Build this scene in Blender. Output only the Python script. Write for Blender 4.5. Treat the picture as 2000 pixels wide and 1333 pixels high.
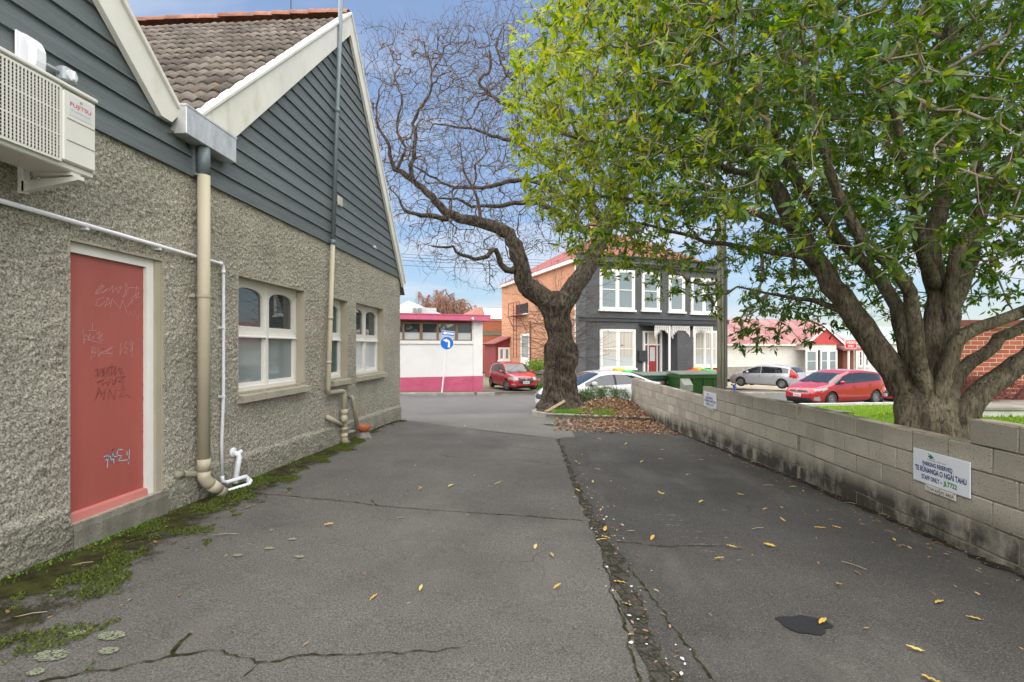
import bpy, math, random
import numpy as np
from mathutils import Vector, Matrix, Quaternion

for o in list(bpy.data.objects):
    bpy.data.objects.remove(o)
SC = bpy.context.scene
COL = SC.collection
random.seed(7)
RNG = np.random.default_rng(11)

# ------------------------------------------------------------------ camera
F = 950.0                       # focal length in photo pixels (photo 2000 wide)
YAW = math.atan(58 / F)
CS, SN = math.cos(YAW), math.sin(YAW)
CAMH = 1.5
cam = bpy.data.cameras.new('camera')
cam.sensor_width = 36.0
cam.lens = F / 2000 * 36
cam.shift_y = 13.5 / 2000
cam.clip_start = 0.05
cam.clip_end = 2000
camo = bpy.data.objects.new('camera', cam)
camo.location = (0, 0, CAMH)
camo.rotation_euler = (math.pi / 2, 0, YAW)
COL.objects.link(camo)
SC.camera = camo

# ------------------------------------------------------------------ sky, sun, exposure
SUN_EL, SUN_AZ = math.radians(58), math.radians(-152)     # azimuth from +Y towards +X
w = bpy.data.worlds.new('World')
SC.world = w
w.use_nodes = True
nt = w.node_tree
bg = nt.nodes['Background']
sky = nt.nodes.new('ShaderNodeTexSky')
sky.sky_type = 'NISHITA'
sky.sun_disc = False
sky.sun_elevation = SUN_EL
sky.sun_rotation = SUN_AZ
sky.air_density = 1.0
sky.dust_density = 0.2
sky.ozone_density = 2.6
tc = nt.nodes.new('ShaderNodeTexCoord')
sep = nt.nodes.new('ShaderNodeSeparateXYZ')
nt.links.new(tc.outputs['Generated'], sep.inputs[0])
ad = nt.nodes.new('ShaderNodeMath'); ad.operation = 'MAXIMUM'; ad.inputs[1].default_value = 0.0
nt.links.new(sep.outputs['Z'], ad.inputs[0])
ad2 = nt.nodes.new('ShaderNodeMath'); ad2.operation = 'ADD'; ad2.inputs[1].default_value = 0.16
nt.links.new(ad.outputs[0], ad2.inputs[0])
dv = []
for ax in 'XY':
    q = nt.nodes.new('ShaderNodeMath'); q.operation = 'DIVIDE'
    nt.links.new(sep.outputs[ax], q.inputs[0]); nt.links.new(ad2.outputs[0], q.inputs[1])
    dv.append(q)
cb = nt.nodes.new('ShaderNodeCombineXYZ')
nt.links.new(dv[0].outputs[0], cb.inputs[0]); nt.links.new(dv[1].outputs[0], cb.inputs[1])
mp = nt.nodes.new('ShaderNodeMapping')
mp.inputs['Scale'].default_value = (0.55, 1.15, 1)
mp.inputs['Rotation'].default_value = (0, 0, 0.5)
mp.inputs['Location'].default_value = (1.7, 0.35, 0)
nt.links.new(cb.outputs[0], mp.inputs[0])
nz = nt.nodes.new('ShaderNodeTexNoise')
nz.inputs['Scale'].default_value = 0.9; nz.inputs['Detail'].default_value = 7
nz.inputs['Roughness'].default_value = 0.52; nz.inputs['Distortion'].default_value = 0.5
nt.links.new(mp.outputs[0], nz.inputs['Vector'])
rp = nt.nodes.new('ShaderNodeValToRGB')
rp.color_ramp.elements[0].position = 0.45; rp.color_ramp.elements[0].color = (0.05, 0.05, 0.05, 1)
rp.color_ramp.elements[1].position = 0.66; rp.color_ramp.elements[1].color = (0.85, 0.85, 0.85, 1)
nt.links.new(nz.outputs['Fac'], rp.inputs[0])
mx = nt.nodes.new('ShaderNodeMix'); mx.data_type = 'RGBA'
mx.inputs['B'].default_value = (9.5, 10.0, 11.0, 1)
nt.links.new(rp.outputs[0], mx.inputs['Factor'])
nt.links.new(sky.outputs[0], mx.inputs['A'])
# soften the brightest part of the sky as a camera's tone curve would
lum = nt.nodes.new('ShaderNodeRGBToBW'); nt.links.new(mx.outputs['Result'], lum.inputs[0])
m1 = nt.nodes.new('ShaderNodeMath'); m1.operation = 'MULTIPLY_ADD'; m1.inputs[1].default_value = .24; m1.inputs[2].default_value = 1.0; nt.links.new(lum.outputs[0], m1.inputs[0])
m2 = nt.nodes.new('ShaderNodeMath'); m2.operation = 'DIVIDE'; m2.inputs[0].default_value = 1.25; nt.links.new(m1.outputs[0], m2.inputs[1])
vs_ = nt.nodes.new('ShaderNodeVectorMath'); vs_.operation = 'SCALE'; nt.links.new(mx.outputs['Result'], vs_.inputs[0]); nt.links.new(m2.outputs[0], vs_.inputs['Scale'])
nt.links.new(vs_.outputs[0], bg.inputs['Color'])
bg.inputs['Strength'].default_value = 0.105

sun = bpy.data.lights.new('sun', 'SUN')
sun.energy = 4.2
sun.angle = math.radians(150)
sun.color = (1.0, 0.95, 0.87)
suno = bpy.data.objects.new('sun', sun)
sd = Vector((math.sin(SUN_AZ) * math.cos(SUN_EL), math.cos(SUN_AZ) * math.cos(SUN_EL), math.sin(SUN_EL)))
suno.rotation_euler = sd.to_track_quat('Z', 'Y').to_euler()
suno.location = (0, 0, 30)
COL.objects.link(suno)
SC.view_settings.view_transform = 'Standard'
SC.view_settings.look = 'None'
SC.view_settings.exposure = 1.2
SC.view_settings.gamma = 1
SC.view_settings.use_curve_mapping = False

# ------------------------------------------------------------------ measuring helpers: survey point on a known plane
def ray(px, py):
    t = (px - 1000) / F
    return (CS * t - SN, SN * t + CS, (680 - py) / F)
def at(px, py, D):
    v = ray(px, py); return Vector((v[0] * D, v[1] * D, CAMH + v[2] * D))
def on_x(px, py, X):
    v = ray(px, py); k = X / v[0]; return Vector((X, v[1] * k, CAMH + v[2] * k))

# street frame: t along the street, n across it
A0 = Vector((-3.5, 13.7)); SA = math.radians(66)
TV = Vector((math.sin(SA), math.cos(SA))); NV = Vector((-math.cos(SA), math.sin(SA)))
SROT = math.atan2(TV.y, TV.x)
def tn(x, y):
    dx, dy = x - A0.x, y - A0.y
    return dx * TV.x + dy * TV.y, dx * NV.x + dy * NV.y
def st(t, n, z=0.0):
    p = A0 + TV * t + NV * n
    return Vector((p.x, p.y, z))
def cl(v, a, b): return max(a, min(b, v))
def ss(a, b, v):
    u = cl((v - a) / (b - a), 0, 1); return u * u * (3 - 2 * u)
def zroad(t, n):
    return -.42 - .03 * cl(t, -40, 60) - .03 * cl(n, -10, 13)
def zyard(x, y):
    u = (cl(x, -5, 6) + 3.45) / 6.9; y = cl(y, -6, 19)
    return (.10 - .027 * y) * (1 - u) + (.06 - .0438 * y) * u
def gz(x, y):
    t, n = tn(x, y)
    k = ss(-3, 0, n)
    return zyard(x, y) * (1 - k) + zroad(t, n) * k
def on_g(px, py, lift=0.0):
    v = ray(px, py); z = 0.
    for _ in range(60):
        k = (z - CAMH) / v[2]; z = .5 * z + .5 * (gz(v[0] * k, v[1] * k) + lift)
    return Vector((v[0] * k, v[1] * k, z))
def t_at(px, n):
    """street coordinate t seen at photo column px for a plane at distance n"""
    q = (px - 1000) / F
    def lat(p): return CS * p.x + SN * p.y
    def dep(p): return -SN * p.x + CS * p.y
    a, b = st(0, n), st(1, n)
    l0, d0 = lat(a), dep(a); dl, dd = lat(b) - l0, dep(b) - d0
    return (q * d0 - l0) / (dl - q * dd)
def depth(p): return -SN * p[0] + CS * p[1]
def z_at(py, D): return CAMH + (680 - py) / F * D

# ------------------------------------------------------------------ object helpers
OFF = {}
def props(o, label=None, cat=None, group=None, kind=None):
    if label: o['label'] = label
    if cat: o['category'] = cat
    if group: o['group'] = group
    if kind: o['kind'] = kind
    return o
def empty(name, loc=(0, 0, 0), rz=0.0, label=None, cat=None, group=None):
    o = bpy.data.objects.new(name, None)
    o.empty_display_size = .2
    o.location = loc; o.rotation_euler = (0, 0, rz)
    COL.objects.link(o)
    OFF[o.name] = Vector(loc)
    return props(o, label, cat, group)
def link(name, me, parent=None, loc=None):
    o = bpy.data.objects.new(name, me)
    COL.objects.link(o)
    if parent is not None: o.parent = parent
    if loc is not None: o.location = loc
    return o

class MB:
    def __init__(s): s.v = []; s.f = []; s.a = []
    def add(s, vs, fs):
        k = len(s.v); s.v.extend([tuple(p) for p in vs]); s.f.extend([tuple(i + k for i in f) for f in fs]); return s
    def box(s, x0, x1, y0, y1, z0, z1):
        return s.add([(x0, y0, z0), (x1, y0, z0), (x1, y1, z0), (x0, y1, z0), (x0, y0, z1), (x1, y0, z1), (x1, y1, z1), (x0, y1, z1)],
                     [(0, 3, 2, 1), (4, 5, 6, 7), (0, 1, 5, 4), (1, 2, 6, 5), (2, 3, 7, 6), (3, 0, 4, 7)])
    def bbox(s, x0, x1, y0, y1, z0, z1, b=.01):
        """box with chamfered edges"""
        vs = []; 
        for z, i in ((z0, b), (z0 + b, 0), (z1 - b, 0), (z1, b)):
            c = b
            ring = [(x0 + i + c, y0 + i), (x1 - i - c, y0 + i), (x1 - i, y0 + i + c), (x1 - i, y1 - i - c), (x1 - i - c, y1 - i), (x0 + i + c, y1 - i), (x0 + i, y1 - i - c), (x0 + i, y0 + i + c)]
            vs += [(p[0], p[1], z) for p in ring]
        fs = [tuple(range(7, -1, -1)), tuple(range(24, 32))]
        for r in range(3):
            for k in range(8):
                fs.append((r * 8 + k, r * 8 + (k + 1) % 8, r * 8 + 8 + (k + 1) % 8, r * 8 + 8 + k))
        return s.add(vs, fs)
    def prism(s, poly, axis, a, b):
        """poly: list of 2-tuples; axis 0: (y,z) extruded in x, 1: (x,z) in y, 2: (x,y) in z"""
        def P(p, q): return (q, p[0], p[1]) if axis == 0 else (p[0], q, p[1]) if axis == 1 else (p[0], p[1], q)
        n = len(poly)
        vs = [P(p, a) for p in poly] + [P(p, b) for p in poly]
        fs = [tuple(range(n)), tuple(range(2 * n - 1, n - 1, -1))] + [(i, n + i, n + (i + 1) % n, (i + 1) % n) for i in range(n)]
        return s.add(vs, fs)
    def tube(s, pts, rad, seg=8, cap=True):
        pts = [Vector(p) for p in pts]; n = len(pts)
        if not hasattr(rad, '__len__'): rad = [rad] * n
        d = (pts[1] - pts[0]).normalized()
        u = d.orthogonal().normalized(); vs = []
        for i in range(n):
            dd = (pts[min(i + 1, n - 1)] - pts[max(i - 1, 0)])
            if dd.length < 1e-9: dd = d
            dd = dd.normalized()
            u = (u - dd * u.dot(dd))
            u = u.normalized() if u.length > 1e-6 else dd.orthogonal().normalized()
            w_ = dd.cross(u)
            for k in range(seg):
                a = 2 * math.pi * k / seg
                vs.append(pts[i] + (u * math.cos(a) + w_ * math.sin(a)) * rad[i])
        fs = [(i * seg + k, i * seg + (k + 1) % seg, (i + 1) * seg + (k + 1) % seg, (i + 1) * seg + k) for i in range(n - 1) for k in range(seg)]
        if cap: fs += [tuple(range(seg - 1, -1, -1)), tuple((n - 1) * seg + k for k in range(seg))]
        return s.add(vs, fs)
    def disc(s, c, nrm, r, h, seg=24):
        c = Vector(c); nrm = Vector(nrm).normalized()
        return s.tube([c, c + nrm * h], r, seg)
    def grid(s, fn, nu, nv):
        vs = [fn(i / nu, j / nv) for i in range(nu + 1) for j in range(nv + 1)]
        fs = [(i * (nv + 1) + j, (i + 1) * (nv + 1) + j, (i + 1) * (nv + 1) + j + 1, i * (nv + 1) + j + 1) for i in range(nu) for j in range(nv)]
        return s.add(vs, fs)
    def mesh(s, name, mat, smooth=False, off=None):
        me = bpy.data.meshes.new(name)
        v = s.v if off is None else [(p[0] - off[0], p[1] - off[1], p[2] - off[2]) for p in s.v]
        me.from_pydata(v, [], s.f)
        if mat is not None: me.materials.append(mat)
        if smooth: me.polygons.foreach_set('use_smooth', [True] * len(me.polygons))
        me.update()
        return me
    def build(s, name, mat, parent=None, smooth=False, world=True, **kw):
        off = OFF.get(parent.name) if (parent is not None and world) else None
        o = link(name, s.mesh(name, mat, smooth, off), parent)
        if off is not None: OFF[o.name] = off
        if not world and parent is not None: OFF[o.name] = Vector((0, 0, 0))
        return props(o, **kw)

def np_mesh(name, V, Fq, mat, smooth=False):
    """fast mesh from numpy: V (n,3), Fq (m,k)"""
    me = bpy.data.meshes.new(name)
    V = np.asarray(V, np.float32); Fq = np.asarray(Fq, np.int32)
    m, k = Fq.shape
    me.vertices.add(len(V)); me.vertices.foreach_set('co', V.ravel())
    me.loops.add(m * k); me.loops.foreach_set('vertex_index', Fq.ravel())
    me.polygons.add(m)
    me.polygons.foreach_set('loop_start', np.arange(0, m * k, k, dtype=np.int32))
    if smooth: me.polygons.foreach_set('use_smooth', np.ones(m, bool))
    if mat is not None: me.materials.append(mat)
    me.update(calc_edges=True)
    return me
def arc(c, r, a0, a1, n):
    return [(c[0] + r * math.cos(a0 + (a1 - a0) * i / n), c[1] + r * math.sin(a0 + (a1 - a0) * i / n)) for i in range(n + 1)]

# ------------------------------------------------------------------ materials
def nodes(m): return m.node_tree.nodes, m.node_tree.links
def nd(nt_, typ, **kw):
    n = nt_.nodes.new(typ)
    for k, v in kw.items():
        if k in n.inputs: n.inputs[k].default_value = v
        else: setattr(n, k, v)
    return n
def col(c): return (c[0], c[1], c[2], 1)
def M(name, c, rough=.6, var=.12, scale=3., bump=0., bscale=60., spec=.4, metal=0., coat=0., orand=0., c2=None, stretch=None, space='pos', detail=5., fine=0., finescale=90.):
    """general worn surface: base colour with noise variation, fine speckle, bump"""
    m = bpy.data.materials.new(name); m.use_nodes = True
    t = m.node_tree; b = t.nodes['Principled BSDF']; L = t.links.new
    b.inputs['Roughness'].default_value = rough
    b.inputs['Specular IOR Level'].default_value = spec
    b.inputs['Metallic'].default_value = metal
    if coat: b.inputs['Coat Weight'].default_value = coat; b.inputs['Coat Roughness'].default_value = .05
    if space == 'pos':
        g = nd(t, 'ShaderNodeNewGeometry').outputs['Position']
    else:
        g = nd(t, 'ShaderNodeTexCoord').outputs['Object']
    if stretch:
        mpn = nd(t, 'ShaderNodeMapping'); mpn.inputs['Scale'].default_value = stretch
        L(g, mpn.inputs[0]); g = mpn.outputs[0]
    n1 = nd(t, 'ShaderNodeTexNoise', Scale=scale, Detail=detail, Roughness=.6); L(g, n1.inputs['Vector'])
    r = nd(t, 'ShaderNodeValToRGB')
    r.color_ramp.elements[0].position = .3; r.color_ramp.elements[1].position = .7
    ca = [max(0, x * (1 - var)) for x in c]; cb_ = [min(1, x * (1 + var)) for x in c] if c2 is None else c2
    r.color_ramp.elements[0].color = col(ca); r.color_ramp.elements[1].color = col(cb_)
    L(n1.outputs['Fac'], r.inputs[0]); out = r.outputs[0]
    if fine:
        n3 = nd(t, 'ShaderNodeTexNoise', Scale=finescale, Detail=2., Roughness=.7); L(g, n3.inputs['Vector'])
        mr = nd(t, 'ShaderNodeMapRange'); mr.inputs['From Min'].default_value = .3; mr.inputs['From Max'].default_value = .7
        mr.inputs['To Min'].default_value = 1 - fine; mr.inputs['To Max'].default_value = 1 + fine
        L(n3.outputs['Fac'], mr.inputs['Value'])
        vm = nd(t, 'ShaderNodeVectorMath', operation='SCALE'); L(out, vm.inputs[0]); L(mr.outputs[0], vm.inputs['Scale']); out = vm.outputs[0]
    if orand:
        oi = nd(t, 'ShaderNodeObjectInfo'); mr = nd(t, 'ShaderNodeMapRange')
        mr.inputs['To Min'].default_value = 1 - orand; mr.inputs['To Max'].default_value = 1 + orand
        L(oi.outputs['Random'], mr.inputs['Value'])
        vm = nd(t, 'ShaderNodeVectorMath', operation='SCALE'); L(out, vm.inputs[0]); L(mr.outputs[0], vm.inputs['Scale']); out = vm.outputs[0]
    L(out, b.inputs['Base Color'])
    if bump:
        n2 = nd(t, 'ShaderNodeTexNoise', Scale=bscale, Detail=4., Roughness=.65); L(g, n2.inputs['Vector'])
        bp = nd(t, 'ShaderNodeBump', Strength=min(1, bump), Distance=.02 if bump < .95 else .06); L(n2.outputs['Fac'], bp.inputs['Height']); L(bp.outputs[0], b.inputs['Normal'])
    return m
def base_of(m): return m.node_tree.nodes['Principled BSDF']
def mixin(m, fac_socket, colour):
    """lay another colour over the base colour where fac is 1"""
    t = m.node_tree; b = base_of(m); src = b.inputs['Base Color'].links[0].from_socket
    x = nd(t, 'ShaderNodeMix', data_type='RGBA'); t.links.new(src, x.inputs['A']); x.inputs['B'].default_value = col(colour)
    t.links.new(fac_socket, x.inputs['Factor']); t.links.new(x.outputs['Result'], b.inputs['Base Color'])
def noise_mask(m, scale, lo, hi, stretch=None, off=(0, 0, 0), detail=5.):
    t = m.node_tree; g = nd(t, 'ShaderNodeNewGeometry').outputs['Position']
    mpn = nd(t, 'ShaderNodeMapping'); mpn.inputs['Location'].default_value = off
    if stretch: mpn.inputs['Scale'].default_value = stretch
    t.links.new(g, mpn.inputs[0])
    n = nd(t, 'ShaderNodeTexNoise', Scale=scale, Detail=detail, Roughness=.62); t.links.new(mpn.outputs[0], n.inputs['Vector'])
    mr = nd(t, 'ShaderNodeMapRange'); mr.inputs['From Min'].default_value = lo; mr.inputs['From Max'].default_value = hi
    t.links.new(n.outputs['Fac'], mr.inputs['Value']); return mr.outputs[0]
def math_node(m, op, a, b):
    t = m.node_tree; n = nd(t, 'ShaderNodeMath', operation=op)
    for i, q in enumerate((a, b)):
        if isinstance(q, (int, float)): n.inputs[i].default_value = q
        elif q is not None: t.links.new(q, n.inputs[i])
    return n.outputs[0]
def glass(name, tint, rough=.03, ior=1.6):
    m = bpy.data.materials.new(name); m.use_nodes = True; b = base_of(m)
    b.inputs['Base Color'].default_value = col(tint); b.inputs['Roughness'].default_value = rough
    b.inputs['IOR'].default_value = ior; b.inputs['Specular IOR Level'].default_value = .6
    return m
def emis(name, c): return M(name, c, .5)

MAT = {}
def mm():
    D = MAT
    # asphalt
    for nm, c, v in (('asphalt', (.112, .106, .097), .16), ('asphalt_dark', (.066, .063, .058), .24), ('apron', (.155, .147, .133), .14), ('road', (.125, .121, .118), .10)):
        m = M(nm, c, .85, v, .9, .6, 110., .25, fine=.55, finescale=95., detail=9)
        f = noise_mask(m, 150., .64, .72, detail=1.); mixin(m, math_node(m, 'MULTIPLY', f, .6), (.34, .31, .27))
        f = noise_mask(m, 120., .64, .72, off=(5, 5, 5), detail=1.); mixin(m, math_node(m, 'MULTIPLY', f, .6), (.03, .03, .03))
        if nm.startswith('asphalt'):
            f = noise_mask(m, .55, .5, .8, off=(3, 1, 0)); mixin(m, math_node(m, 'MULTIPLY', f, .65), (.046, .045, .040))
            f = noise_mask(m, 2.2, .62, .85, off=(9, 1, 0)); mixin(m, math_node(m, 'MULTIPLY', f, .35), (.045, .052, .030))
            t_ = m.node_tree; vo_ = nd(t_, 'ShaderNodeTexVoronoi', feature='DISTANCE_TO_EDGE', Scale=2.1); gp_ = nd(t_, 'ShaderNodeNewGeometry').outputs['Position']; nn_ = nd(t_, 'ShaderNodeTexNoise', Scale=3., Detail=6.); t_.links.new(gp_, nn_.inputs['Vector'])
            vx_ = nd(t_, 'ShaderNodeMix', data_type='VECTOR'); vx_.inputs['Factor'].default_value = .22; t_.links.new(gp_, vx_.inputs['A']); t_.links.new(nn_.outputs['Color'], vx_.inputs['B']); t_.links.new(vx_.outputs['Result'], vo_.inputs['Vector'])
            mr_ = nd(t_, 'ShaderNodeMapRange'); mr_.inputs['From Min'].default_value = .014; mr_.inputs['From Max'].default_value = .003; t_.links.new(vo_.outputs['Distance'], mr_.inputs['Value'])
            f = noise_mask(m, .8, .56, .66, off=(7, 3, 0)); mixin(m, math_node(m, 'MULTIPLY', math_node(m, 'MULTIPLY', mr_.outputs[0], f), .7), (.035, .036, .028))
            f = noise_mask(m, 1.1, .52, .75, (1, .35, 1), off=(2, 9, 0)); mixin(m, math_node(m, 'MULTIPLY', f, .5), (.18, .17, .15))
        D[nm] = m
    D['concrete'] = M('concrete', (.27, .25, .215), .85, .25, 2.5, .4, 60., .25, fine=.2)
    D['stepconc'] = M('step_concrete', (.20, .185, .15), .88, .35, 2., .5, 70., .25, fine=.25)
    f = noise_mask(D['stepconc'], 3., .45, .7); mixin(D['stepconc'], math_node(D['stepconc'], 'MULTIPLY', f, .6), (.075, .08, .05))
    D['forecourt'] = M('forecourt', (.33, .28, .21), .9, .22, 1., .3, 50., .2, fine=.25)
    D['oldconc'] = M('old_concrete', (.20, .19, .13), .9, .3, 1.3, .3, 50., .2, fine=.25)
    D['kerb'] = M('kerb_concrete', (.30, .285, .25), .85, .25, 3., .4, 60., .25, fine=.2)
    D['whitekerb'] = M('white_kerb', (.56, .55, .51), .8, .2, 4., .3, 60., .3, fine=.15)
    D['earth'] = M('earth', (.07, .05, .035), .95, .35, 6., .8, 30., .1)
    D['lawnsoil'] = M('lawn_soil', (.10, .20, .015), .95, .25, 1.2, .5, 40., .1, fine=.3)
    # left building
    m = M('roughcast', (.46, .43, .35), .92, .14, 1.6, .8, 190., .2, fine=.55, finescale=60.)
    f = noise_mask(m, 80., .50, .62, detail=2.); mixin(m, math_node(m, 'MULTIPLY', f, .85), (.12, .108, .08))
    f = noise_mask(m, 85., .60, .70, off=(3, 3, 3), detail=2.); mixin(m, math_node(m, 'MULTIPLY', f, .7), (.66, .62, .50))
    t = m.node_tree; g = nd(t, 'ShaderNodeSeparateXYZ'); t.links.new(nd(t, 'ShaderNodeNewGeometry').outputs['Position'], g.inputs[0])
    hgt = math_node(m, 'ADD', g.outputs['Z'], math_node(m, 'MULTIPLY', g.outputs['Y'], .027))
    mr = nd(t, 'ShaderNodeMapRange'); mr.inputs['From Min'].default_value = .55; mr.inputs['From Max'].default_value = .02; t.links.new(hgt, mr.inputs['Value'])
    nz_ = noise_mask(m, 5., .25, .75); mixin(m, math_node(m, 'MULTIPLY', mr.outputs[0], math_node(m, 'MULTIPLY', nz_, .85)), (.085, .082, .062))
    D['roughcast'] = m
    D['render'] = M('smooth_render', (.36, .325, .25), .8, .08, 2., .15, 80., .3)
    D['sill'] = M('sill_render', (.335, .305, .24), .85, .15, 3., .3, 50., .25, fine=.1)
    f = noise_mask(D['sill'], 7., .55, .75); mixin(D['sill'], math_node(D['sill'], 'MULTIPLY', f, .5), (.13, .12, .07))
    m = M('weatherboard', (.120, .140, .146), .55, .16, 3., .5, 26., .4, stretch=(6, .35, 9), orand=.12, fine=.12, finescale=14.)
    D['board'] = m
    m = M('barge_paint', (.68, .66, .60), .6, .06, 2., .1, 40., .4)
    f = noise_mask(m, 4., .55, .8, (1, 1, .5)); mixin(m, math_node(m, 'MULTIPLY', f, .5), (.36, .34, .22))
    D['barge'] = m
    D['white'] = M('white_paint', (.74, .72, .68), .5, .05, 3., .06, 60., .45)
    D['cream'] = M('cream_paint', (.66, .63, .57), .5, .06, 3., .06, 60., .45)
    m = M('door_red', (.36, .088, .070), .38, .09, 1.4, .05, 40., .5, stretch=(1, 1.6, .5)); D['door'] = m
    f = noise_mask(m, 2.2, .5, .8, (1, 1, .35)); mixin(m, math_node(m, 'MULTIPLY', f, .35), (.42, .16, .13))
    D['doorlip'] = M('door_lip', (.50, .18, .155), .5, .1, 3.)
    D['pvc'] = M('pvc_white', (.70, .71, .74), .4, .05, 4., 0, 50, .5)
    D['pipe'] = M('pipe_beige', (.41, .365, .265), .5, .06, 2., .05, 60., .4)
    D['pipegrey'] = M('pipe_blue_grey', (.125, .155, .165), .45, .08, 2., 0, 60, .45)
    D['pipeold'] = M('pipe_old', (.25, .235, .175), .6, .2, 4., .1, 60., .3)
    m = M('galvanised', (.60, .60, .60), .38, .22, 7., .1, 20., .5, metal=.45, stretch=(1, 1.5, .6)); D['galv'] = m
    m = M('roof_tile', (.150, .130, .112), .9, .35, 4., .6, 70., .15, orand=.28, fine=.2)
    f = noise_mask(m, 3., .60, .78, off=(4, 4, 4)); mixin(m, math_node(m, 'MULTIPLY', f, .75), (.36, .33, .26))
    f = noise_mask(m, 9., .58, .70, off=(1, 8, 4)); mixin(m, math_node(m, 'MULTIPLY', f, .55), (.27, .10, .055))
    D['tile'] = m
    m = M('ridge_tile', (.28, .125, .082), .9, .35, 5., .5, 60., .15, orand=.2); f = noise_mask(m, 6., .5, .7); mixin(m, math_node(m, 'MULTIPLY', f, .5), (.20, .17, .13)); D['ridge'] = m
    D['acwhite'] = M('ac_white', (.66, .645, .59), .45, .04, 3., 0, 50, .45)
    D['acdark'] = M('ac_dark', (.035, .035, .04), .6, .2, 5.)
    D['greyplastic'] = M('grey_plastic', (.40, .44, .47), .45, .05, 5.)
    D['black'] = M('black', (.015, .015, .016), .5, .1, 5.)
    D['dark'] = M('dark_interior', (.02, .02, .022), .8, .1, 5.)
    D['pane'] = glass('window_pane', (.035, .042, .045), .02, 1.75)
    D['frosted'] = glass('frosted_pane', (.20, .235, .235), .06, 1.6)
    D['palepane'] = glass('pale_pane', (.47, .50, .50), .08, 1.5)
    D['tealpane'] = glass('teal_pane', (.03, .085, .075), .12, 1.6)
    D['terracotta'] = M('terracotta', (.38, .115, .05), .85, .15, 9., .2, 80.)
    # block wall
    m = M('concrete_block', (.435, .40, .335), .9, .15, 2.2, .7, 110., .2, orand=.14, fine=.22, finescale=120.)
    f = noise_mask(m, 55., .67, .72, detail=1.); mixin(m, math_node(m, 'MULTIPLY', f, .8), (.05, .045, .04))
    t = m.node_tree; g = nd(t, 'ShaderNodeSeparateXYZ'); t.links.new(nd(t, 'ShaderNodeNewGeometry').outputs['Position'], g.inputs[0])
    hb = math_node(m, 'ADD', g.outputs['Z'], math_node(m, 'MULTIPLY', g.outputs['Y'], .0438))       # height above the falling ground
    mr = nd(t, 'ShaderNodeMapRange'); mr.inputs['From Min'].default_value = .46; mr.inputs['From Max'].default_value = .20; t.links.new(hb, mr.inputs['Value'])
    n_ = noise_mask(m, 4.5, .26, .56, (1, 1, .6), detail=8.)
    stain = math_node(m, 'MULTIPLY', math_node(m, 'MULTIPLY', mr.outputs[0], n_), 1.0)
    mixin(m, math_node(m, 'MINIMUM', stain, .9), (.030, .028, .022))
    mr = nd(t, 'ShaderNodeMapRange'); mr.inputs['From Min'].default_value = .50; mr.inputs['From Max'].default_value = .75; t.links.new(g.outputs['Z'], mr.inputs['Value'])
    mixin(m, math_node(m, 'MULTIPLY', mr.outputs[0], .45), (.17, .163, .125))
    D['block'] = m
    m = M('mortar', (.36, .32, .24), .95, .3, 3., .4, 90., .1); D['mortar'] = m
    f = noise_mask(m, 2.2, .42, .60); mixin(m, math_node(m, 'MULTIPLY', f, .85), (.10, .09, .07))
    D['signwhite'] = M('sign_white', (.68, .71, .76), .35, .03, 3.)
    D['signold'] = M('sign_old_white', (.62, .60, .55), .5, .12, 9.)
    D['navy'] = M('navy_print', (.012, .03, .17), .45, .02, 3.)
    D['greenprint'] = M('green_print', (.02, .24, .05), .45, .02, 3.)
    D['blackprint'] = M('black_print', (.02, .02, .025), .5, .02, 3.)
    D['redprint'] = M('red_print', (.50, .03, .03), .45, .02, 3.)
    D['blueprint'] = M('sign_blue', (.005, .14, .55), .35, .03, 3.)
    D['signred'] = M('sign_red', (.60, .02, .025), .4, .03, 3.)
    # pavement marks
    D['moss'] = M('moss', (.055, .085, .010), .95, .5, 7., .8, 120., .1, c2=(.125, .19, .012))
    D['mossdark'] = M('moss_dirt', (.035, .028, .016), .95, .4, 9., .8, 90., .1, c2=(.07, .075, .02))
    D['stain'] = M('oil_stain', (.016, .016, .018), .55, .15, 10., .3, 130., .4)
    D['lichen'] = M('lichen', (.27, .30, .20), .95, .15, 40., .6, 120., .1)
    D['paintmark'] = M('worn_paint', (.30, .29, .265), .8, .2, 20., .3, 90.)
    # foliage and bark
    D['bark_oak'] = M('bark_oak', (.060, .046, .034), .95, .45, 9., 1., 22., .1, stretch=(1, 1, .45), c2=(.16, .13, .10))
    f = noise_mask(D['bark_oak'], 20., .48, .58, (1, 1, .3), detail=3.); mixin(D['bark_oak'], math_node(D['bark_oak'], 'MULTIPLY', f, .75), (.025, .020, .015))
    f = noise_mask(D['bark_oak'], 5., .56, .72); mixin(D['bark_oak'], math_node(D['bark_oak'], 'MULTIPLY', f, .5), (.16, .175, .13))
    D['twig'] = M('twig_bark', (.125, .10, .085), .9, .25, 4., 0, 50, .1)
    D['bark_ever'] = M('bark_evergreen', (.135, .112, .080), .95, .4, 7., 1., 48., .12, stretch=(1, 1, .4), c2=(.25, .21, .15), fine=.4, finescale=30.)
    f = noise_mask(D['bark_ever'], 44., .53, .62, (1, 1, .14), detail=4.); mixin(D['bark_ever'], math_node(D['bark_ever'], 'MULTIPLY', f, .75), (.040, .033, .024))
    f = noise_mask(D['bark_ever'], 2.2, .5, .8, off=(6, 2, 1), detail=9.); mixin(D['bark_ever'], math_node(D['bark_ever'], 'MULTIPLY', f, .35), (.25, .225, .17))
    f = noise_mask(D['bark_ever'], 14., .55, .68); mixin(D['bark_ever'], math_node(D['bark_ever'], 'MULTIPLY', f, .2), (.055, .047, .034))
    D['twig_ever'] = M('twig_evergreen', (.26, .22, .16), .85, .25, 5., 0, 50, .15)
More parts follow.
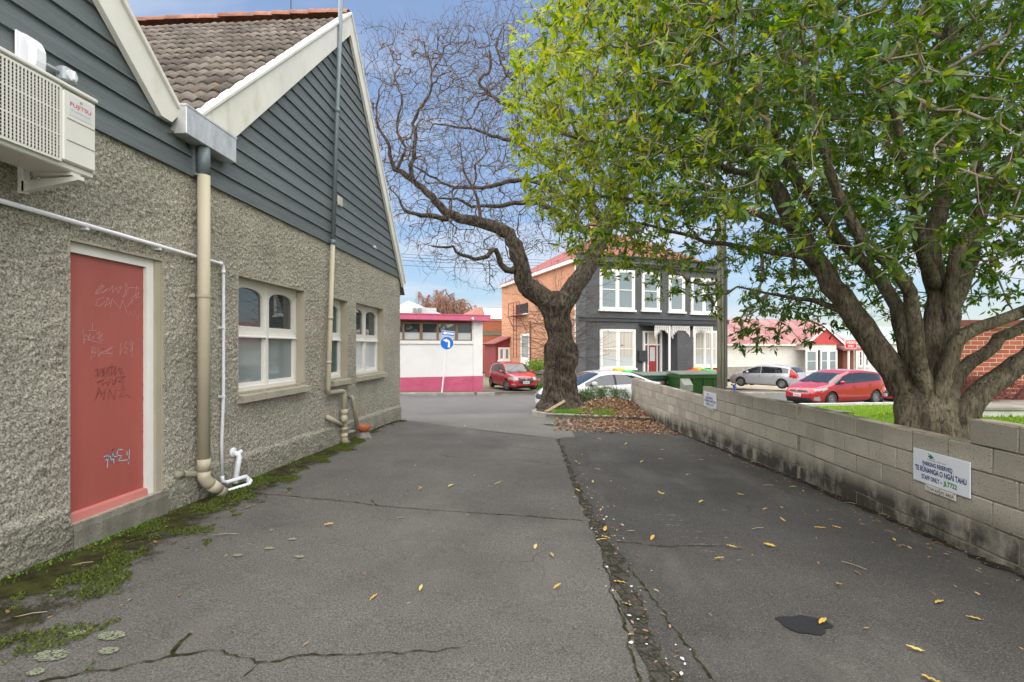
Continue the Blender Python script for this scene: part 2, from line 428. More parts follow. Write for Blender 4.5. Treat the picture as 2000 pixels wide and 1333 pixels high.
def leafmat(name, ca, cb_, cy, gloss=.32, trans=.35, attr='rnd'):
    m = bpy.data.materials.new(name); m.use_nodes = True; t = m.node_tree; b = base_of(m); L = t.links.new
    b.inputs['Roughness'].default_value = gloss; b.inputs['Specular IOR Level'].default_value = .5
    a = nd(t, 'ShaderNodeAttribute', attribute_name=attr)
    oi = nd(t, 'ShaderNodeObjectInfo')
    mx_ = math_node(m, 'FRACT', math_node(m, 'ADD', a.outputs['Fac'], oi.outputs['Random']), None)
    r = nd(t, 'ShaderNodeValToRGB'); e = r.color_ramp.elements
    e[0].position = 0; e[0].color = col(ca); e[1].position = 1; e[1].color = col(cy)
    q = e.new(.74); q.color = col(cb_); q = e.new(.93); q.color = col([(x + y) / 2 for x, y in zip(cb_, cy)])
    L(mx_, r.inputs[0]); L(r.outputs[0], b.inputs['Base Color'])
    if trans:
        tr = nd(t, 'ShaderNodeBsdfTranslucent'); hs = nd(t, 'ShaderNodeHueSaturation', Hue=.48, Saturation=1.1, Value=1.9)
        L(r.outputs[0], hs.inputs['Color']); L(hs.outputs[0], tr.inputs['Color'])
        ms = nd(t, 'ShaderNodeMixShader'); ms.inputs[0].default_value = trans
        L(b.outputs[0], ms.inputs[1]); L(tr.outputs[0], ms.inputs[2]); L(ms.outputs[0], t.nodes['Material Output'].inputs['Surface'])
    return m
mm()
MAT['leaf'] = leafmat('leaf_evergreen', (.030, .085, .012), (.080, .160, .015), (.24, .27, .022), trans=.40)
MAT['leaf_yg_lit'] = leafmat('leaf_young_lit', (.15, .24, .018), (.27, .36, .026), (.50, .43, .035), trans=.42)  # new growth, its colour also brightened to stand in for the sunlit side
MAT['dryleaf'] = leafmat('dry_leaf', (.15, .082, .044), (.30, .185, .105), (.50, .37, .22), .7, .1)
MAT['yleaf'] = leafmat('yellow_leaf', (.50, .33, .05), (.58, .42, .10), (.60, .48, .22), .6, .1)
MAT['grass'] = leafmat('grass_blade', (.12, .22, .012), (.19, .31, .018), (.26, .36, .03), .5, .25)
MAT['shrub'] = leafmat('shrub_leaf', (.05, .10, .025), (.11, .17, .05), (.17, .22, .08), .5, .2)
MAT['bushgreen'] = leafmat('bush_leaf', (.06, .17, .012), (.13, .28, .02), (.22, .36, .03), .5, .3)
MAT['redhedge'] = leafmat('hedge_leaf', (.10, .035, .03), (.22, .06, .055), (.15, .13, .06), .6, .15)
MAT['mossblade'] = leafmat('moss_tuft', (.045, .060, .009), (.085, .118, .011), (.14, .19, .015), .9, .15)

# ================================================================== ground, street, yard
def sheet(name, fn, nu, nv, mat, kind='structure', **kw):
    m = MB(); m.grid(fn, nu, nv); return m.build(name, mat, smooth=True, kind=kind, **kw)
nl = [-300, -120, -60, -35] + [-25 + i for i in range(34)] + [8.72, 8.76, 9.6, 11, 13, 16, 20, 30, 45, 70, 120, 250, 600]
tl = [-500, -200, -90, -50, -30] + [-20 + 1.5 * i for i in range(50)] + [60, 75, 100, 180, 500]
gm = MB(); V = []; 
for t_ in tl:
    for n_ in nl:
        p = st(t_, n_); z = gz(p.x, p.y)
        V.append((p.x, p.y, z - .08 if n_ < 8.74 else z + .09))
nn = len(nl)
gm.add(V, [(i * nn + j, (i + 1) * nn + j, (i + 1) * nn + j + 1, i * nn + j + 1) for i in range(len(tl) - 1) for j in range(nn - 1)])
gm.build('ground', M('ground_gravel', (.17, .155, .13), .95, .3, 1.5, .4, 40., .1, fine=.3), smooth=False, kind='structure')

def street_strip(name, t0, t1, n0, n1, dz, mat, nt_=60, nn_=4):
    def f(u, v):
        p = st(t0 + (t1 - t0) * u, n0 + (n1 - n0) * v); return (p.x, p.y, zroad(t0 + (t1 - t0) * u, n0 + (n1 - n0) * v) + dz)
    return sheet(name, f, nt_, nn_, mat)
street_strip('road', -60, 80, 0.0, 8.72, 0.0, MAT['road'], 70, 8)
street_strip('footpath', -60, 80, 8.9, 10.9, .135, M('footpath_asphalt', (.115, .108, .10), .9, .14, 1., .4, 110., .2, fine=.3))
street_strip('forecourt', 4.98, 11.2, 10.9, 24, .14, MAT['oldconc'], 10, 10)
street_strip('forecourt', 24.3, 44, 9.6, 21, .15, MAT['forecourt'], 10, 10)
def kerb(name, segs, mat, w_=.15, h=.14):
    """kerb stones laid end to end along a list of street points"""
    root = None
    for i, (a, b) in enumerate(segs):
        m = MB()
        q = []
        for (t_, n_) in (a, b):
            z = zroad(t_, n_)
            for dn, dz in ((0, -.1), (0, h - .02), (.02, h), (w_, h), (w_, -.1)):
                p = st(t_, n_ + dn); q.append((p.x, p.y, z + dz))
        m.add(q, [(0, 1, 2, 3, 4), (9, 8, 7, 6, 5)] + [(k, 5 + k, 5 + (k + 1) % 5, (k + 1) % 5) for k in range(5)])
        if root is None:
            root = m.build(name, mat, kind='structure')
        else:
            m.build('kerb_stone', mat, root)
kerb('kerb', [((-12 + i * 1.8, 8.74), (-12 + i * 1.8 + 1.77, 8.74)) for i in range(9)] + [((4.3, 8.74), (4.3 + .9, 8.74))] + [((11.3 + i * 1.8, 8.74), (11.3 + i * 1.8 + 1.77, 8.74)) for i in range(8)] , MAT['kerb'])
street_strip('footpath', 5.2, 14.2, -2.6, -.02, .12, M('footpath_near', (.13, .12, .11), .9, .14, 1., .4, 110., .2, fine=.3), 12, 3)
street_strip('footpath', -30, -.1, -2.0, -.02, .06, MAT['apron'], 20, 3)

# crack line that splits the yard into two ages of asphalt
CRK = [(.32, 9.45), (.38, 7.74), (.42, 5.55), (.47, 4.47), (.51, 3.74), (.51, 3.15), (.53, 2.66), (.53, 2.23), (.5, -4)]
def xcrack(y):
    if y >= 9.45: return .32 + (y - 9.45) * .07
    for (xa, ya), (xb, yb) in zip(CRK, CRK[1:]):
        if ya >= y >= yb: return xa + (xb - xa) * (ya - y) / (ya - yb)
    return .5
XL, YC = -3.45, 11.67
def wall_x(y): return 3.40 if y < 6.5 else 3.40 - (y - 6.5) * .0595
def und(x, y): return .004 * math.sin(x * 2.1 + y * .7) + .003 * math.sin(y * 1.7 - x) 
def yend(x):                     # where the old yard asphalt meets the pale crossing
    u = cl((x + 3.45) / 3.8, 0, 1); return 11.75 - 2.25 * u ** .75
def f_left(u, v):
    y0 = -5.0
    x = XL + .0 + (xcrack(6) - XL) * u; y = y0 + (yend(x) - y0) * v
    x = XL + (xcrack(y) + .0 - XL) * u
    return (x, y, gz(x, y) + und(x, y))
sheet('driveway', f_left, 28, 110, MAT['asphalt'])
def f_right(u, v):
    y = -5.0 + 18.3 * v; x0 = xcrack(y) + .01; x = x0 + (wall_x(y) + .05 - x0) * u
    return (x, y, gz(x, y) + und(x, y))
sheet('driveway', f_right, 22, 120, MAT['asphalt_dark'])
def f_apron(u, v):
    x = XL - .6 + (.66 - XL + .6) * u; ya = yend(x) - .02 if x > XL else 11.7; yb = 13.7 + .4452 * (x + 3.5)
    y = ya + (yb - ya) * v
    return (x, y, gz(x, y) + .003)
sheet('vehicle_crossing', f_apron, 20, 16, MAT['apron'])

def ribbon(name, pts, w0, w1, mat, lift=.006, jit=.03, step=.028, kind='structure', seed=1, parent=None):
    rnd = random.Random(seed); P = []
    for a, b in zip(pts, pts[1:]):
        a, b = Vector(a), Vector(b); k = max(1, int((b - a).length / step))
        for i in range(k): P.append(a.lerp(b, i / k))
    P.append(Vector(pts[-1])); L_, R_ = [], []
    off = 0
    for i, p in enumerate(P):
        d = (P[min(i + 1, len(P) - 1)] - P[max(i - 1, 0)]).normalized(); n = Vector((-d.y, d.x))
        off = off * .8 + rnd.uniform(-jit, jit)
        wd = (w0 + (w1 - w0) * i / len(P)) * rnd.uniform(.15, 1.35)
        c = p + n * off
        for S, sgn in ((L_, 1), (R_, -1)):
            q = c + n * sgn * wd / 2; S.append((q.x, q.y, gz(q.x, q.y) + und(q.x, q.y) + lift))
    m = MB(); n = len(P)
    m.add(L_ + R_, [(i, n + i, n + i + 1, i + 1) for i in range(n - 1)])
    return m.build(name, mat, parent, kind=kind)
# the broken seam
tm = M('broken_seam', (.098, .090, .076), .95, .4, 14., 1., 60., .15, fine=.5, finescale=60.)
t = tm.node_tree; vo = nd(t, 'ShaderNodeTexVoronoi', feature='DISTANCE_TO_EDGE', Scale=11.); 
gpos = nd(t, 'ShaderNodeNewGeometry').outputs['Position']; nzz = nd(t, 'ShaderNodeTexNoise', Scale=6.); t.links.new(gpos, nzz.inputs['Vector'])
vm = nd(t, 'ShaderNodeMix', data_type='VECTOR'); vm.inputs['Factor'].default_value = .12; t.links.new(gpos, vm.inputs['A']); t.links.new(nzz.outputs['Color'], vm.inputs['B']); t.links.new(vm.outputs['Result'], vo.inputs['Vector'])
mr = nd(t, 'ShaderNodeMapRange'); mr.inputs['From Min'].default_value = .09; mr.inputs['From Max'].default_value = .02; t.links.new(vo.outputs['Distance'], mr.inputs['Value'])
mixin(tm, math_node(tm, 'MULTIPLY', mr.outputs[0], .75), (.032, .038, .014))
def f_seam(u, v):
    y = 9.5 + (-4 - 9.5) * v
    wdt = .045 + .075 * math.exp(-((y - 3.2) / 2.5) ** 2) + .02 * math.sin(y * 9) + .02 * math.sin(y * 23)
    x = xcrack(y) - .045 + wdt * u + .012 * math.sin(y * 17 + u)
    return (x, y, gz(x, y) + und(x, y) + .006)
sheet('pavement_seam', f_seam, 4, 260, tm)
mossline = M('moss_line', (.026, .026, .018), .95, .5, 20., .8, 90., .1, c2=(.055, .065, .018))
ribbon('pavement_crack', [(-3.0, 5.0), (-2.3, 4.87), (-1.9, 4.80), (-1.55, 4.69), (-.77, 4.58), (.43, 4.49)], .011, .013, mossline, seed=3, jit=.010)
ribbon('pavement_crack', [(-1.75, 4.95), (-1.7, 4.82), (-1.62, 4.72)], .012, .012, mossline, seed=4, jit=.01)
ribbon('pavement_crack', [(-2.2, 2.0), (-1.95, 2.12), (-1.77, 2.24), (-1.56, 2.31), (-1.35, 2.22), (-1.14, 2.31), (-.8, 2.34), (-.4, 2.4)], .013, .006, mossline, seed=5, jit=.012)
ribbon('pavement_crack', [(-1.83, 2.42), (-1.8, 2.3), (-1.77, 2.24)], .02, .02, mossline, seed=6, jit=.01)
ribbon('pavement_crack', [(-1.33, 2.23), (-1.34, 2.12)], .014, .008, mossline, seed=7, jit=.006)
ribbon('pavement_crack', [(.62, 4.0), (1.0, 3.95), (1.5, 4.0)], .012, .006, mossline, seed=8, jit=.012)
ribbon('pavement_crack', [(.62, 3.5), (.7, 3.0), (.74, 2.6), (.78, 2.2), (.80, 1.6)], .012, .014, mossline, seed=9, jit=.014)
ribbon('pavement_crack', [(.45, 4.6), (.46, 3.8), (.45, 3.0), (.44, 2.4), (.42, 1.5)], .012, .014, mossline, seed=10, jit=.012)
ribbon('pavement_crack', [(-1.6, 7.4), (-1.0, 7.1), (-.4, 7.3), (.2, 7.0)], .010, .008, mossline, seed=12, jit=.03)
ribbon('pavement_crack', [(-1.3, 8.6), (-.9, 8.2), (-.3, 8.4), (.2, 8.1)], .012, .008, mossline, seed=13, jit=.03)
def blob(name, c, rx, ry, mat, lift=.006, seed=0, rot=0., n=26, kind='structure', **kw):
    rnd = random.Random(seed); ph = [rnd.uniform(0, 6.28) for _ in range(4)]
    m = MB(); vs = [(c[0], c[1], gz(*c) + und(*c) + lift)]
    for i in range(n):
        a = 2 * math.pi * i / n; k = 1 + .12 * math.sin(2 * a + ph[0]) + .10 * math.sin(3 * a + ph[1]) + .07 * math.sin(5 * a + ph[2]) + .05 * math.sin(9 * a + ph[3])
        x, y = rx * k * math.cos(a), ry * k * math.sin(a)
        X, Y = c[0] + x * math.cos(rot) - y * math.sin(rot), c[1] + x * math.sin(rot) + y * math.cos(rot)
        vs.append((X, Y, gz(X, Y) + und(X, Y) + lift))
    m.add(vs, [(0, i + 1, (i + 1) % n + 1) for i in range(n)])
    return m.build(name, mat, kind=kind, **kw)
blob('oil_stain', (1.46, 2.80), .135, .10, MAT['stain'], seed=2, rot=-.2)
for i, (x, y, a, b) in enumerate([(-2.20, 2.36, .06, .036), (-2.33, 2.18, .068, .04), (-2.39, 2.36, .04, .026), (-2.10, 2.24, .04, .024), (-2.28, 2.06, .03, .02), (-2.05, 3.55, .03, .02), (-1.98, 3.75, .025, .02), (-2.2, 3.4, .03, .02), (-1.75, 3.42, .03, .018)]):
    lm_ = MB(); rr_ = random.Random(60 + i)
    for q in range(int(260 * a / .06)):
        an, ra = rr_.uniform(0, 6.28), rr_.random() ** .45; X, Y = x + a * 1.1 * ra * math.cos(an), y + b * 1.1 * ra * math.sin(an); s_ = rr_.uniform(.002, .006); z_ = gz(X, Y) + und(X, Y) + .006 + rr_.uniform(0, .004)
        lm_.add([(X + s_ * math.cos(k * 1.05 + an), Y + s_ * math.sin(k * 1.05 + an), z_) for k in range(6)], [tuple(range(6))])
    lm_.build('lichen_patch', MAT['lichen'], kind='structure')
rnd = random.Random(5)
for i in range(8):                      # worn dashes of old paint on the right hand bay
    y = 4.75 - i * .15; x = 1.20 + .025 * i
    for q in range(3): ribbon('worn_paint_mark', [(x - .12 + q * .085 + rnd.uniform(-.02, .02), y + rnd.uniform(-.006, .006)), (x - .08 + q * .085 + rnd.uniform(-.02, .03), y + .004)], .007, .004, MAT['paintmark'], .007, .003, .01, seed=30 + i * 3 + q)
ribbon('bay_marking', [(.72, 11.5), (.66, 12.9)], .11, .10, MAT['paintmark'], .008, .004, .05, seed=50)
blob('drain_cover', (.38, 11.6), .30, .12, MAT['stain'], .008, seed=60)

# lawn beyond the block wall
def lawn_z(x, y): return gz(x, y) + .09 + .62 * ss(5.2, 7.6, x) * (1 - ss(9.8, 13.5, y))
def lawn_ok(x, y):
    t_, n_ = tn(x, y); return x > wall_x(y) + .17 and (n_ < -2.62 or (t_ > 14.2 and n_ < -.36))
def f_lawn(u, v):
    t_ = 1 + 45 * u; n_ = -24 + 23.62 * v; p = st(t_, n_); return (p.x, p.y, lawn_z(p.x, p.y))
lm = MB(); lm.grid(f_lawn, 90, 60)
lm.f = [f for f in lm.f if all(lawn_ok(lm.v[i][0], lm.v[i][1]) for i in f)]
lm.build('lawn', MAT['lawnsoil'], smooth=True, kind='structure')
gv, gf, ga = [], [], []
for i in range(70000):
    t_ = RNG.uniform(6, 30); n_ = -.4 - 11.5 * RNG.random() ** 1.2; p = st(t_, n_)
    if not lawn_ok(p.x, p.y): continue
    z = lawn_z(p.x, p.y) - .005; a = RNG.uniform(0, 6.28); h = RNG.uniform(.03, .075); w_ = RNG.uniform(.008, .016); k = len(gv)
    gv += [(p.x - w_ * math.cos(a), p.y - w_ * math.sin(a), z), (p.x + w_ * math.cos(a), p.y + w_ * math.sin(a), z), (p.x + RNG.normal() * .025, p.y + RNG.normal() * .025, z + h)]
    gf.append((k, k + 1, k + 2)); ga += [RNG.random() * .99] * 3
def attr_mesh(name, v, f, a, mat, smooth=False):
    me = np_mesh(name, v, f, mat, smooth); at_ = me.attributes.new('rnd', 'FLOAT', 'POINT'); at_.data.foreach_set('value', np.asarray(a, np.float32)); return me
props(link('lawn_grass', attr_mesh('lawn_grass', gv, gf, ga, MAT['grass'])), 'short bright green lawn grass behind the block wall', 'grass', kind='stuff')
km = MB()
tk0, tk1 = t_at(1552, -.25), 40
for dn0, dn1, z0, z1 in ((-.36, -.12, -.1, .20),):
    q = []
    for t_ in (tk0, tk1):
        for dn, dz in ((dn0, z0), (dn0, z1), (dn1, z1), (dn1, z0)):
            p = st(t_, dn); q.append((p.x, p.y, gz(p.x, p.y) + dz))
    km.add(q, [(0, 1, 2, 3), (7, 6, 5, 4)] + [(k, 4 + k, 4 + (k + 1) % 4, (k + 1) % 4) for k in range(4)])
km.build('low_kerb_wall', MAT['whitekerb'], label='low pale concrete edging between the lawn and the street', cat='kerb wall')

# ================================================================== building on the left
BLD = empty('roughcast_building', (XL, 6.0, 0.0), 0, 'roughcast building with blue-grey boarded gables and red door on the left', 'building')
WOPEN = [(3.36, 4.23, .20, 2.29), (5.34, 6.89, .985, 2.325), (7.76, 8.46, .985, 2.33), (8.86, 10.41, .99, 2.345)]
def upn(ny, nz, cell, rs):
    gy, gzz = int(ny / cell) + 3, int(nz / cell) + 3; R = rs.random((gy, gzz))
    yy, zz = np.arange(ny) / cell, np.arange(nz) / cell
    iy, iz = yy.astype(int), zz.astype(int); fy, fz = yy - iy, zz - iz
    fy, fz = fy * fy * (3 - 2 * fy), fz * fz * (3 - 2 * fz)
    a = R[iy][:, iz] * (1 - fy)[:, None] + R[iy + 1][:, iz] * fy[:, None]
    b = R[iy][:, iz + 1] * (1 - fy)[:, None] + R[iy + 1][:, iz + 1] * fy[:, None]
    return a * (1 - fz)[None] + b * fz[None]
def roughcast():
    res = .0125; y0, y1, z0, z1 = 2.1, YC, -.42, 3.2
    ys = np.linspace(y0, y1, int((y1 - y0) / res) + 1); zs = np.linspace(z0, z1, int((z1 - z0) / res) + 1)
    for (a, b, c, d) in WOPEN:                 # snap the grid onto the openings
        for arr, vals in ((ys, (a, b)), (zs, (c, d))):
            for q in vals: arr[np.argmin(abs(arr - q))] = q
    ny, nz = len(ys), len(zs); rs = np.random.default_rng(3)
    h = .012 * np.maximum(upn(ny, nz, 1.5, rs) - .35, 0) + .017 * upn(ny, nz, 1.02, rs) ** 1.6 + .005 * upn(ny, nz, 3.2, rs) + .005 * upn(ny, nz, 40, rs)
    Y, Z = np.meshgrid(ys, zs, indexing='ij')
    hb = Z + .027 * Y - .10                     # height above the ground line
    plinth = np.clip((.34 - hb + .03 * (upn(ny, nz, 30, rs) - .5)) / .05, 0, 1) * .03
    X = XL - .012 + h + plinth
    for (a, b, c, d) in WOPEN:                 # flatten the arrises
        e = np.maximum(np.maximum(a - Y, Y - b), np.maximum(c - Z, Z - d)); X = np.where(abs(e) < .014, np.minimum(X, XL + .004), X)
    Vv = np.stack([X - OFF[BLD.name].x, Y - OFF[BLD.name].y, Z], -1).reshape(-1, 3)
    I, J = np.meshgrid(np.arange(ny - 1), np.arange(nz - 1), indexing='ij')
    yc, zc = (ys[:-1] + ys[1:]) / 2, (zs[:-1] + zs[1:]) / 2
    keep = np.ones((ny - 1, nz - 1), bool)
    for (a, b, c, d) in WOPEN: keep &= ~((yc[:, None] > a) & (yc[:, None] < b) & (zc[None] > c) & (zc[None] < d))
    I, J = I[keep], J[keep]
    Q = np.stack([I * nz + J, (I + 1) * nz + J, (I + 1) * nz + J + 1, I * nz + J + 1], -1)
    o = link('wall', np_mesh('wall', Vv, Q, MAT['roughcast'], True), BLD); OFF[o.name] = OFF[BLD.name]; return o
WALL = roughcast()
b_ = MB(); b_.box(XL - 9, XL - .2, -8, 2.1, -.5, 3.2); b_.box(XL - .2, XL, -8, 2.1, -.5, 3.2)
b_.box(XL - 9, XL - .30, 2.1, YC - .01, -.5, 3.2); b_.box(XL - .30, XL - .02, YC - .06, YC, -.5, 3.2)
b_.build('wall_core', MAT['roughcast'], BLD)
# reveals
for (a, b, c, d) in WOPEN:
    r_ = MB(); dp = XL - .29
    r_.box(dp, XL + .002, b, b + .02, c, d); r_.box(dp, XL + .002, a - .02, a, c, d); r_.box(dp, XL + .002, a - .02, b + .02, d, d + .02); r_.box(dp, XL + .002, a - .02, b + .02, c - .02, c)
    r_.build('reveal', MAT['render'], BLD)
    bk = MB(); bk.box(XL - .30, XL - .285, a, b, c, d); bk.build('room_backing', MAT['dark'], BLD)
# gables: weatherboards
GA, GI = (8.40, 7.38), (8.40, 7.03)
def lowL(z): return 4.66 + (z - 3.32) / .992
def lowR(z): return 8.40 + (7.03 - z) / 1.23
SHEATH = MB(); SHEATH.prism([(lowL(3.19) - .1, 3.19), (lowR(3.19), 3.19), (8.40, 7.05)], 0, XL - .3, XL - .005)
SHEATH.prism([(-3.7, 3.19), (4.60, 3.19), (.45, 7.05)], 0, XL - .3, XL - .004); SHEATH.build('gable_backing', MAT['board'], BLD)
def boards(y_of_l, y_of_r, ztop, name='weatherboard'):
    z = 3.185; e = .187
    while z < ztop - .02:
        z1 = min(z + e + .012, ztop); a0, a1, b0, b1 = y_of_l(z), y_of_l(z1), y_of_r(z), y_of_r(z1)
        xo, xi, xb = XL + .034, XL + .012, XL - .01
        m = MB(); m.add([(xb, a0, z), (xb, b0, z), (xo, b0, z), (xo, a0, z), (xo - .002, a0, z + .012), (xo - .002, b0, z + .012), (xi, b1, z1), (xi, a1, z1), (xb, a1, z1), (xb, b1, z1)],
                        [(0, 1, 2, 3), (3, 2, 5, 4), (4, 5, 6, 7), (7, 6, 9, 8), (0, 3, 4, 7, 8), (1, 9, 6, 5, 2)])
        m.build(name, MAT['board'], BLD); z += e
boards(lambda z: max(4.62, lowL(z) - .06), lambda z: min(lowR(z) + .04, YC + .02), 6.95)
boards(lambda z: max(1.2, .45 - (7.0 - z) / .94), lambda z: min(4.58, 4.36 + (3.60 - z) / .94), 6.6)
cv = MB(); cv.bbox(XL - .01, XL + .05, 4.57, 4.63, 3.19, 3.62, .006); cv.build('cover_strip', MAT['board'], BLD)
# bargeboards
for poly in ([(4.50, 3.68), (8.40, 7.38), (8.40, 7.03), (4.88, 3.54), (4.60, 3.54)], [(8.401, 7.38), (11.80, 3.08), (11.68, 2.98), (8.401, 7.03)], [(.45, 7.32), (4.34, 3.68), (4.24, 3.56), (4.12, 3.56), (.45, 7.02)]):
    m = MB(); m.prism(poly, 0, XL + .036, XL + .085); m.build('bargeboard', MAT['barge'], BLD)
for poly in ([(4.48, 3.70), (8.40, 7.43), (8.40, 7.385), (4.50, 3.685)], [(8.401, 7.43), (11.84, 3.09), (11.80, 3.08), (8.401, 7.385)], [(.45, 7.37), (4.37, 3.70), (4.34, 3.685), (.45, 7.325)]):
    m = MB(); m.prism(poly, 0, XL - .02, XL + .11); m.build('barge_capping', MAT['barge'], BLD)
# roof of the far gable: individual tiles on the slope that faces the camera
ROOF = MB()
def plane(a, b, x0, x1, d=.0): ROOF.add([(x0, a[0], a[1] - d), (x1, a[0], a[1] - d), (x1, b[0], b[1] - d), (x0, b[0], b[1] - d)], [(0, 1, 2, 3)])
plane((4.3, 3.42), (8.40, 7.32), XL + .03, XL - 9, .03); plane((8.40, 7.32), (12.0, 2.85), XL + .03, XL - 9, .03)
plane((.45, 7.30), (4.38, 3.55), XL + .03, XL - 9, .05); plane((.45, 7.30), (-3.6, 3.5), XL + .03, XL - 9, .05)
ROOFO = ROOF.build('roof', MAT['tile'], BLD)
th = math.atan(.946); ex = .318; tw = .30
tmesh = MB(); prof = []
for i in range(13):
    u = i / 12; prof.append((u * (tw + .012), .034 * (.5 - .5 * math.cos(2 * math.pi * ((u * 2) % 1.0))) if u < 1 else 0.0))
vs = []
for L_, dz in ((0.0, .030), (0.0, .0), (ex + .05, .0)):
    pass
for (x, h) in prof: vs.append((x, 0, h + .030 - .014))
for (x, h) in prof: vs.append((x, 0, h + .030))
for (x, h) in prof: vs.append((x, ex + .06, h + .004))
n_ = len(prof)
tmesh.add(vs, [(i, i + 1, n_ + i + 1, n_ + i) for i in range(n_ - 1)] + [(n_ + i, n_ + i + 1, 2 * n_ + i + 1, 2 * n_ + i) for i in range(n_ - 1)])
TM = tmesh.mesh('tile', MAT['tile'], True)
up = Vector((0, math.cos(th), math.sin(th))); ac = Vector((-1, 0, 0)); nr = ac.cross(up)
if nr.z < 0: nr = -nr
R3 = Matrix((ac, up, nr)).transposed()
rnd = random.Random(4); cnt = 0
slope_len = math.hypot(4.12, 3.9)
for r_ in range(int(slope_len / ex)):
    ncol = min(15, 6 + r_)
    for c_ in range(ncol):
        if cnt >= 290: break
        p = Vector((XL + .05 - c_ * tw, 4.28, 3.43)) + up * (r_ * ex + .02) + nr * .012
        o = link('tile', TM, ROOFO); o.matrix_local = Matrix.Translation(p - OFF[BLD.name]) @ (R3 @ Matrix.Rotation(rnd.gauss(0, .008), 3, 'Z') @ Matrix.Rotation(rnd.gauss(0, .012), 3, 'X')).to_4x4(); cnt += 1
rm = MB(); P_ = arc((0, 0), .115, 0, math.pi, 8); Q_ = arc((0, 0), .135, 0, math.pi, 8)
vs = [(0, a, b) for a, b in Q_] + [(.36, a, b) for a, b in P_] + [(.0, a, b) for a, b in arc((0, 0), .11, 0, math.pi, 8)]
rm.add(vs, [(i, i + 1, 10 + i, 9 + i) for i in range(8)] + [(18 + i, 19 + i, i + 1, i) for i in range(8)])
RM = rm.mesh('ridge_tile', MAT['ridge'], True)
for i in range(15):
    o = link('ridge_tile', RM, ROOFO); o.location = Vector((XL - .30 - i * .33, 8.40, 7.36 + rnd.uniform(-.006, .006))) - OFF[BLD.name]; o.rotation_euler = (0, rnd.uniform(-.03, .03), 0)
# rain head (box gutter) and big downpipe
m = MB(); m.bbox(-3.45, -3.283, 4.31, 5.05, 3.49, 3.76, .004); RH = m.build('rain_head', MAT['galv'], BLD)
m = MB(); m.box(-3.46, -3.278, 4.305, 5.055, 3.745, 3.765); m.build('rim', MAT['galv'], RH)
dx, dy = -3.345, 4.63
m = MB(); m.tube([(dx, dy, 3.5), (dx, dy, 3.205)], .056, 20); DP = m.build('downpipe', MAT['pipegrey'], BLD, smooth=True)
m = MB(); m.tube([(dx, dy, 3.21), (dx, dy, .36)], .0565, 20); m.build('pipe_length', MAT['pipe'], DP, smooth=True)
m = MB()
m.tube([(dx, dy, .40), (dx, dy, .28)], .0605, 20); m.tube([(dx, dy, .28), (dx, dy, .22), (dx + .01, dy + .03, .165), (dx + .03, dy + .09, .105)], .0585, 20); m.tube([(dx + .022, dy + .065, .13), (dx + .05, dy + .15, .05)], .0605, 20); m.tube([(dx + .04, dy + .12, .075), (dx + .065, dy + .20, .0)], .056, 20)
m.build('elbow', MAT['pipe'], DP, smooth=True)
m = MB(); m.tube([(dx, dy, 2.0), (dx, dy, 2.03)], .064, 20); m.box(XL, dx - .05, dy - .07, dy - .055, 2.0, 2.03); m.build('clip', MAT['pipe'], DP)
m = MB(); m.tube([(dx - .045, dy - .04, 3.2), (dx - .045, dy - .04, 3.22)], .02, 8); m.build('screw', MAT['pipegrey'], DP)
# tall vent pipe that rises past the bargeboard
pb, pt_ = Vector((-3.375, 7.50, .80)), Vector((-3.33, 7.92, 7.62))
def vp_(z): return pb.lerp(pt_, (z - pb.z) / (pt_.z - pb.z))
m = MB(); m.tube([vp_(3.2), vp_(7.62)], .037, 14); VP_ = m.build('vent_pipe', MAT['pipegrey'], BLD, smooth=True)
m = MB(); m.tube([vp_(3.2), vp_(.86), vp_(.82) + Vector((0, .03, -.03)), Vector((-3.375, 8.05, .77)), Vector((-3.375, 8.11, .755)), Vector((-3.375, 8.13, .70)), Vector((-3.375, 8.13, .40))], .037, 14); m.build('pipe_length', MAT['pipe'], VP_, smooth=True)
for za_, zb_, mt_ in ((3.16, 3.24, 'pipegrey'), (5.35, 5.43, 'pipegrey'), (1.95, 2.0, 'pipe'), (1.25, 1.29, 'pipe')):
    m = MB(); m.tube([vp_(za_), vp_(zb_)], .043, 14); m.build('collar', MAT[mt_], VP_, smooth=True)
m = MB(); by = 8.13
m.tube([(-3.375, by, .42), (-3.375, by, .05)], .056, 16); m.tube([(-3.375, by, .45), (-3.375, by, .36)], .062, 16); m.tube([(-3.375, by, .14), (-3.375, by, .10)], .064, 16); m.tube([(-3.375, by, .02), (-3.375, by, -.02)], .064, 16); m.tube([(-3.375, by, .05), (-3.37, by, -.09), (-3.35, by + .10, -.15)], .056, 16)
m.tube([(-3.375, by, .22), (-3.34, by - .10, .33)], .05, 14); m.tube([(-3.41, 7.55, .40), (-3.38, by - .02, .17)], .036, 12)
m.build('gully_pipe', MAT['pipe'], VP_, smooth=True)
m = MB(); m.tube([(-3.45, 8.52, .62), (-3.38, 8.50, .62), (-3.36, 8.50, .57), (-3.33, 8.62, .02)], .034, 12); m.tube([(-3.40, by, .03), (-3.38, 8.55, .0), (-3.36, 8.62, -.02)], .03, 12); m.tube([(-3.45, 8.62, .60), (-3.36, 8.64, .57)], .02, 10); m.build('waste_pipe', MAT['pipeold'], VP_, smooth=True)
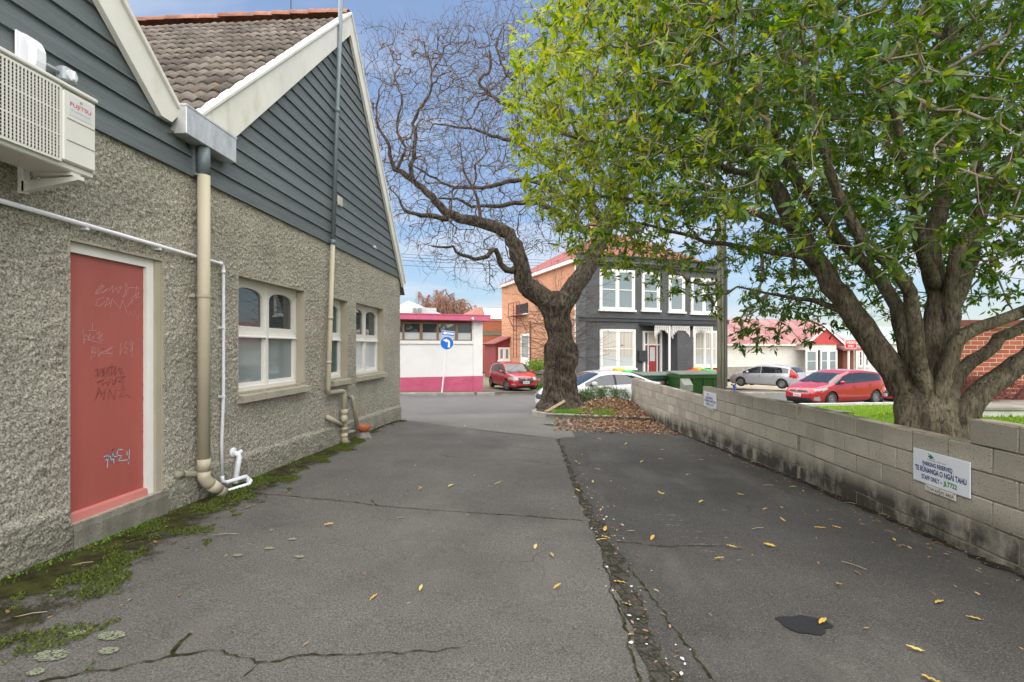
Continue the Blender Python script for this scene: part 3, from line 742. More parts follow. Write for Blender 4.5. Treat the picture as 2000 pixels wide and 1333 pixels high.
# terracotta gully dish on a lump of concrete
GD = empty('gully_dish', (-3.24, 8.68, gz(-3.24, 8.68)), 0, 'broken terracotta gully dish on a concrete lump below the waste pipe', 'drain')
prf = [(.02, .12), (.07, .12), (.105, .16), (.13, .23), (.12, .235), (.09, .17), (.02, .14)]
m = MB(); S_ = 18; vs = []
for r_, z in prf: vs += [(r_ * math.cos(2 * math.pi * k / S_), r_ * math.sin(2 * math.pi * k / S_), z + .014 * math.sin(3 * k) * (z > .2)) for k in range(S_)]
m.add(vs, [(i * S_ + k, i * S_ + (k + 1) % S_, (i + 1) * S_ + (k + 1) % S_, (i + 1) * S_ + k) for i in range(len(prf) - 1) for k in range(S_)])
m.build('dish', MAT['terracotta'], GD, True, world=False)
m = MB(); m.grid(lambda u, v: (( .13 + .02 * math.sin(u * 25)) * math.cos(6.283 * u) * (1 - v * .35), (.11 + .02 * math.sin(u * 19)) * math.sin(6.283 * u) * (1 - v * .35), .13 * v - .02), 18, 3); m.add([(.085 * math.cos(k * .349), .07 * math.sin(k * .349), .112) for k in range(18)], [tuple(range(18))]); m.build('base_lump', MAT['concrete'], GD, world=False)
# conduit along the wall
CX = XL + .035
m = MB(); m.tube([(CX, 2.2, 2.44), (CX, 4.98, 2.40), (CX, 5.02, 2.385), (CX, 5.03, 2.35), (CX, 5.03, 1.0), (CX, 5.00, .5), (CX, 5.01, .10)], .0165, 10); CD = m.build('conduit', MAT['pvc'], BLD, smooth=True)
for y, z in ((3.45, 2.42), (4.15, 2.41)):
    m = MB(); m.tube([(CX, y - .012, z), (CX, y + .012, z)], .021, 10); m.box(XL, XL + .05, y - .012, y + .012, z - .035, z - .016); m.build('saddle', MAT['pvc'], CD)
for z in (1.72, .98):
    m = MB(); m.tube([(CX, 5.03, z - .012), (CX, 5.03, z + .012)], .021, 10); m.box(XL, XL + .05, 4.99, 5.015, z - .012, z + .012); m.build('saddle', MAT['pvc'], CD)
for q0, q1 in (((CX, 4.97, 2.40), (CX, 5.00, 2.40)), ((CX, 5.03, 2.33), (CX, 5.03, 2.30))):
    m = MB(); m.tube([q0, q1], .022, 10); m.build('coupling', MAT['pvc'], CD, smooth=True)
m = MB()
m.tube([(CX, 5.01, .13), (CX, 5.01, .07), (CX + .03, 5.04, .055), (CX + .08, 5.30, .05), (CX + .09, 5.32, .02), (CX + .09, 5.32, -.03)], .021, 10)
m.tube([(CX + .06, 4.98, -.03), (CX + .13, 5.28, -.035), (CX + .10, 5.36, -.02), (CX + .05, 5.36, .02)], .024, 10)
m.build('drain_trap', MAT['pvc'], CD, smooth=True)
m = MB(); m.tube([(CX + .03, 5.18, .0), (CX + .02, 5.27, .27), (CX + .01, 5.27, .30), (CX - .03, 5.24, .33)], .03, 12); m.tube([(XL + .005, 5.22, .335), (XL + .03, 5.22, .335)], .055, 14); m.tube([(CX, 5.27, .31), (CX + .02, 5.32, .33)], .024, 10); m.build('waste_elbow', MAT['pvc'], CD, smooth=True)
m = MB(); m.tube([(XL + .03, 4.36, .31), (XL + .06, 4.78, .22), (XL + .06, 4.83, .18), (XL + .06, 4.84, -.05)], .029, 12); m.tube([(XL + .03, 4.35, .312), (XL + .035, 4.43, .296)], .036, 12); m.build('overflow_pipe', MAT['pipeold'], CD, smooth=True)
# small fittings on the gable
m = MB(); m.bbox(XL + .02, XL + .05, 7.97, 8.13, 3.90, 4.06, .006)
for k in range(6): m.box(XL + .05, XL + .058, 7.985, 8.115, 3.915 + k * .023, 3.928 + k * .023)
m.build('louvre_vent', MAT['cream'], BLD)
m = MB(); m.tube([(XL + .02, 9.72, 3.56), (XL + .075, 9.72, 3.56)], .022, 10); m.tube([(XL + .07, 9.72, 3.56), (XL + .075, 9.74, 3.52)], .012, 8); m.build('camera_fitting', MAT['white'], BLD)
m = MB(); m.tube([(XL - 1.0, 8.4, 7.35), (XL - 1.0, 8.36, 8.4)], .009, 6); m.build('aerial', MAT['black'], BLD)

# windows -------------------------------------------------------------
def window(a, b, c, d, cols, panes, trans=1.66):
    W = MB(); x1 = XL - .125; x0 = x1 - .06
    fw = .045; mu = .05
    W.box(x0, x1, a, a + fw, c, d); W.box(x0, x1, b - fw, b, c, d); W.box(x0, x1, a + fw, b - fw, d - fw * 1.2, d); W.box(x0, x1 + .02, a + fw, b - fw, c, c + fw)
    WO = W.build('window', MAT['cream'], BLD)
    wd = (b - a - 2 * fw - mu * (cols - 1)) / cols
    for i in range(cols):
        y0 = a + fw + i * (wd + mu); y1 = y0 + wd
        if i < cols - 1:
            m = MB(); m.box(x0 + .002, x1 + .012, y1, y1 + mu, c + fw, d - fw * 1.2); m.build('mullion', MAT['cream'], WO)
        m = MB(); m.box(x0 + .004, x1 + .016, y0, y1, trans - .03, trans + .03); m.bbox(x0, x1 + .035, y0, y1, trans - .035, trans - .012, .004); m.build('transom', MAT['white'], WO)
        # arched top sash
        st_ = .048; ytop = d - fw * 1.2; zb0 = trans + .03; S = MB()
        S.box(x0 + .01, x1 - .004, y0, y0 + st_, zb0, ytop); S.box(x0 + .01, x1 - .004, y1 - st_, y1, zb0, ytop); S.box(x0 + .01, x1 - .004, y0 + st_, y1 - st_, zb0, zb0 + .075)
        ia, ib = y0 + st_, y1 - st_; rad = (ib - ia) / 2; hz = .15; cz = ytop - .04 - hz
        A_ = [((ia + ib) / 2 - rad * math.cos(math.pi * k / 16), cz + hz * math.sin(math.pi * k / 16) ** .62) for k in range(17)]
        for (p, q) in zip(A_, A_[1:]): S.add([(xx, *pt) for xx in (x0 + .01, x1 - .004) for pt in (p, q, (q[0], ytop), (p[0], ytop))], [(0, 3, 2, 1), (4, 5, 6, 7), (0, 1, 5, 4)])
        S.build('sash', MAT['cream'], WO)
        g = MB(); g.box(x0 + .02, x0 + .026, y0 + .01, y1 - .01, zb0, ytop); g.build('pane', panes[0], WO)
        S = MB(); sb = .036; zc0, zc1 = c + fw, trans - .03
        S.box(x0 + .01, x1 - .004, y0, y0 + sb, zc0, zc1); S.box(x0 + .01, x1 - .004, y1 - sb, y1, zc0, zc1); S.box(x0 + .01, x1 - .004, y0 + sb, y1 - sb, zc0, zc0 + .05); S.build('sash', MAT['white'], WO)
        g = MB(); g.box(x0 + .022, x0 + .028, y0 + .01, y1 - .01, zc0 + .01, zc1); g.build('pane', panes[1], WO)
    m = MB(); e = .03
    m.add([(XL - .13, a + .004, c), (XL + .085, a - e, c - .035), (XL + .09, a - e, c - .11), (XL - .02, a - e, c - .12), (XL - .13, b - .004, c), (XL + .085, b + e, c - .035), (XL + .09, b + e, c - .11), (XL - .02, b + e, c - .12)],
          [(0, 1, 2, 3), (7, 6, 5, 4), (0, 4, 5, 1), (1, 5, 6, 2), (2, 6, 7, 3)]); m.build('sill', MAT['sill'], WO)
    return WO
window(*WOPEN[1], 2, (MAT['pane'], MAT['frosted']))
window(*WOPEN[2], 1, (MAT['tealpane'], MAT['tealpane']))
w3 = window(*WOPEN[3], 2, (MAT['pane'], MAT['palepane']))
m = MB(); m.box(XL - .160, XL - .155, 9.66, 9.76, 1.50, 1.60); m.build('sticker', M('orange_sticker', (.60, .16, .04), .5), w3)

# door -----------------------------------------------------------------
a, b, c, d = WOPEN[0]; x1 = XL - .07
m = MB(); m.box(XL - .29, x1 + .03, b - .13, b - .055, c, d); m.box(XL - .29, x1 + .028, a, b - .13, d - .075, d - .001); DR = m.build('door_frame', MAT['white'], BLD)
m = MB(); m.box(XL - .29, x1 + .055, b - .055, b - .001, c - .0, d); m.build('door_trim', MAT['render'], DR)
m = MB(); m.bbox(x1 - .04, x1, a - .02, b - .13, c + .05, d - .075, .003); DL = m.build('door', MAT['door'], DR)
m = MB(); m.add([(x1 - .03, a - .02, c + .075), (x1 + .035, a - .02, c + .055), (x1 + .045, a - .02, c + .0), (x1 - .03, a - .02, c + .0), (x1 - .03, b - .13, c + .075), (x1 + .035, b - .13, c + .055), (x1 + .045, b - .13, c + .0), (x1 - .03, b - .13, c + .0)],
      [(0, 1, 2, 3), (7, 6, 5, 4), (0, 4, 5, 1), (1, 5, 6, 2), (2, 6, 7, 3)]); m.build('weather_bar', MAT['doorlip'], DR)
for k in range(14):
    m = MB(); m.tube([(x1 + .001, b - .142, c + .15 + k * .138), (x1 + .005, b - .142, c + .15 + k * .138)], .006, 6); m.build('screw', MAT['door'], DL)
m = MB(); m.grid(lambda u, v: (XL + .04 + .004 * math.sin(u * 31) + (.01 if v < .9 else -.0), a - .02 + (b - a + .03) * u, -.12 + .318 * v), 20, 8)
m.box(XL - .25, XL + .04, a - .02, b + .01, -.12, .197); m.build('door_step', MAT['stepconc'], BLD)
# graffiti tags on the door
def scribble(strokes, mat, w_, name='graffiti'):
    m = MB()
    for s in strokes:
        p = [Vector((x1 + .0025, q[0], q[1])) for q in s]
        for i in range(len(p) - 1):
            d_ = (p[i + 1] - p[i])
            if d_.length < 1e-5: continue
            n = Vector((0, -d_.z, d_.y)).normalized() * w_ / 2; e_ = d_.normalized() * w_ * .3
            m.add([p[i] - n - e_, p[i] + n - e_, p[i + 1] + n + e_, p[i + 1] - n + e_], [(0, 1, 2, 3)])
    m.build(name, mat, DL)
def dpt(px, py):
    v = on_x(px, py, x1); return (v.y, v.z)
def zz(pts): return [dpt(120 + x / 2.9, 460 + y / 2.9) for x, y in pts]
tagw = M('tag_pale', (.53, .31, .30), .6, .05); tagd = M('tag_dark', (.13, .045, .042), .6, .05); tagg = M('tag_grey', (.36, .40, .44), .6, .05); tagf = M('tag_faint', (.46, .20, .19), .6, .05)
scribble([zz(s) for s in ([(190, 325), (215, 290), (240, 285), (190, 335), (235, 318), (265, 300), (230, 330)], [(222, 270), (226, 295)], [(268, 315), (290, 285), (285, 325), (310, 295), (318, 330), (340, 290), (320, 300)], [(345, 350), (378, 300), (360, 268), (362, 320), (372, 335), (345, 350)], [(385, 295), (440, 300)], [(425, 285), (415, 360)], [(390, 360), (440, 320), (420, 355), (448, 348)],
                             [(240, 350), (205, 362), (192, 395), (215, 402), (245, 375)], [(245, 410), (262, 350), (275, 385), (240, 398)], [(275, 410), (285, 360), (330, 415), (345, 365), (370, 440)], [(395, 385), (405, 360), (370, 405)])], tagw, .0034)
scribble([zz(s) for s in ([(120, 530), (125, 620), (135, 560), (150, 580), (165, 545), (150, 595), (185, 570), (175, 590)], [(150, 540), (200, 538)], [(175, 495), (172, 540)], [(195, 560), (215, 545), (205, 590), (230, 555), (215, 600), (240, 590)], [(135, 590), (230, 612)],
                             [(165, 705), (172, 630), (190, 640), (168, 665), (195, 660), (180, 690)], [(205, 635), (208, 690), (235, 640), (205, 690)], [(215, 672), (295, 630), (250, 660), (290, 672), (225, 668)], [(335, 610), (328, 680), (345, 640)], [(370, 600), (352, 632), (372, 640), (355, 665), (372, 668)], [(395, 590), (385, 620), (405, 640), (388, 660), (405, 600), (398, 690)])], tagw, .0032)
scribble([zz(s) for s in ([(185, 765), (235, 755), (190, 800)], [(200, 750), (205, 800), (240, 760), (225, 800)], [(245, 745), (235, 800), (262, 755), (250, 805)], [(270, 735), (268, 800)], [(255, 752), (310, 742)], [(285, 725), (282, 795), (305, 750), (300, 795), (325, 750), (335, 790)], [(335, 750), (350, 790)],
                             [(195, 835), (230, 820), (205, 840)], [(240, 810), (228, 850), (255, 830), (262, 855), (275, 812)], [(285, 815), (290, 850), (310, 810), (300, 850)], [(310, 805), (360, 800), (320, 830), (355, 830)], [(345, 835), (350, 865)])], tagd, .0034)
scribble([zz(s) for s in ([(195, 925), (210, 860), (240, 935), (245, 870)], [(200, 900), (250, 890)], [(265, 930), (270, 870), (300, 930), (310, 860)], [(320, 880), (360, 870), (325, 915), (370, 905), (395, 920)], [(185, 940), (215, 880)])], tagd, .0028)
scribble([zz(s) for s in ([(240, 1255), (275, 1240), (250, 1275)], [(262, 1245), (258, 1315)], [(272, 1245), (285, 1285), (290, 1215), (295, 1290)], [(280, 1262), (315, 1250)], [(345, 1215), (318, 1212), (312, 1245), (342, 1250), (318, 1278), (378, 1272), (378, 1295)], [(370, 1225), (370, 1245)], [(384, 1215), (380, 1280)])], tagg, .010)
scribble([zz(s) for s in ([(455, 985), (462, 915), (468, 950)], [(380, 465), (385, 430), (405, 460), (412, 425), (430, 480), (440, 440)])], tagf, .004)

# ------------------------------------------------------------------ heat pump unit on brackets
ACU = empty('heat_pump', (-3.20, 2.74, 2.62), 0, 'white heat pump outdoor unit on wall brackets above the red door', 'heat pump')
fx = -3.03; y0, y1, z0, z1 = 2.30, 3.14, 2.65, 3.17
m = MB(); m.bbox(-3.33, fx - .02, y0, y1, z0, z1, .008); CASE = m.build('casing', MAT['acwhite'], ACU)
m = MB(); m.bbox(-3.345, fx + .006, y0 - .008, y1 + .008, z1 - .004, z1 + .022, .006); m.build('lid', MAT['acwhite'], ACU)
gy1 = 2.885
m = MB(); m.box(fx - .0195, fx - .017, y0 + .02, gy1, z0 + .045, z1 - .03); m.build('fan_opening', MAT['acdark'], ACU)
GR = MB(); GR.box(fx - .02, fx, gy1, gy1 + .012, z0 + .03, z1 - .02); GR.box(fx - .02, fx, y0, gy1, z0 + .03, z0 + .045); GR.box(fx - .02, fx, y0, gy1, z1 - .03, z1 - .015); GRO = GR.build('grille', MAT['acwhite'], ACU)
y = y0 + .01
while y < gy1 - .006:
    m = MB(); m.box(fx - .004, fx + .002, y, y + .0075, z0 + .045, z1 - .03); m.build('slat', MAT['acwhite'], GRO); y += .0205
for k in range(1, 21):
    z = z0 + .045 + k * (z1 - z0 - .075) / 21; h = .005 if k in (7, 14) else .0022
    m = MB(); m.box(fx - .005, fx - (.0 if k in (7, 14) else .003), y0 + .005, gy1, z - h, z + h); m.build('slat', MAT['acwhite'], GRO)
m = MB(); S_ = 24; 
for k in range(5):
    a = k * 1.2566; m.add([(fx - .05, 2.60 + .03 * math.cos(a), 2.91 + .03 * math.sin(a)), (fx - .05, 2.60 + .2 * math.cos(a), 2.91 + .2 * math.sin(a)), (fx - .03, 2.60 + .2 * math.cos(a + .7), 2.91 + .2 * math.sin(a + .7)), (fx - .03, 2.60 + .04 * math.cos(a + .9), 2.91 + .04 * math.sin(a + .9))], [(0, 1, 2, 3)])
m.build('fan', MAT['greyplastic'], ACU)
m = MB(); m.bbox(fx - .02, fx + .004, gy1 + .014, y1 - .006, z0 + .04, z1 - .02, .012); PN = m.build('service_panel', MAT['acwhite'], ACU)
for z in (2.83, 2.97):
    m = MB(); m.bbox(fx + .003, fx + .008, gy1 + .04, y1 - .02, z, z + .008, .002); m.build('rib', MAT['acwhite'], PN)
m = MB(); m.box(fx + .004, fx + .0055, 2.94, 3.10, 3.0, 3.125); m.build('badge', M('badge', (.60, .61, .60), .4), PN)
for yy in (2.40, 3.02):
    m = MB(); m.box(XL + .002, XL + .045, yy - .02, yy + .02, 2.52, 2.95); m.add([(XL + .03, yy - .02, 2.60), (fx + .01, yy - .02, 2.625), (fx + .01, yy + .02, 2.625), (XL + .03, yy + .02, 2.60), (XL + .03, yy - .02, 2.53), (fx + .01, yy - .02, 2.60), (fx + .01, yy + .02, 2.60), (XL + .03, yy + .02, 2.53)], [(0, 1, 2, 3), (7, 6, 5, 4), (0, 4, 5, 1), (1, 5, 6, 2), (2, 6, 7, 3)])
    m.box(-3.32, -3.06, yy - .035, yy + .035, 2.628, 2.65); m.build('bracket', MAT['acwhite'], ACU)
for yy in (2.5, 2.9):
    m = MB(); m.tube([(fx - .0, yy, z0 + .022), (fx + .003, yy, z0 + .022)], .005, 8); m.build('screw', MAT['galv'], CASE)
AC_TEXT = [('FUJITSU', .145, .026, 'redprint', 2.947, 3.06, .012), ('Air Conditioner Inverter', .13, .007, 'blackprint', 2.955, 3.032, 0)]
m = MB(); m.tube([(fx + .0065, 3.022 + .008 * math.cos(a), 3.108 + .006 * math.sin(a)) for a in [i * .45 for i in range(13)]], .0013, 5); m.build('emblem', MAT['redprint'], PN)
# cable cowl and isolator
CW = empty('cable_cowl', (XL + .04, 3.1, 3.35), 0, 'white plastic pipe cover fixed to the boards above the heat pump', 'pipe cover')
m = MB(); m.bbox(XL + .03, XL + .042, 2.955, 3.125, 3.35, 3.575, .006); m.build('back_plate', MAT['pvc'], CW)
m = MB()
prof_ = [(2.975, .0), (2.985, .055), (3.01, .085), (3.07, .085), (3.10, .055), (3.11, .0)]
vs = []
for z_, k_ in ((3.345, .85), (3.40, 1.0), (3.48, 1.0), (3.54, .62), (3.565, .25)): vs += [(XL + .042 + d_ * k_, y_, z_) for y_, d_ in prof_]
m.add(vs, [(r_ * 6 + i, r_ * 6 + i + 1, r_ * 6 + 7 + i, r_ * 6 + 6 + i) for r_ in range(4) for i in range(5)] + [tuple(range(5, -1, -1)), tuple(range(24, 30))]); m.build('hood', MAT['pvc'], CW)
IS = empty('isolator_switch', (XL + .04, 3.27, 3.44), 0, 'pale grey rotary isolator switch beside the white pipe cover', 'switch')
m = MB(); m.bbox(XL + .03, XL + .105, 3.215, 3.32, 3.385, 3.49, .012); m.build('switch_box', MAT['greyplastic'], IS)
m = MB(); m.disc((XL + .105, 3.268, 3.437), (1, 0, 0), .038, .012, 20); m.bbox(XL + .115, XL + .135, 3.260, 3.276, 3.405, 3.469, .004); m.build('knob', MAT['pvc'], IS)
m = MB(); m.tube([(XL + .065, 3.11, 3.44), (XL + .065, 3.216, 3.44)], .013, 10); m.build('conduit', MAT['greyplastic'], IS, True)

# ================================================================== block wall on the right
from mathutils import noise as mnoise
def text_fit(s, width, cap, mat, parent, name='lettering', place=None, ext=.0008, bold=.0):
    """lettering as a thin mesh, left edge at x=0, baseline y=0, scaled to width x cap; place maps (x,y,z) to parent coordinates"""
    c = bpy.data.curves.new(name, 'FONT'); c.body = s; c.size = 1; c.extrude = 0; c.offset = bold; c.resolution_u = 3
    o = bpy.data.objects.new('tmp', c); COL.objects.link(o); bpy.context.view_layer.update()
    me = bpy.data.meshes.new_from_object(o.evaluated_get(bpy.context.evaluated_depsgraph_get()))
    bpy.data.objects.remove(o)
    xs = [v.co.x for v in me.vertices]; x0, x1_ = min(xs), max(xs)
    for v in me.vertices: v.co = Vector(place((v.co.x - x0) / (x1_ - x0) * width, v.co.y / .73 * cap, ext))
    me.materials.clear(); me.materials.append(mat); me.update()
    o = link(name, me, parent); return o
for s_, w_, c_, mt, yy, zz_, bd in AC_TEXT:
    text_fit(s_, w_, c_, MAT[mt], PN, place=lambda x, y, z: tuple(Vector((fx + .0062, yy + x, zz_ + y)) - OFF[ACU.name]), bold=bd)
BW = empty('block_wall', (3.40, 6.5, 0), 0, 'long grey concrete block wall with a stepped top along the driveway', 'wall')
TH = .15; BEND = 6.5; dirf = Vector((-.0595, 1, 0)).normalized(); YEND = 15.72
def wall_pt(s):                      # s = running length measured from the bend
    return Vector((3.40, BEND + s, 0)) if s <= 0 else Vector((3.40, BEND, 0)) + dirf * s
def block_mesh(L_, seed):
    m = MB(); m.bbox(0, TH, .005, L_ - .005, .005, .195, .006)
    rs = random.Random(seed); m.v = [(x + (rs.uniform(-.002, .003) if x < .01 else 0), y + rs.uniform(-.0015, .0015), z + rs.uniform(-.0015, .0015)) for x, y, z in m.v]
    return m.mesh('concrete_block', MAT['block'])
FULL = [block_mesh(.4, i) for i in range(6)]; HALF = [block_mesh(.2, 9)]
send = (YEND - BEND) / dirf.y; s_near, s_step1, s_step2 = -5.2, 4.09 - BEND, 9.95 - BEND
rnd = random.Random(12); nb = 0; core = MB()
def course_span(k):                  # k = 0 is the course 0.74..0.94
    return (s_near, s_step1) if k == 0 else (s_near, s_step2) if k == 1 else (s_near, send)
for k in range(0, 8):
    zb = .74 - .2 * k; a, b = course_span(k)
    s = s_step1 + (0 if k % 2 == 0 else .2) - .4 * 40
    while s < b - .05:
        e = s + .4
        if e <= a + .01: s = e; continue
        s0, e0 = max(s, a), min(e, b)
        mid = wall_pt((s0 + e0) / 2)
        if zb + .2 < gz(mid.x, mid.y) - .02 or e0 - s0 < .1: s = e; continue
        L_ = e0 - s0; me = rnd.choice(FULL) if L_ > .3 else HALF[0]
        crack = .012 if (s0 > send - .75) else 0
        p = wall_pt(s0 + crack); o = link('concrete_block', me, BW); nb += 1
        o.location = Vector((p.x + rnd.uniform(-.002, .002), p.y, zb)) - OFF[BW.name]
        o.rotation_euler = (0, 0, 0 if (s0 + e0) / 2 < 0 else math.atan2(.0595, 1)); o.scale = (1, (L_) / (.4 if L_ > .3 else .2), 1)
        s = e
    pts = [a + .01, max(a + .01, min(0, b - .01)), b - .01]
    for p0, p1 in zip(pts, pts[1:]):
        if p1 - p0 < .05: continue
        A_, B_ = wall_pt(p0), wall_pt(p1); z0, z1 = zb - (0 if k < 7 else 0) + .0, zb + .197
        core.add([(A_.x + .008, A_.y, z0), (B_.x + .008, B_.y, z0), (B_.x + TH - .006, B_.y, z0), (A_.x + TH - .006, A_.y, z0), (A_.x + .008, A_.y, z1), (B_.x + .008, B_.y, z1), (B_.x + TH - .006, B_.y, z1), (A_.x + TH - .006, A_.y, z1)],
                 [(4, 5, 6, 7), (0, 1, 5, 4), (1, 2, 6, 5), (2, 3, 7, 6), (3, 0, 4, 7)])
core.build('mortar', MAT['mortar'], BW)
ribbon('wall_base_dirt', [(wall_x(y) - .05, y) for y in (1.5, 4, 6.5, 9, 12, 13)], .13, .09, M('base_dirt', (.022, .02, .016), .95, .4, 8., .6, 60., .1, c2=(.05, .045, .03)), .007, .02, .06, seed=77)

def park_sign(yl, zt, label):
    xw = wall_x(yl) - .004; W_, H_ = .59, .288
    root = empty('parking_sign', (xw, yl, zt - H_), math.atan2(.0595, 1) if yl > 6.5 else 0, label, 'parking sign', 'parking signs on the block wall')
    m = MB(); m.bbox(-.012, -.002, -W_, 0, 0, H_, .002); m.build('board', MAT['signwhite'], root, world=False)
    pl = lambda u0, v0: (lambda x, y, z: (-.0125 - z, -(u0 * W_ + x), v0 * H_ + y))
    text_fit('PARKING RESERVED', .315 * 1., .036, MAT['navy'], root, place=pl(.19, .56), bold=.03)
    text_fit('TE RŪNANGA O NGĀI TAHU', .535, .046, MAT['navy'], root, place=pl(.045, .345), bold=.03)
    text_fit('STAFF ONLY –', .222, .040, MAT['navy'], root, place=pl(.17, .125), bold=.03)
    text_fit('JLT722', .135, .040, MAT['greenprint'], root, place=pl(.57, .125), bold=.03)
    text_fit('Te Rūnanga o NGĀI TAHU', .20, .010, MAT['blackprint'], root, place=pl(.28, .735))
    def poly(pts, mat, nm):
        m = MB(); m.add([(-.0133, -p[0] * W_, p[1] * H_) for p in pts], [tuple(range(len(pts)))]); m.build(nm, mat, root, world=False)
    poly([(.29, .85), (.345, .93), (.36, .90), (.40, .86), (.36, .83)], MAT['greenprint'], 'emblem')
    poly([(.29, .845), (.355, .825), (.40, .85), (.345, .785)], MAT['navy'], 'emblem')
    poly([(.29, .92), (.305, .94), (.325, .92), (.305, .905)], MAT['navy'], 'emblem'); poly([(.38, .80), (.41, .825), (.415, .79)], MAT['navy'], 'emblem')
    m = MB(); m.bbox(-.010, -.002, -.455, -.135, -.062, -.004, .003); tb = m.build('tow_plate', MAT['signold'], root, world=False)
    text_fit('TOW AWAY AREA', .285, .030, MAT['blackprint'], tb, place=lambda x, y, z: (-.0105 - z, -(.152 + x), -.05 + y), bold=.006)
    for yy, zz_ in ((-.15, -.012), (-.44, -.012), (-.295, -.012), (-.295, -.056)):
        m = MB(); m.tube([(-.010, yy, zz_), (-.013, yy, zz_)], .004, 6); m.build('screw', MAT['blackprint'], tb, world=False)
park_sign(4.655, .592, 'white parking reserved sign nearest the camera, beside the step in the wall top')
park_sign(9.80, .650, 'white parking reserved sign at the far end of the wall near the green bins')

# ================================================================== tree bed at the street end
PB = empty('tree_bed', (.1, 13.1, gz(.1, 13.1)), 0, 'raised concrete edged bed around the bare oak tree', 'planter')
ring = [(2.98, 13.12), (.10, 13.12), (-.30, 14.1), (-.12, 15.9), (2.85, 16.6)]
for (p, q), nm in zip(zip(ring, ring[1:]), range(9)):
    d = (Vector(q) - Vector(p)).normalized(); n = Vector((d.y, -d.x)); m = MB(); vs = []
    for pt in (p, q):
        for o_, z in ((0, -.12), (0, .135), (.01, .15), (.10, .155), (.11, .14), (.11, -.12)):
            x, y = pt[0] + n.x * o_, pt[1] + n.y * o_; vs.append((x, y, gz(x, y) + z))
    m.add(vs, [(0, 1, 2, 3, 4, 5), (11, 10, 9, 8, 7, 6)] + [(k, 6 + k, 6 + (k + 1) % 6, (k + 1) % 6) for k in range(6)]); m.build('edging', MAT['kerb'], PB)
def bed_z(x, y):
    b = .10 + .34 * math.exp(-(((x - 2.2) / 1.0) ** 2 + ((y - 15.3) / 1.0) ** 2)) + .12 * math.exp(-(((x - .6) / .9) ** 2 + ((y - 14.9) / .9) ** 2))
    return gz(x, y) + b + .02 * mnoise.noise(Vector((x * 3, y * 3, 0)))
def f_bed(u, v):
    y = 13.08 + 3.45 * v; xl = .12 - .4 * cl((y - 13.1), 0, 1) + .1 * cl((y - 14.1) / 2, 0, 1); x = xl + (2.95 - (y - 13) * .06 - xl) * u
    return (x, y, bed_z(x, y))
m = MB(); m.grid(f_bed, 24, 24); m.build('soil', MAT['earth'], PB, True)

# leaf template shared by every tree, litter and fallen leaf
def leaf_tpl(w_, wav=.0, curl=.18, n=5, fold=.25, lobes=0):
    """pointed leaf along +x, unit length; returns verts, tris"""
    v = []; f = []
    for i in range(n + 1):
        u = i / n; hw = w_ * (math.sin(math.pi * min(1, u * .93 + .03)) ** .8) * (1 - .25 * u)
        if lobes: hw *= (.72 + .45 * abs(math.sin(lobes * math.pi * u)))
        if i in (0, n): hw = .004
        z = -curl * u * u
        v += [(u, hw, z + fold * hw + wav * math.sin(i * 2.3)), (u, 0, z), (u, -hw, z + fold * hw + wav * math.sin(i * 2.3 + 2))]
    for i in range(n):
        a = i * 3; b = a + 3
        for j in (0, 1): f += [(a + j, b + j, b + j + 1), (a + j, b + j + 1, a + j + 1)]
    return np.array(v), np.array(f)
def scatter_leaves(name, pos, dirs, ups, size, tpl, mat, rnd_=None, parent=None, off=None, **kw):
    V, T = tpl; n = len(pos)
    d = dirs / np.linalg.norm(dirs, axis=1, keepdims=True); sd_ = np.cross(ups, d); sd_ /= np.linalg.norm(sd_, axis=1, keepdims=True) + 1e-9; up_ = np.cross(d, sd_)
    Rm = np.stack([d, sd_, up_], 2)                                # columns
    P = np.einsum('nij,vj->nvi', Rm, V) * size[:, None, None] + pos[:, None]
    Tt = (T[None] + (np.arange(n) * len(V))[:, None, None]).reshape(-1, 3)
    a = np.repeat(RNG.random(n) * .995 if rnd_ is None else rnd_, len(V))
    P = P.reshape(-1, 3)
    if off is not None: P = P - np.array(off)
    o = link(name, attr_mesh(name, P, Tt, a, mat), parent); return props(o, **kw)
LT = leaf_tpl(.17, .02, .22); LT3 = leaf_tpl(.18, .02, .2, 3); LT2 = leaf_tpl(.19, .0, .15, 2); LT4 = leaf_tpl(.20, .015, .15, 4); LTO = leaf_tpl(.26, .03, .1, 8, .2, 3); LTF = leaf_tpl(.26, .05, .2, 4, .3)

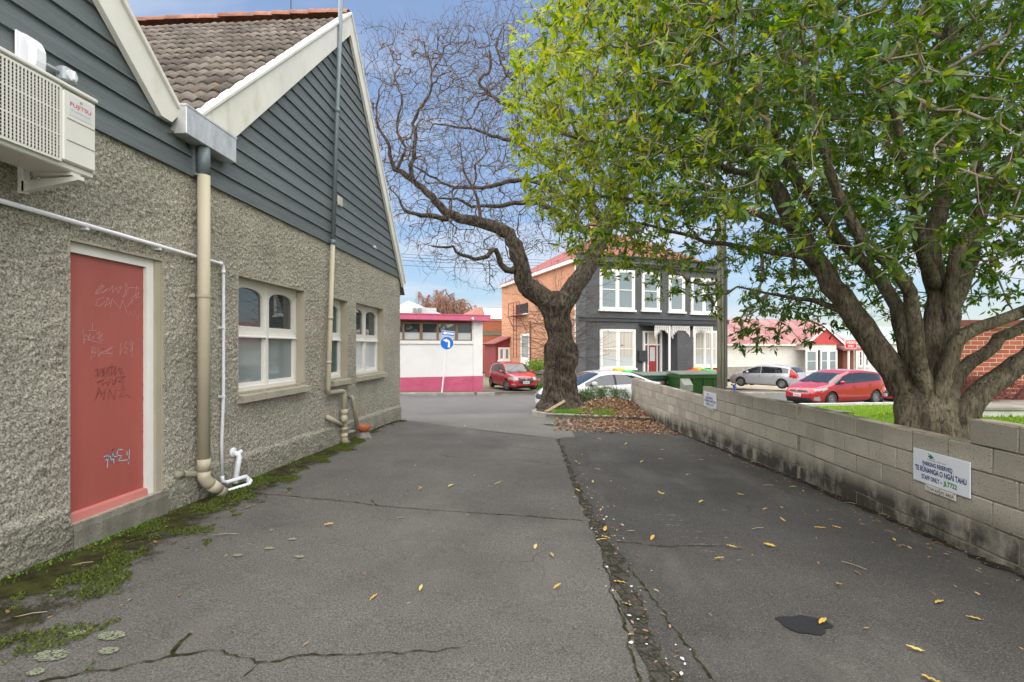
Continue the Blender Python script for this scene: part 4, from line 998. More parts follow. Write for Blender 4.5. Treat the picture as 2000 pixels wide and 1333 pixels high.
# ------------------------------------------------------------------ tree skeletons
class Tree:
    def __init__(s, cap=120000): s.P = np.zeros((cap, 3)); s.par = []; s.n = 0; s.R = []; s.dir = np.zeros((cap, 3)); s.paths = []
    def add(s, p, par, r=0.):
        s.P[s.n] = p; s.par.append(par); s.R.append(r)
        if par >= 0: d = np.array(p) - s.P[par]; L = np.linalg.norm(d); s.dir[s.n] = d / L if L > 1e-9 else s.dir[par]
        else: s.dir[s.n] = (0, 0, 1)
        s.n += 1; return s.n - 1
    def near(s, p): return int(np.argmin(((s.P[:s.n] - np.array(p)) ** 2).sum(1)))
    def limb(s, pts, r0, r1, step=.16, par=None, jit=.02):
        pts = [Vector(p) for p in pts]
        q = [pts[0]] + pts + [pts[-1]]; C = []
        for i in range(1, len(q) - 2):
            k = max(2, int((q[i + 1] - q[i]).length / step))
            for j in range(k):
                t = j / k; a, b, c, d = q[i - 1], q[i], q[i + 1], q[i + 2]
                C.append(.5 * ((2 * b) + (c - a) * t + (2 * a - 5 * b + 4 * c - d) * t * t + (-a + 3 * b - 3 * c + d) * t ** 3))
        C.append(pts[-1]); n = len(C)
        idx = []
        pr = (s.near(C[0]) if s.n else -1) if par is None else par
        for i, c in enumerate(C):
            j_ = jit if 0 < i < n - 1 else 0
            pr = s.add((c.x + random.gauss(0, j_), c.y + random.gauss(0, j_), c.z + random.gauss(0, j_)), pr, r0 + (r1 - r0) * (i / (n - 1)) ** .8); idx.append(pr)
        return idx
    def grow(s, T, step=.25, jit=.05, bend=.45, lift=.1, maxlen=9., rnd=None):
        rnd = rnd or random
        D = np.array([((s.P[:s.n] - t) ** 2).sum(1).min() for t in T]); order = np.argsort(D); tips = []
        for k in order:
            t = T[k]; dv = t - s.P[:s.n]; d = np.sqrt((dv ** 2).sum(1)); al = (dv * s.dir[:s.n]).sum(1) / (d + 1e-6)
            i = int(np.argmin(d * (1.5 - .5 * al))); L = d[i]
            if L < step * .8 or L > maxlen: continue
            p0 = s.P[i].copy(); c = p0 + (s.dir[i] * bend + (t - p0) / L * (1 - bend) + np.array([0, 0, lift])) * L * .5
            n = max(2, int(L / step)); pr = i; path = [i]
            for j in range(1, n + 1):
                u = j / n; q = (1 - u) ** 2 * p0 + 2 * u * (1 - u) * c + u * u * t
                if j < n: q = q + np.array([rnd.gauss(0, jit) for _ in range(3)])
                pr = s.add(q, pr); path.append(pr)
            s.paths.append(path); tips.append(pr)
        return tips
    def radii(s, rt, ex):
        cnt = np.zeros(s.n); ch = np.zeros(s.n, bool)
        for i in range(s.n):
            if s.par[i] >= 0: ch[s.par[i]] = True
        cnt[~ch] = 1
        for i in range(s.n - 1, -1, -1):
            if s.par[i] >= 0: cnt[s.par[i]] += cnt[i]
        r = rt * np.maximum(cnt, 1) ** ex
        fx_ = np.array(s.R); s.rad = np.where(fx_ > 0, fx_, r); return s.rad
    def twig_mesh(s, name, mat, off, rmax=.05, tipfac=.45):
        V = []; Fq = []
        for path in s.paths:
            pts = s.P[path]; rr = s.rad[path].copy(); rr[0] = min(rr[0], rr[1] * 1.15); rr = np.minimum(rr, rmax); rr[-1] *= tipfac
            seg = 3 if rr[0] < .012 else 4 if rr[0] < .025 else 6
            dd = np.gradient(pts, axis=0); dd /= np.linalg.norm(dd, axis=1, keepdims=True) + 1e-9
            ref = np.array([.31, .57, .76]); u = np.cross(dd, ref); u /= np.linalg.norm(u, axis=1, keepdims=True) + 1e-9; w_ = np.cross(dd, u)
            a = np.arange(seg) * 2 * math.pi / seg; b = len(V) and sum(len(x) for x in V[-1:]) 
            ringv = pts[:, None] + (u[:, None] * np.cos(a)[None, :, None] + w_[:, None] * np.sin(a)[None, :, None]) * rr[:, None, None]
            base = s._base; V.append(ringv.reshape(-1, 3)); s._base += len(pts) * seg
            for i in range(len(pts) - 1):
                for k in range(seg):
                    Fq.append((base + i * seg + k, base + i * seg + (k + 1) % seg, base + (i + 1) * seg + (k + 1) % seg, base + (i + 1) * seg + k))
        return np_mesh(name, np.concatenate(V) - np.array(off), Fq, mat, True)
    _base = 0
def bark_tube(s, idx, seg, amp, off, freq=5.):
    """limb surface with bark relief"""
    pts = [Vector(s.P[i]) for i in idx]; rr = [s.rad[i] for i in idx]; m = MB(); m.tube(pts, rr, seg, True)
    n = len(pts)
    for i in range(n):
        for k in range(seg):
            q = Vector(m.v[i * seg + k]); d = q - pts[i]; dn = d.normalized() if d.length > 1e-6 else d; nv = mnoise.noise(q * freq) + .5 * mnoise.noise(q * freq * 2.7) - .8 * abs(mnoise.noise(Vector((dn.x * 3.2, dn.y * 3.2 + dn.z * 2, i * .12)))) + .3 * mnoise.noise(q * freq * 7)
            m.v[i * seg + k] = tuple(pts[i] + d * (1 + amp * nv))
    return m

# ------------------------------------------------------------------ bare oak
OAKB = Vector((.58, 14.97, gz(.58, 14.97)))
OAK = empty('bare_oak', OAKB, 0, 'gnarled bare winter oak with a burled trunk beside the street', 'tree')
prf = [(795, 1095, 92), (780, 1094, 74), (760, 1093.5, 65), (735, 1093, 61), (720, 1095, 60), (711, 1096, 65), (695, 1096, 64), (678, 1095, 62), (662, 1094, 48), (650, 1092, 48), (638, 1090, 54), (624, 1088, 52), (610, 1086, 56), (596, 1086, 66), (582, 1088, 60), (570, 1090, 30)]
DO = depth(OAKB); tv = MB(); NS = 44; rows = []
zs = [(z_at(y, DO), at(x, y, DO), w_ / F * DO / 2) for y, x, w_ in prf]
nrow = 70
for i in range(nrow + 1):
    z = zs[0][0] - .12 + (zs[-1][0] - zs[0][0] + .12) * i / nrow
    for (a, b) in zip(zs, zs[1:]):
        if a[0] <= z <= b[0] or z < zs[0][0]:
            u = cl((z - a[0]) / (b[0] - a[0]), 0, 1); u = u * u * (3 - 2 * u); c = a[1].lerp(b[1], u); r_ = a[2] + (b[2] - a[2]) * u; break
    for k in range(NS):
        an = 2 * math.pi * k / NS; q = Vector((math.cos(an), math.sin(an), 0)); w3_ = Vector((q.x * 1.2, q.y * 1.2, z * .9))
        rr = r_ * (1 + .13 * mnoise.noise(w3_ * 1.9) + .12 * mnoise.noise(w3_ * 4.5) + .08 * mnoise.noise(Vector((q.x * 7, q.y * 7, z * 2.4))) + .06 * mnoise.noise(w3_ * 13))
        tv.v.append((c.x + q.x * rr, c.y + q.y * rr, z))
tv.f = [(i * NS + k, i * NS + (k + 1) % NS, (i + 1) * NS + (k + 1) % NS, (i + 1) * NS + k) for i in range(nrow) for k in range(NS)] + [tuple(nrow * NS + k for k in range(NS))]
tv.build('trunk', MAT['bark_oak'], OAK, True)
T = Tree(); random.seed(21)
fork = at(1087, 598, DO)
def lp(pts, d0, d1): return [at(x, y, d0 + (d1 - d0) * i / (len(pts) - 1)) for i, (x, y) in enumerate(pts)]
limbs = []
def L(pts, d0, d1, r0, r1, root=False): limbs.append(T.limb(lp(pts, d0, d1), r0, r1, par=-1 if root else None))
L([(1085, 612), (1058, 580), (1035, 566), (1022, 545), (1015, 512), (1001, 470), (982, 449), (940, 435), (899, 426), (875, 419), (843, 386), (806, 353), (773, 330), (761, 302), (759, 279), (740, 251), (736, 209), (740, 177)], 14.9, 13.4, .30, .045, True)
limbs[-1]
for i, j in enumerate(limbs[0]):
    u = i / len(limbs[0]); T.R[j] = .30 * (1 - u) ** 2.2 * .65 + .016 + .165 * (1 - u)
L([(1087, 612), (1105, 585), (1125, 556), (1145, 526), (1165, 487), (1182, 447), (1205, 412), (1225, 370), (1250, 320), (1262, 270)], 14.9, 15.8, .36, .10, True)
L([(1182, 447), (1140, 380), (1080, 330), (1035, 292), (1006, 279), (959, 265), (912, 251), (852, 242)], 15.5, 15.0, .16, .02)
L([(1205, 412), (1150, 300), (1090, 245), (1040, 215), (1006, 205), (978, 200), (936, 163), (959, 135), (955, 100)], 15.6, 16.2, .15, .035)
L([(1015, 512), (1000, 530), (978, 516), (968, 488), (940, 505), (899, 500), (885, 484), (843, 481)], 14.6, 13.6, .12, .025)
L([(875, 427), (850, 424), (824, 419), (789, 412), (778, 386), (759, 367)], 13.9, 13.4, .10, .014)
L([(806, 353), (803, 321), (813, 279), (806, 242), (824, 209), (840, 186), (843, 140), (836, 105)], 13.8, 14.0, .075, .02)
L([(1100, 420), (1040, 395), (982, 400), (931, 405), (903, 391), (857, 388)], 15.3, 14.9, .11, .03)
L([(1110, 400), (1060, 360), (1006, 353), (940, 367), (880, 363), (810, 326)], 15.8, 16.2, .11, .03)
L([(1006, 205), (1020, 163), (992, 150), (970, 90), (985, 50)], 16.0, 16.2, .07, .02)
L([(1250, 320), (1210, 230), (1150, 130), (1120, 60)], 15.8, 16.0, .12, .03)
L([(940, 435), (930, 380), (905, 330), (900, 280)], 14.2, 14.8, .06, .02)
L([(773, 330), (790, 290), (775, 250), (785, 200), (770, 150)], 13.5, 13.9, .05, .02)
rs = np.random.default_rng(8); TG = []
while len(TG) < 7000:
    q = rs.uniform(-1, 1, 3); r_ = (q ** 2).sum()
    if not (.12 < r_ < 1): continue
    p = np.array([-1.1, 15.0, 7.6]) + q * np.array([5.0, 3.4, 4.4])
    px = 1000 + F * (CS * p[0] + SN * p[1]) / depth(p); py = 680 - F * (p[2] - CAMH) / depth(p)
    if py > 570 or (py > 500 and px > 1010): continue
    TG.append(p)
for k in range(1500):
    TG.append(np.array(at(rs.uniform(705, 1010), rs.uniform(40, 330), rs.uniform(13.2, 15.6))))
T.grow(np.array(TG), .24, .028, .06, .06, 5., random.Random(2))
rt = random.Random(14)
for path in list(T.paths):                 # short straight side shoots
    for k in range(1, len(path)):
        if rt.random() < .5:
            i = path[k]; d0 = Vector(T.dir[i]); v = Vector([rt.gauss(0, 1) for _ in range(3)]); v = (v - d0 * v.dot(d0)).normalized(); d = (d0 * .75 + v * .75 + Vector((0, 0, .18))).normalized() * rt.uniform(.16, .48); q0 = Vector(T.P[i])
            a = T.add(tuple(q0 + d * .5 + Vector([rt.gauss(0, .012) for _ in range(3)])), i); b = T.add(tuple(q0 + d), a); T.paths.append([i, a, b])
# knots of water shoots on the burls
for i in range(210):
    y0_ = random.choice([random.uniform(560, 640), random.uniform(640, 700)]); s_ = random.choice((-1, 1, 0)); b0 = at(1088 + s_ * 22, y0_, DO - (.3 if s_ == 0 else .05))
    d = Vector((s_ * random.uniform(.4, 1.) + random.gauss(0, .25), random.gauss(-.25, .45), random.gauss(.12, .38))).normalized() * random.uniform(.4, 1.75); 
    a = T.add(b0, -1); path = [a]; 
    for j in range(1, 6):
        u = j / 5; a = T.add(tuple(b0 + d * u + Vector((0, 0, .18 * u * u)) + Vector([random.gauss(0, .02) for _ in range(3)])), a); path.append(a)
    T.paths.append(path)
    if random.random() < .75:
        k_ = path[random.randint(1, 3)]; d2 = (d * .5 + Vector([random.gauss(0, .25) for _ in range(3)])); p1 = [k_]; a = k_; q0 = Vector(T.P[k_])
        for j in (1, 2, 3): a = T.add(tuple(q0 + d2 * j / 3), a); p1.append(a)
        T.paths.append(p1)
T.radii(.0042, .40)
for lb in limbs:
    m = bark_tube(T, lb, 22 if T.rad[lb[0]] > .12 else 10, .16, OAKB, 6.); m.build('limb', MAT['bark_oak'], OAK, True)
o = link('twigs', T.twig_mesh('twigs', MAT['twig'], OAKB), OAK); props(o, kind='stuff'); print('oak', T.n, len(T.paths))
# dead leaves still clinging
tipid = [p[-1] for p in T.paths]; pk = rs.choice(tipid, 420); pos = T.P[pk]; dr = rs.normal(size=(420, 3)); dr[:, 2] -= .5
scatter_leaves('withered_leaves', pos, dr, rs.normal(size=(420, 3)), rs.uniform(.05, .11, 420), LTO, MAT['dryleaf'], parent=OAK, off=OAKB, kind='stuff')

# ------------------------------------------------------------------ broadleaf evergreen
EVB = Vector((4.28, 5.55, gz(4.28, 5.55)))
EV = empty('evergreen_tree', EVB, 0, 'large many-stemmed evergreen broadleaf tree behind the block wall on the right', 'tree')
DE = depth(EVB); E_ = Tree(); random.seed(5); el = []
def LE(pts, ds, r0, r1, root=False):
    if not hasattr(ds, '__len__'): ds = (ds, ds)
    el.append(E_.limb(lp(pts, ds[0], ds[1]), r0, r1, par=-1 if root else None, jit=.012))
LE([(1826, 905), (1824, 860), (1822, 800), (1828, 740), (1834, 680), (1832, 610), (1826, 540), (1822, 470), (1835, 400), (1850, 310), (1840, 210), (1860, 100), (1850, -40)], (DE, DE + .2), .46, .05, True)
for i, j in enumerate(el[0]):
    z = E_.P[j][2]; E_.R[j] = .06 + .235 * math.exp(-max(0, z - .62) / .62) + .02 * math.exp(-max(0, z + .0) / .5) + .05 * math.exp(-max(0, z - 1.8) / 1.2)
LE([(1800, 880), (1785, 820), (1770, 775), (1745, 725), (1702, 665), (1642, 580), (1597, 512), (1560, 450), (1505, 350), (1440, 270), (1350, 215), (1260, 190)], (DE - .1, DE + 1.3), .21, .05, True)
for i, j in enumerate(el[1]): E_.R[j] = .042 + .115 * (1 - i / len(el[1])) ** .75
LE([(1822, 850), (1800, 770), (1775, 705), (1757, 630), (1736, 570), (1695, 520), (1655, 480), (1590, 400), (1520, 300), (1480, 180)], (DE + .15, DE + .9), .10, .03)
LE([(1826, 860), (1812, 780), (1792, 700), (1788, 630), (1773, 570), (1738, 523), (1700, 490), (1640, 390), (1600, 260), (1570, 120)], (DE + .05, DE - .7), .095, .03)
LE([(1828, 820), (1842, 720), (1858, 620), (1862, 545), (1878, 480), (1912, 418), (1949, 340), (1985, 300), (2060, 210)], (DE + .05, DE - .4), .105, .045)
LE([(1830, 800), (1846, 730), (1866, 668), (1907, 643), (1950, 626), (2005, 608), (2100, 570)], (DE - .1, DE - .5), .085, .05)
LE([(1830, 850), (1850, 780), (1876, 731), (1916, 690), (1957, 662), (2005, 635), (2090, 570)], (DE + .05, DE + .3), .085, .05)
LE([(1845, 880), (1866, 840), (1897, 790), (1935, 752), (1972, 727), (2010, 700), (2100, 610)], (DE - .1, DE - .4), .14, .085)
LE([(1830, 780), (1842, 660), (1880, 560), (1905, 480), (1915, 380), (1900, 260)], (DE + .3, DE + 1.0), .10, .04)
LE([(1826, 560), (1800, 480), (1790, 400), (1760, 300), (1740, 180)], (DE, DE - 1.0), .07, .03)
LE([(1646, 609), (1604, 593), (1556, 584), (1500, 575), (1440, 560)], (DE + .5, DE + 1.6), .045, .012)
LE([(1560, 450), (1480, 420), (1390, 395), (1300, 400), (1200, 385), (1110, 380)], (DE + .6, DE + 1.2), .05, .014)
LE([(1505, 350), (1430, 330), (1330, 300), (1220, 290), (1110, 265), (1060, 250)], (DE + .7, DE + 1.0), .045, .014)
LE([(1597, 512), (1560, 500), (1480, 490), (1380, 470), (1260, 440), (1150, 440)], (DE + .5, DE + 1.7), .045, .012)
LE([(1440, 270), (1380, 150), (1290, 60), (1200, 20)], (DE + .9, DE + .9), .05, .015)
LE([(1590, 400), (1500, 250), (1420, 120), (1380, 10)], (DE + .5, DE - .6), .05, .015)
rs = np.random.default_rng(17); TG = []
def ev_ok(p):
    D = depth(p)
    if D < 3.1: return False
    py = 680 - F * (p[2] - CAMH) / D; px = 1000 + F * (CS * p[0] + SN * p[1]) / D
    if p[0] < .2: lim = 2.75
    elif p[0] < 1.4: lim = 2.55 + .15 * math.sin(p[0] * 5 + p[1])
    elif p[0] < 2.6: lim = 2.35 + .2 * math.sin(p[0] * 4 + p[1] * 2)
    else: lim = 1.78 + .25 * math.sin(p[0] * 3 + p[1] * 2)
    if p[2] < lim: return False
    if .6 < p[0] < 3.4 and py > 330 and hash((round(p[0] * 97), round(p[1] * 89), round(p[2] * 83))) % 100 < (45 if py < 430 else 66): return False
    if D < 6.2 and py > 525 + 30 * math.sin(px * .03): return False
    return True
while len(TG) < 8600:
    q = rs.normal(size=3); q /= np.linalg.norm(q); q *= rs.random() ** .42
    p = np.array([4.1, 6.0, 4.45]) + q * np.array([4.55, 4.2, 3.1])
    if p[2] < 5.0 and p[0] < -.15 and rs.random() < .0: continue
    if p[0] > 2.6 and rs.random() < .30: continue
    if ev_ok(p): TG.append(p)
for k in range(1700):         # thick outer shell on the street side of the crown
    q = rs.normal(size=3); q[0] = -abs(q[0]) - .25; q /= np.linalg.norm(q); p = np.array([4.1, 6.0, 4.45]) + q * rs.uniform(.78, 1.0) * np.array([4.55, 4.2, 3.1])
    if ev_ok(p): TG.append(p)
for k in range(40):           # the drooping sprays beside the pole and above the silver car
    c = at(rs.uniform(1440, 1600), rs.uniform(600, 690) - abs(rs.normal()) * 20, DE + rs.uniform(.8, 1.8)); TG.append(np.array(c))
tips = E_.grow(np.array(TG), .20, .045, .4, .0, 4., random.Random(6))
E_.radii(.0048, .46)
for lb in el:
    m = bark_tube(E_, lb, 40 if E_.rad[lb[0]] > .2 else 20, .13, EVB, 7.); m.build('trunk' if lb is el[0] else 'limb', MAT['bark_ever'], EV, True)
o = link('twigs', E_.twig_mesh('twigs', MAT['twig_ever'], EVB), EV); props(o, kind='stuff'); print('ever', E_.n, len(E_.paths))
pos, dr, upv, sz = [], [], [], []
for path in E_.paths:
    ends = [(path[-1], 13)] + ([(path[-2], 4)] if len(path) > 2 else []) + ([(path[-3], 2)] if len(path) > 4 else [])
    for nd_, k in ends:
        d0 = E_.dir[nd_]
        for j in range(rs.poisson(k)):
            v = rs.normal(size=3); v -= d0 * (v @ d0); v /= np.linalg.norm(v) + 1e-9
            dd = d0 * rs.uniform(.1, 1.) + v * rs.uniform(.6, 1.) + np.array([0, 0, -.15])
            pos.append(E_.P[nd_] + rs.normal(size=3) * .02); dr.append(dd); upv.append(d0 * .9 + np.array([0, 0, .8]) + rs.normal(size=3) * .35); sz.append(rs.uniform(.06, .122))
pos, dr, upv, sz = map(np.array, (pos, dr, upv, sz)); print('leaves', len(pos))
Dp = -SN * pos[:, 0] + CS * pos[:, 1]; pxs = 1000 + F * (CS * pos[:, 0] + SN * pos[:, 1]) / Dp; pys = 680 - F * (pos[:, 2] - CAMH) / Dp
inv = (pxs > 5) & (pxs < 1995) & (pys > 5) & (pys < 1300); score = np.where(inv, sz / np.maximum(Dp, .5), 0); big = np.argsort(-score)[:300]
rest = np.ones(len(pos), bool); rest[big] = False
young_lit = (RNG.random(len(pos)) < np.clip(.95 - (pos[:, 0] + .4) / 3.4, .03, .85)) & (np.linalg.norm((pos - np.array([4.1, 6.0, 4.45])) / np.array([4.55, 4.2, 3.1]), axis=1) > .72)  # lit left of the crown put into leaf colour, together with new growth
far_ = Dp > 6.0
k_ = rest & ~young_lit & ~far_
CR = scatter_leaves('crown', pos[k_], dr[k_], upv[k_], sz[k_], LT3, MAT['leaf'], parent=EV, off=EVB)
k_ = rest & ~young_lit & far_
scatter_leaves('outer_foliage', pos[k_], dr[k_], upv[k_], sz[k_], LT2, MAT['leaf'], parent=EV, off=EVB, kind='stuff')
k_ = rest & young_lit
scatter_leaves('young_lit_foliage', pos[k_], dr[k_], upv[k_], sz[k_], LT2, MAT['leaf_yg_lit'], parent=EV, off=EVB, kind='stuff')
lme = np_mesh('leaf', LT[0], LT[1], MAT['leaf'])
for i in big:
    d = Vector(dr[i]).normalized(); s_ = Vector(upv[i]).cross(d).normalized(); u_ = d.cross(s_)
    o = link('leaf', lme, CR); o.matrix_local = Matrix.Translation(Vector(pos[i]) - EVB) @ Matrix((d, s_, u_)).transposed().to_4x4() @ Matrix.Scale(float(sz[i]), 4)

# ================================================================== cars
def paint(name, c, rough=.25): 
    m = M(name, c, rough, .04, 2., 0, 50, .5, coat=.8); return m
MAT['car_red'] = paint('car_red', (.36, .009, .012)); MAT['car_red2'] = paint('car_crimson', (.33, .008, .016)); MAT['car_orange'] = paint('car_scarlet', (.42, .03, .02))
MAT['car_white'] = paint('car_white', (.66, .67, .69)); MAT['car_silver'] = M('car_silver', (.42, .43, .45), .3, .04, 2., 0, 50, .5, metal=.35, coat=.7)
MAT['carglass'] = glass('car_glass', (.018, .022, .024), .03, 1.7); MAT['lamp'] = glass('lamp_lens', (.26, .28, .29), .12, 1.6); MAT['taillamp'] = glass('tail_lens', (.35, .012, .015), .15, 1.5)
MAT['tyre'] = M('tyre', (.022, .022, .023), .85, .15, 9.); MAT['rim'] = M('rim', (.30, .30, .31), .35, .1, 9., metal=.6); MAT['plate'] = M('number_plate', (.62, .63, .62), .5, .05); MAT['chrome'] = M('chrome', (.55, .56, .58), .2, .05, 5., metal=.9)
def interp(pts, x): return float(np.interp(x, [p[0] for p in pts], [p[1] for p in pts]))
def smooth_curve(pts, n=241, k=9):
    xs = np.linspace(pts[0][0], pts[-1][0], n); ys = np.interp(xs, [p[0] for p in pts], [p[1] for p in pts])
    ker = np.hanning(k + 2)[1:-1]; ker /= ker.sum(); yp = np.pad(ys, k // 2, mode='edge'); ys2 = np.convolve(yp, ker, 'valid'); return list(zip(xs, ys2))
WHEEL = {}
def wheel_meshes(r_, w_, spokes):
    key = (r_, spokes)
    if key in WHEEL: return WHEEL[key]
    S = 28; prof = [(r_ * .64, -w_ / 2), (r_ * .9, -w_ / 2), (r_, -w_ * .36), (r_, w_ * .36), (r_ * .9, w_ / 2), (r_ * .64, w_ / 2)]
    t = MB(); vs = []
    for q, y in prof: vs += [(q * math.cos(2 * math.pi * k / S), y, q * math.sin(2 * math.pi * k / S)) for k in range(S)]
    t.add(vs, [(i * S + k, i * S + (k + 1) % S, (i + 1) * S + (k + 1) % S, (i + 1) * S + k) for i in range(5) for k in range(S)])
    rm_ = MB(); R_ = r_ * .66
    vs = []
    for q, y in ((R_, w_ / 2 - .005), (R_ * .9, w_ / 2 + .003), (R_ * .87, w_ / 2 - .03), (R_ * .86, -w_ * .2)): vs += [(q * math.cos(2 * math.pi * k / S), y, q * math.sin(2 * math.pi * k / S)) for k in range(S)]
    rm_.add(vs, [(i * S + k, i * S + (k + 1) % S, (i + 1) * S + (k + 1) % S, (i + 1) * S + k) for i in range(3) for k in range(S)])
    for k in range(spokes):
        a = 2 * math.pi * k / spokes; c, s = math.cos(a), math.sin(a); hw0, hw1 = R_ * .10, R_ * .075
        P = lambda q, h, y: (q * c - h * s, y, q * s + h * c)
        rm_.add([P(.12 * R_, hw0, w_ / 2 - .012), P(.12 * R_, -hw0, w_ / 2 - .012), P(.9 * R_, -hw1, w_ / 2 - .004), P(.9 * R_, hw1, w_ / 2 - .004), P(.12 * R_, hw0, w_ / 2 - .04), P(.12 * R_, -hw0, w_ / 2 - .04), P(.9 * R_, -hw1, w_ / 2 - .03), P(.9 * R_, hw1, w_ / 2 - .03)], [(0, 1, 2, 3), (0, 3, 7, 4), (1, 5, 6, 2)])
    rm_.disc((0, w_ / 2 - .03, 0), (0, 1, 0), R_ * .17, .024, 14)
    rm_.add([(R_ * .86 * math.cos(2 * math.pi * k / S), -.0, R_ * .86 * math.sin(2 * math.pi * k / S)) for k in range(S)], [tuple(range(S))])
    WHEEL[key] = (t.mesh('tyre', MAT['tyre'], True), rm_.mesh('rim', MAT['rim'])); return WHEEL[key]
def car(name, label, loc, head, sp):
    """head: world direction (x,y) of the nose. Local +x = forwards"""
    root = empty(name, loc, math.atan2(head[1], head[0]), label, 'car', sp.get('group'))
    Lh, W2 = sp['L'] / 2, sp['W'] / 2
    top, belt, bot = smooth_curve(sp['top']), smooth_curve(sp['belt'], k=5), smooth_curve(sp['bot'], k=5)
    nst = 110; xs = np.linspace(-Lh, Lh, nst); nL, nG, nT = 12, 6, 6; zmax = max(p[1] for p in sp['top'])
    rows = nL + nG + nT + 1; ring = []
    for x in xs:
        zt = interp(top, x); zb = min(interp(belt, x), zt - .05); zs = interp(bot, x)
        ax = abs(x); x0 = Lh * .58; w_ = W2 * (1 - .30 * max(0, (ax - x0) / (Lh - x0)) ** 2.6)
        hgt = max(0, zt - .035 - zb); k = cl(hgt / (zmax - interp(belt, 0)), 0, 1)
        wr = w_ * (.95 - .20 * k ** .8); pts = []
        for i in range(nL):
            u = i / nL; fw = float(np.interp(u, [0, .12, .35, .6, .8, 1], [.90, .975, .985, 1., .992, .955])); pts.append((w_ * fw, zs + (zb - zs) * u))
        for i in range(nG + 1):
            u = i / nG; pts.append((w_ * .955 + (wr * .985 - w_ * .955) * u + .02 * w_ * math.sin(math.pi * u) * k, zb + (zt - .045 - zb) * u))
        for i in range(1, nT + 1):
            u = i / nT; pts.append((wr * .985 * math.cos(u * math.pi / 2) ** .9 if i < nT else 0., zt - .045 + .045 * math.sin(u * math.pi / 2)))
        ring.append([(x, y, z) for y, z in pts])
    NR = len(ring[0]); V = []; 
    for sgn in (1, -1):
        for r_ in ring: V += [(x, y * sgn, z) for x, y, z in r_]
    parts = {}
    def put(nm, poly): parts.setdefault(nm, []).append(poly)
    wx, wr_ = sp['wheels'], sp['wr']; ar = wr_ + .055
    def in_arch(c):
        return any(math.hypot(c[0] - q, c[2] - wr_) < ar for q in wx)
    for i, v in enumerate(V):                      # round the arches: snap near vertices to the circle
        for q in wx:
            d = math.hypot(v[0] - q, v[2] - wr_)
            if abs(d - ar) < .045 and abs(v[1]) > W2 * .7 and v[2] < wr_ + ar and d > 1e-6: V[i] = (q + (v[0] - q) * ar / d, v[1], wr_ + (v[2] - wr_) * ar / d)
    for s_ in (0, 1):
        b = s_ * nst * NR
        for i in range(nst - 1):
            for j in range(NR - 1):
                f = (b + i * NR + j, b + (i + 1) * NR + j, b + (i + 1) * NR + j + 1, b + i * NR + j + 1)
                if s_ == 0: f = f[::-1]
                c = np.mean([V[q] for q in f], axis=0); nm = 'body'
                if j < nL:
                    if in_arch(c): continue
                    nm = sp['lower'](c[0], abs(c[1]), c[2]) or 'body'
                elif j < nL + nG:
                    g = ring[i][nL + nG][2] - ring[i][nL][2]
                    if j > nL - 1 and j < nL + nG - (1 if g > .2 else 1) and g > .06:
                        for a_, b_, nm_ in sp['side']:
                            if a_ < c[0] < b_: nm = nm_
                    nm = nm if nm != 'body' else (sp['lower'](c[0], abs(c[1]), c[2]) or 'body')
                else:
                    if sp['wind'][0] < c[0] < sp['wind'][1]: nm = 'windscreen' if j > nL + nG else 'body'
                    elif sp['rear'][0] < c[0] < sp['rear'][1]: nm = 'rear_window' if j > nL + nG else 'body'
                    else: nm = sp['lower'](c[0], abs(c[1]), c[2]) or 'body'
                put(nm, f)
    for i, sg in ((0, -1), (nst - 1, 1)):          # rounded nose and tail
        loop = [(i * NR + j) for j in range(NR)] + [nst * NR + i * NR + j for j in range(NR - 2, -1, -1)]
        zc = (V[loop[0]][2] + V[i * NR + NR - 1][2]) / 2; prev = loop; NC = 8
        for k in range(1, NC + 1):
            s_ = 1 - k / NC; cur = []
            for q in loop:
                v = V[q]; V.append((v[0] + sg * .07 * (1 - s_ ** 2.2), v[1] * (s_ if k < NC else 0.), zc + (v[2] - zc) * (s_ if k < NC else 0.))); cur.append(len(V) - 1)
            n = len(loop)
            for a in range(n):
                f = (prev[a], prev[(a + 1) % n], cur[(a + 1) % n], cur[a]); f = f if sg > 0 else f[::-1]
                c = np.mean([V[q] for q in f], axis=0); put(sp['lower'](c[0], abs(c[1]), c[2]) or 'body', f)
            prev = cur
    mats = dict(body=MAT[sp['paint']], windscreen=MAT['carglass'], rear_window=MAT['carglass'], side_window=MAT['carglass'], rear_side_window=MAT['carglass'], quarter_window=MAT['carglass'], headlight=MAT['lamp'], tail_light=MAT['taillamp'], grille=MAT['black'], pillar=MAT['black'], bumper_intake=MAT['black'], fog_light=MAT['lamp'], wheel_arch=MAT['black'])
    for nm, fs in parts.items():
        sides = [fs] if nm in ('body', 'windscreen', 'rear_window', 'grille', 'bumper_intake') else [[f for f in fs if np.mean([V[q][1] for q in f]) > 0], [f for f in fs if np.mean([V[q][1] for q in f]) <= 0]]
        for g in sides:
            if not g: continue
            used = sorted({q for f in g for q in f}); ix = {q: n for n, q in enumerate(used)}; m = MB(); m.add([V[q] for q in used], [tuple(ix[q] for q in f) for f in g])
            m.build(nm, mats[nm], root, True, world=False)
    tm_, rm_ = wheel_meshes(wr_, .20, sp.get('spokes', 10))
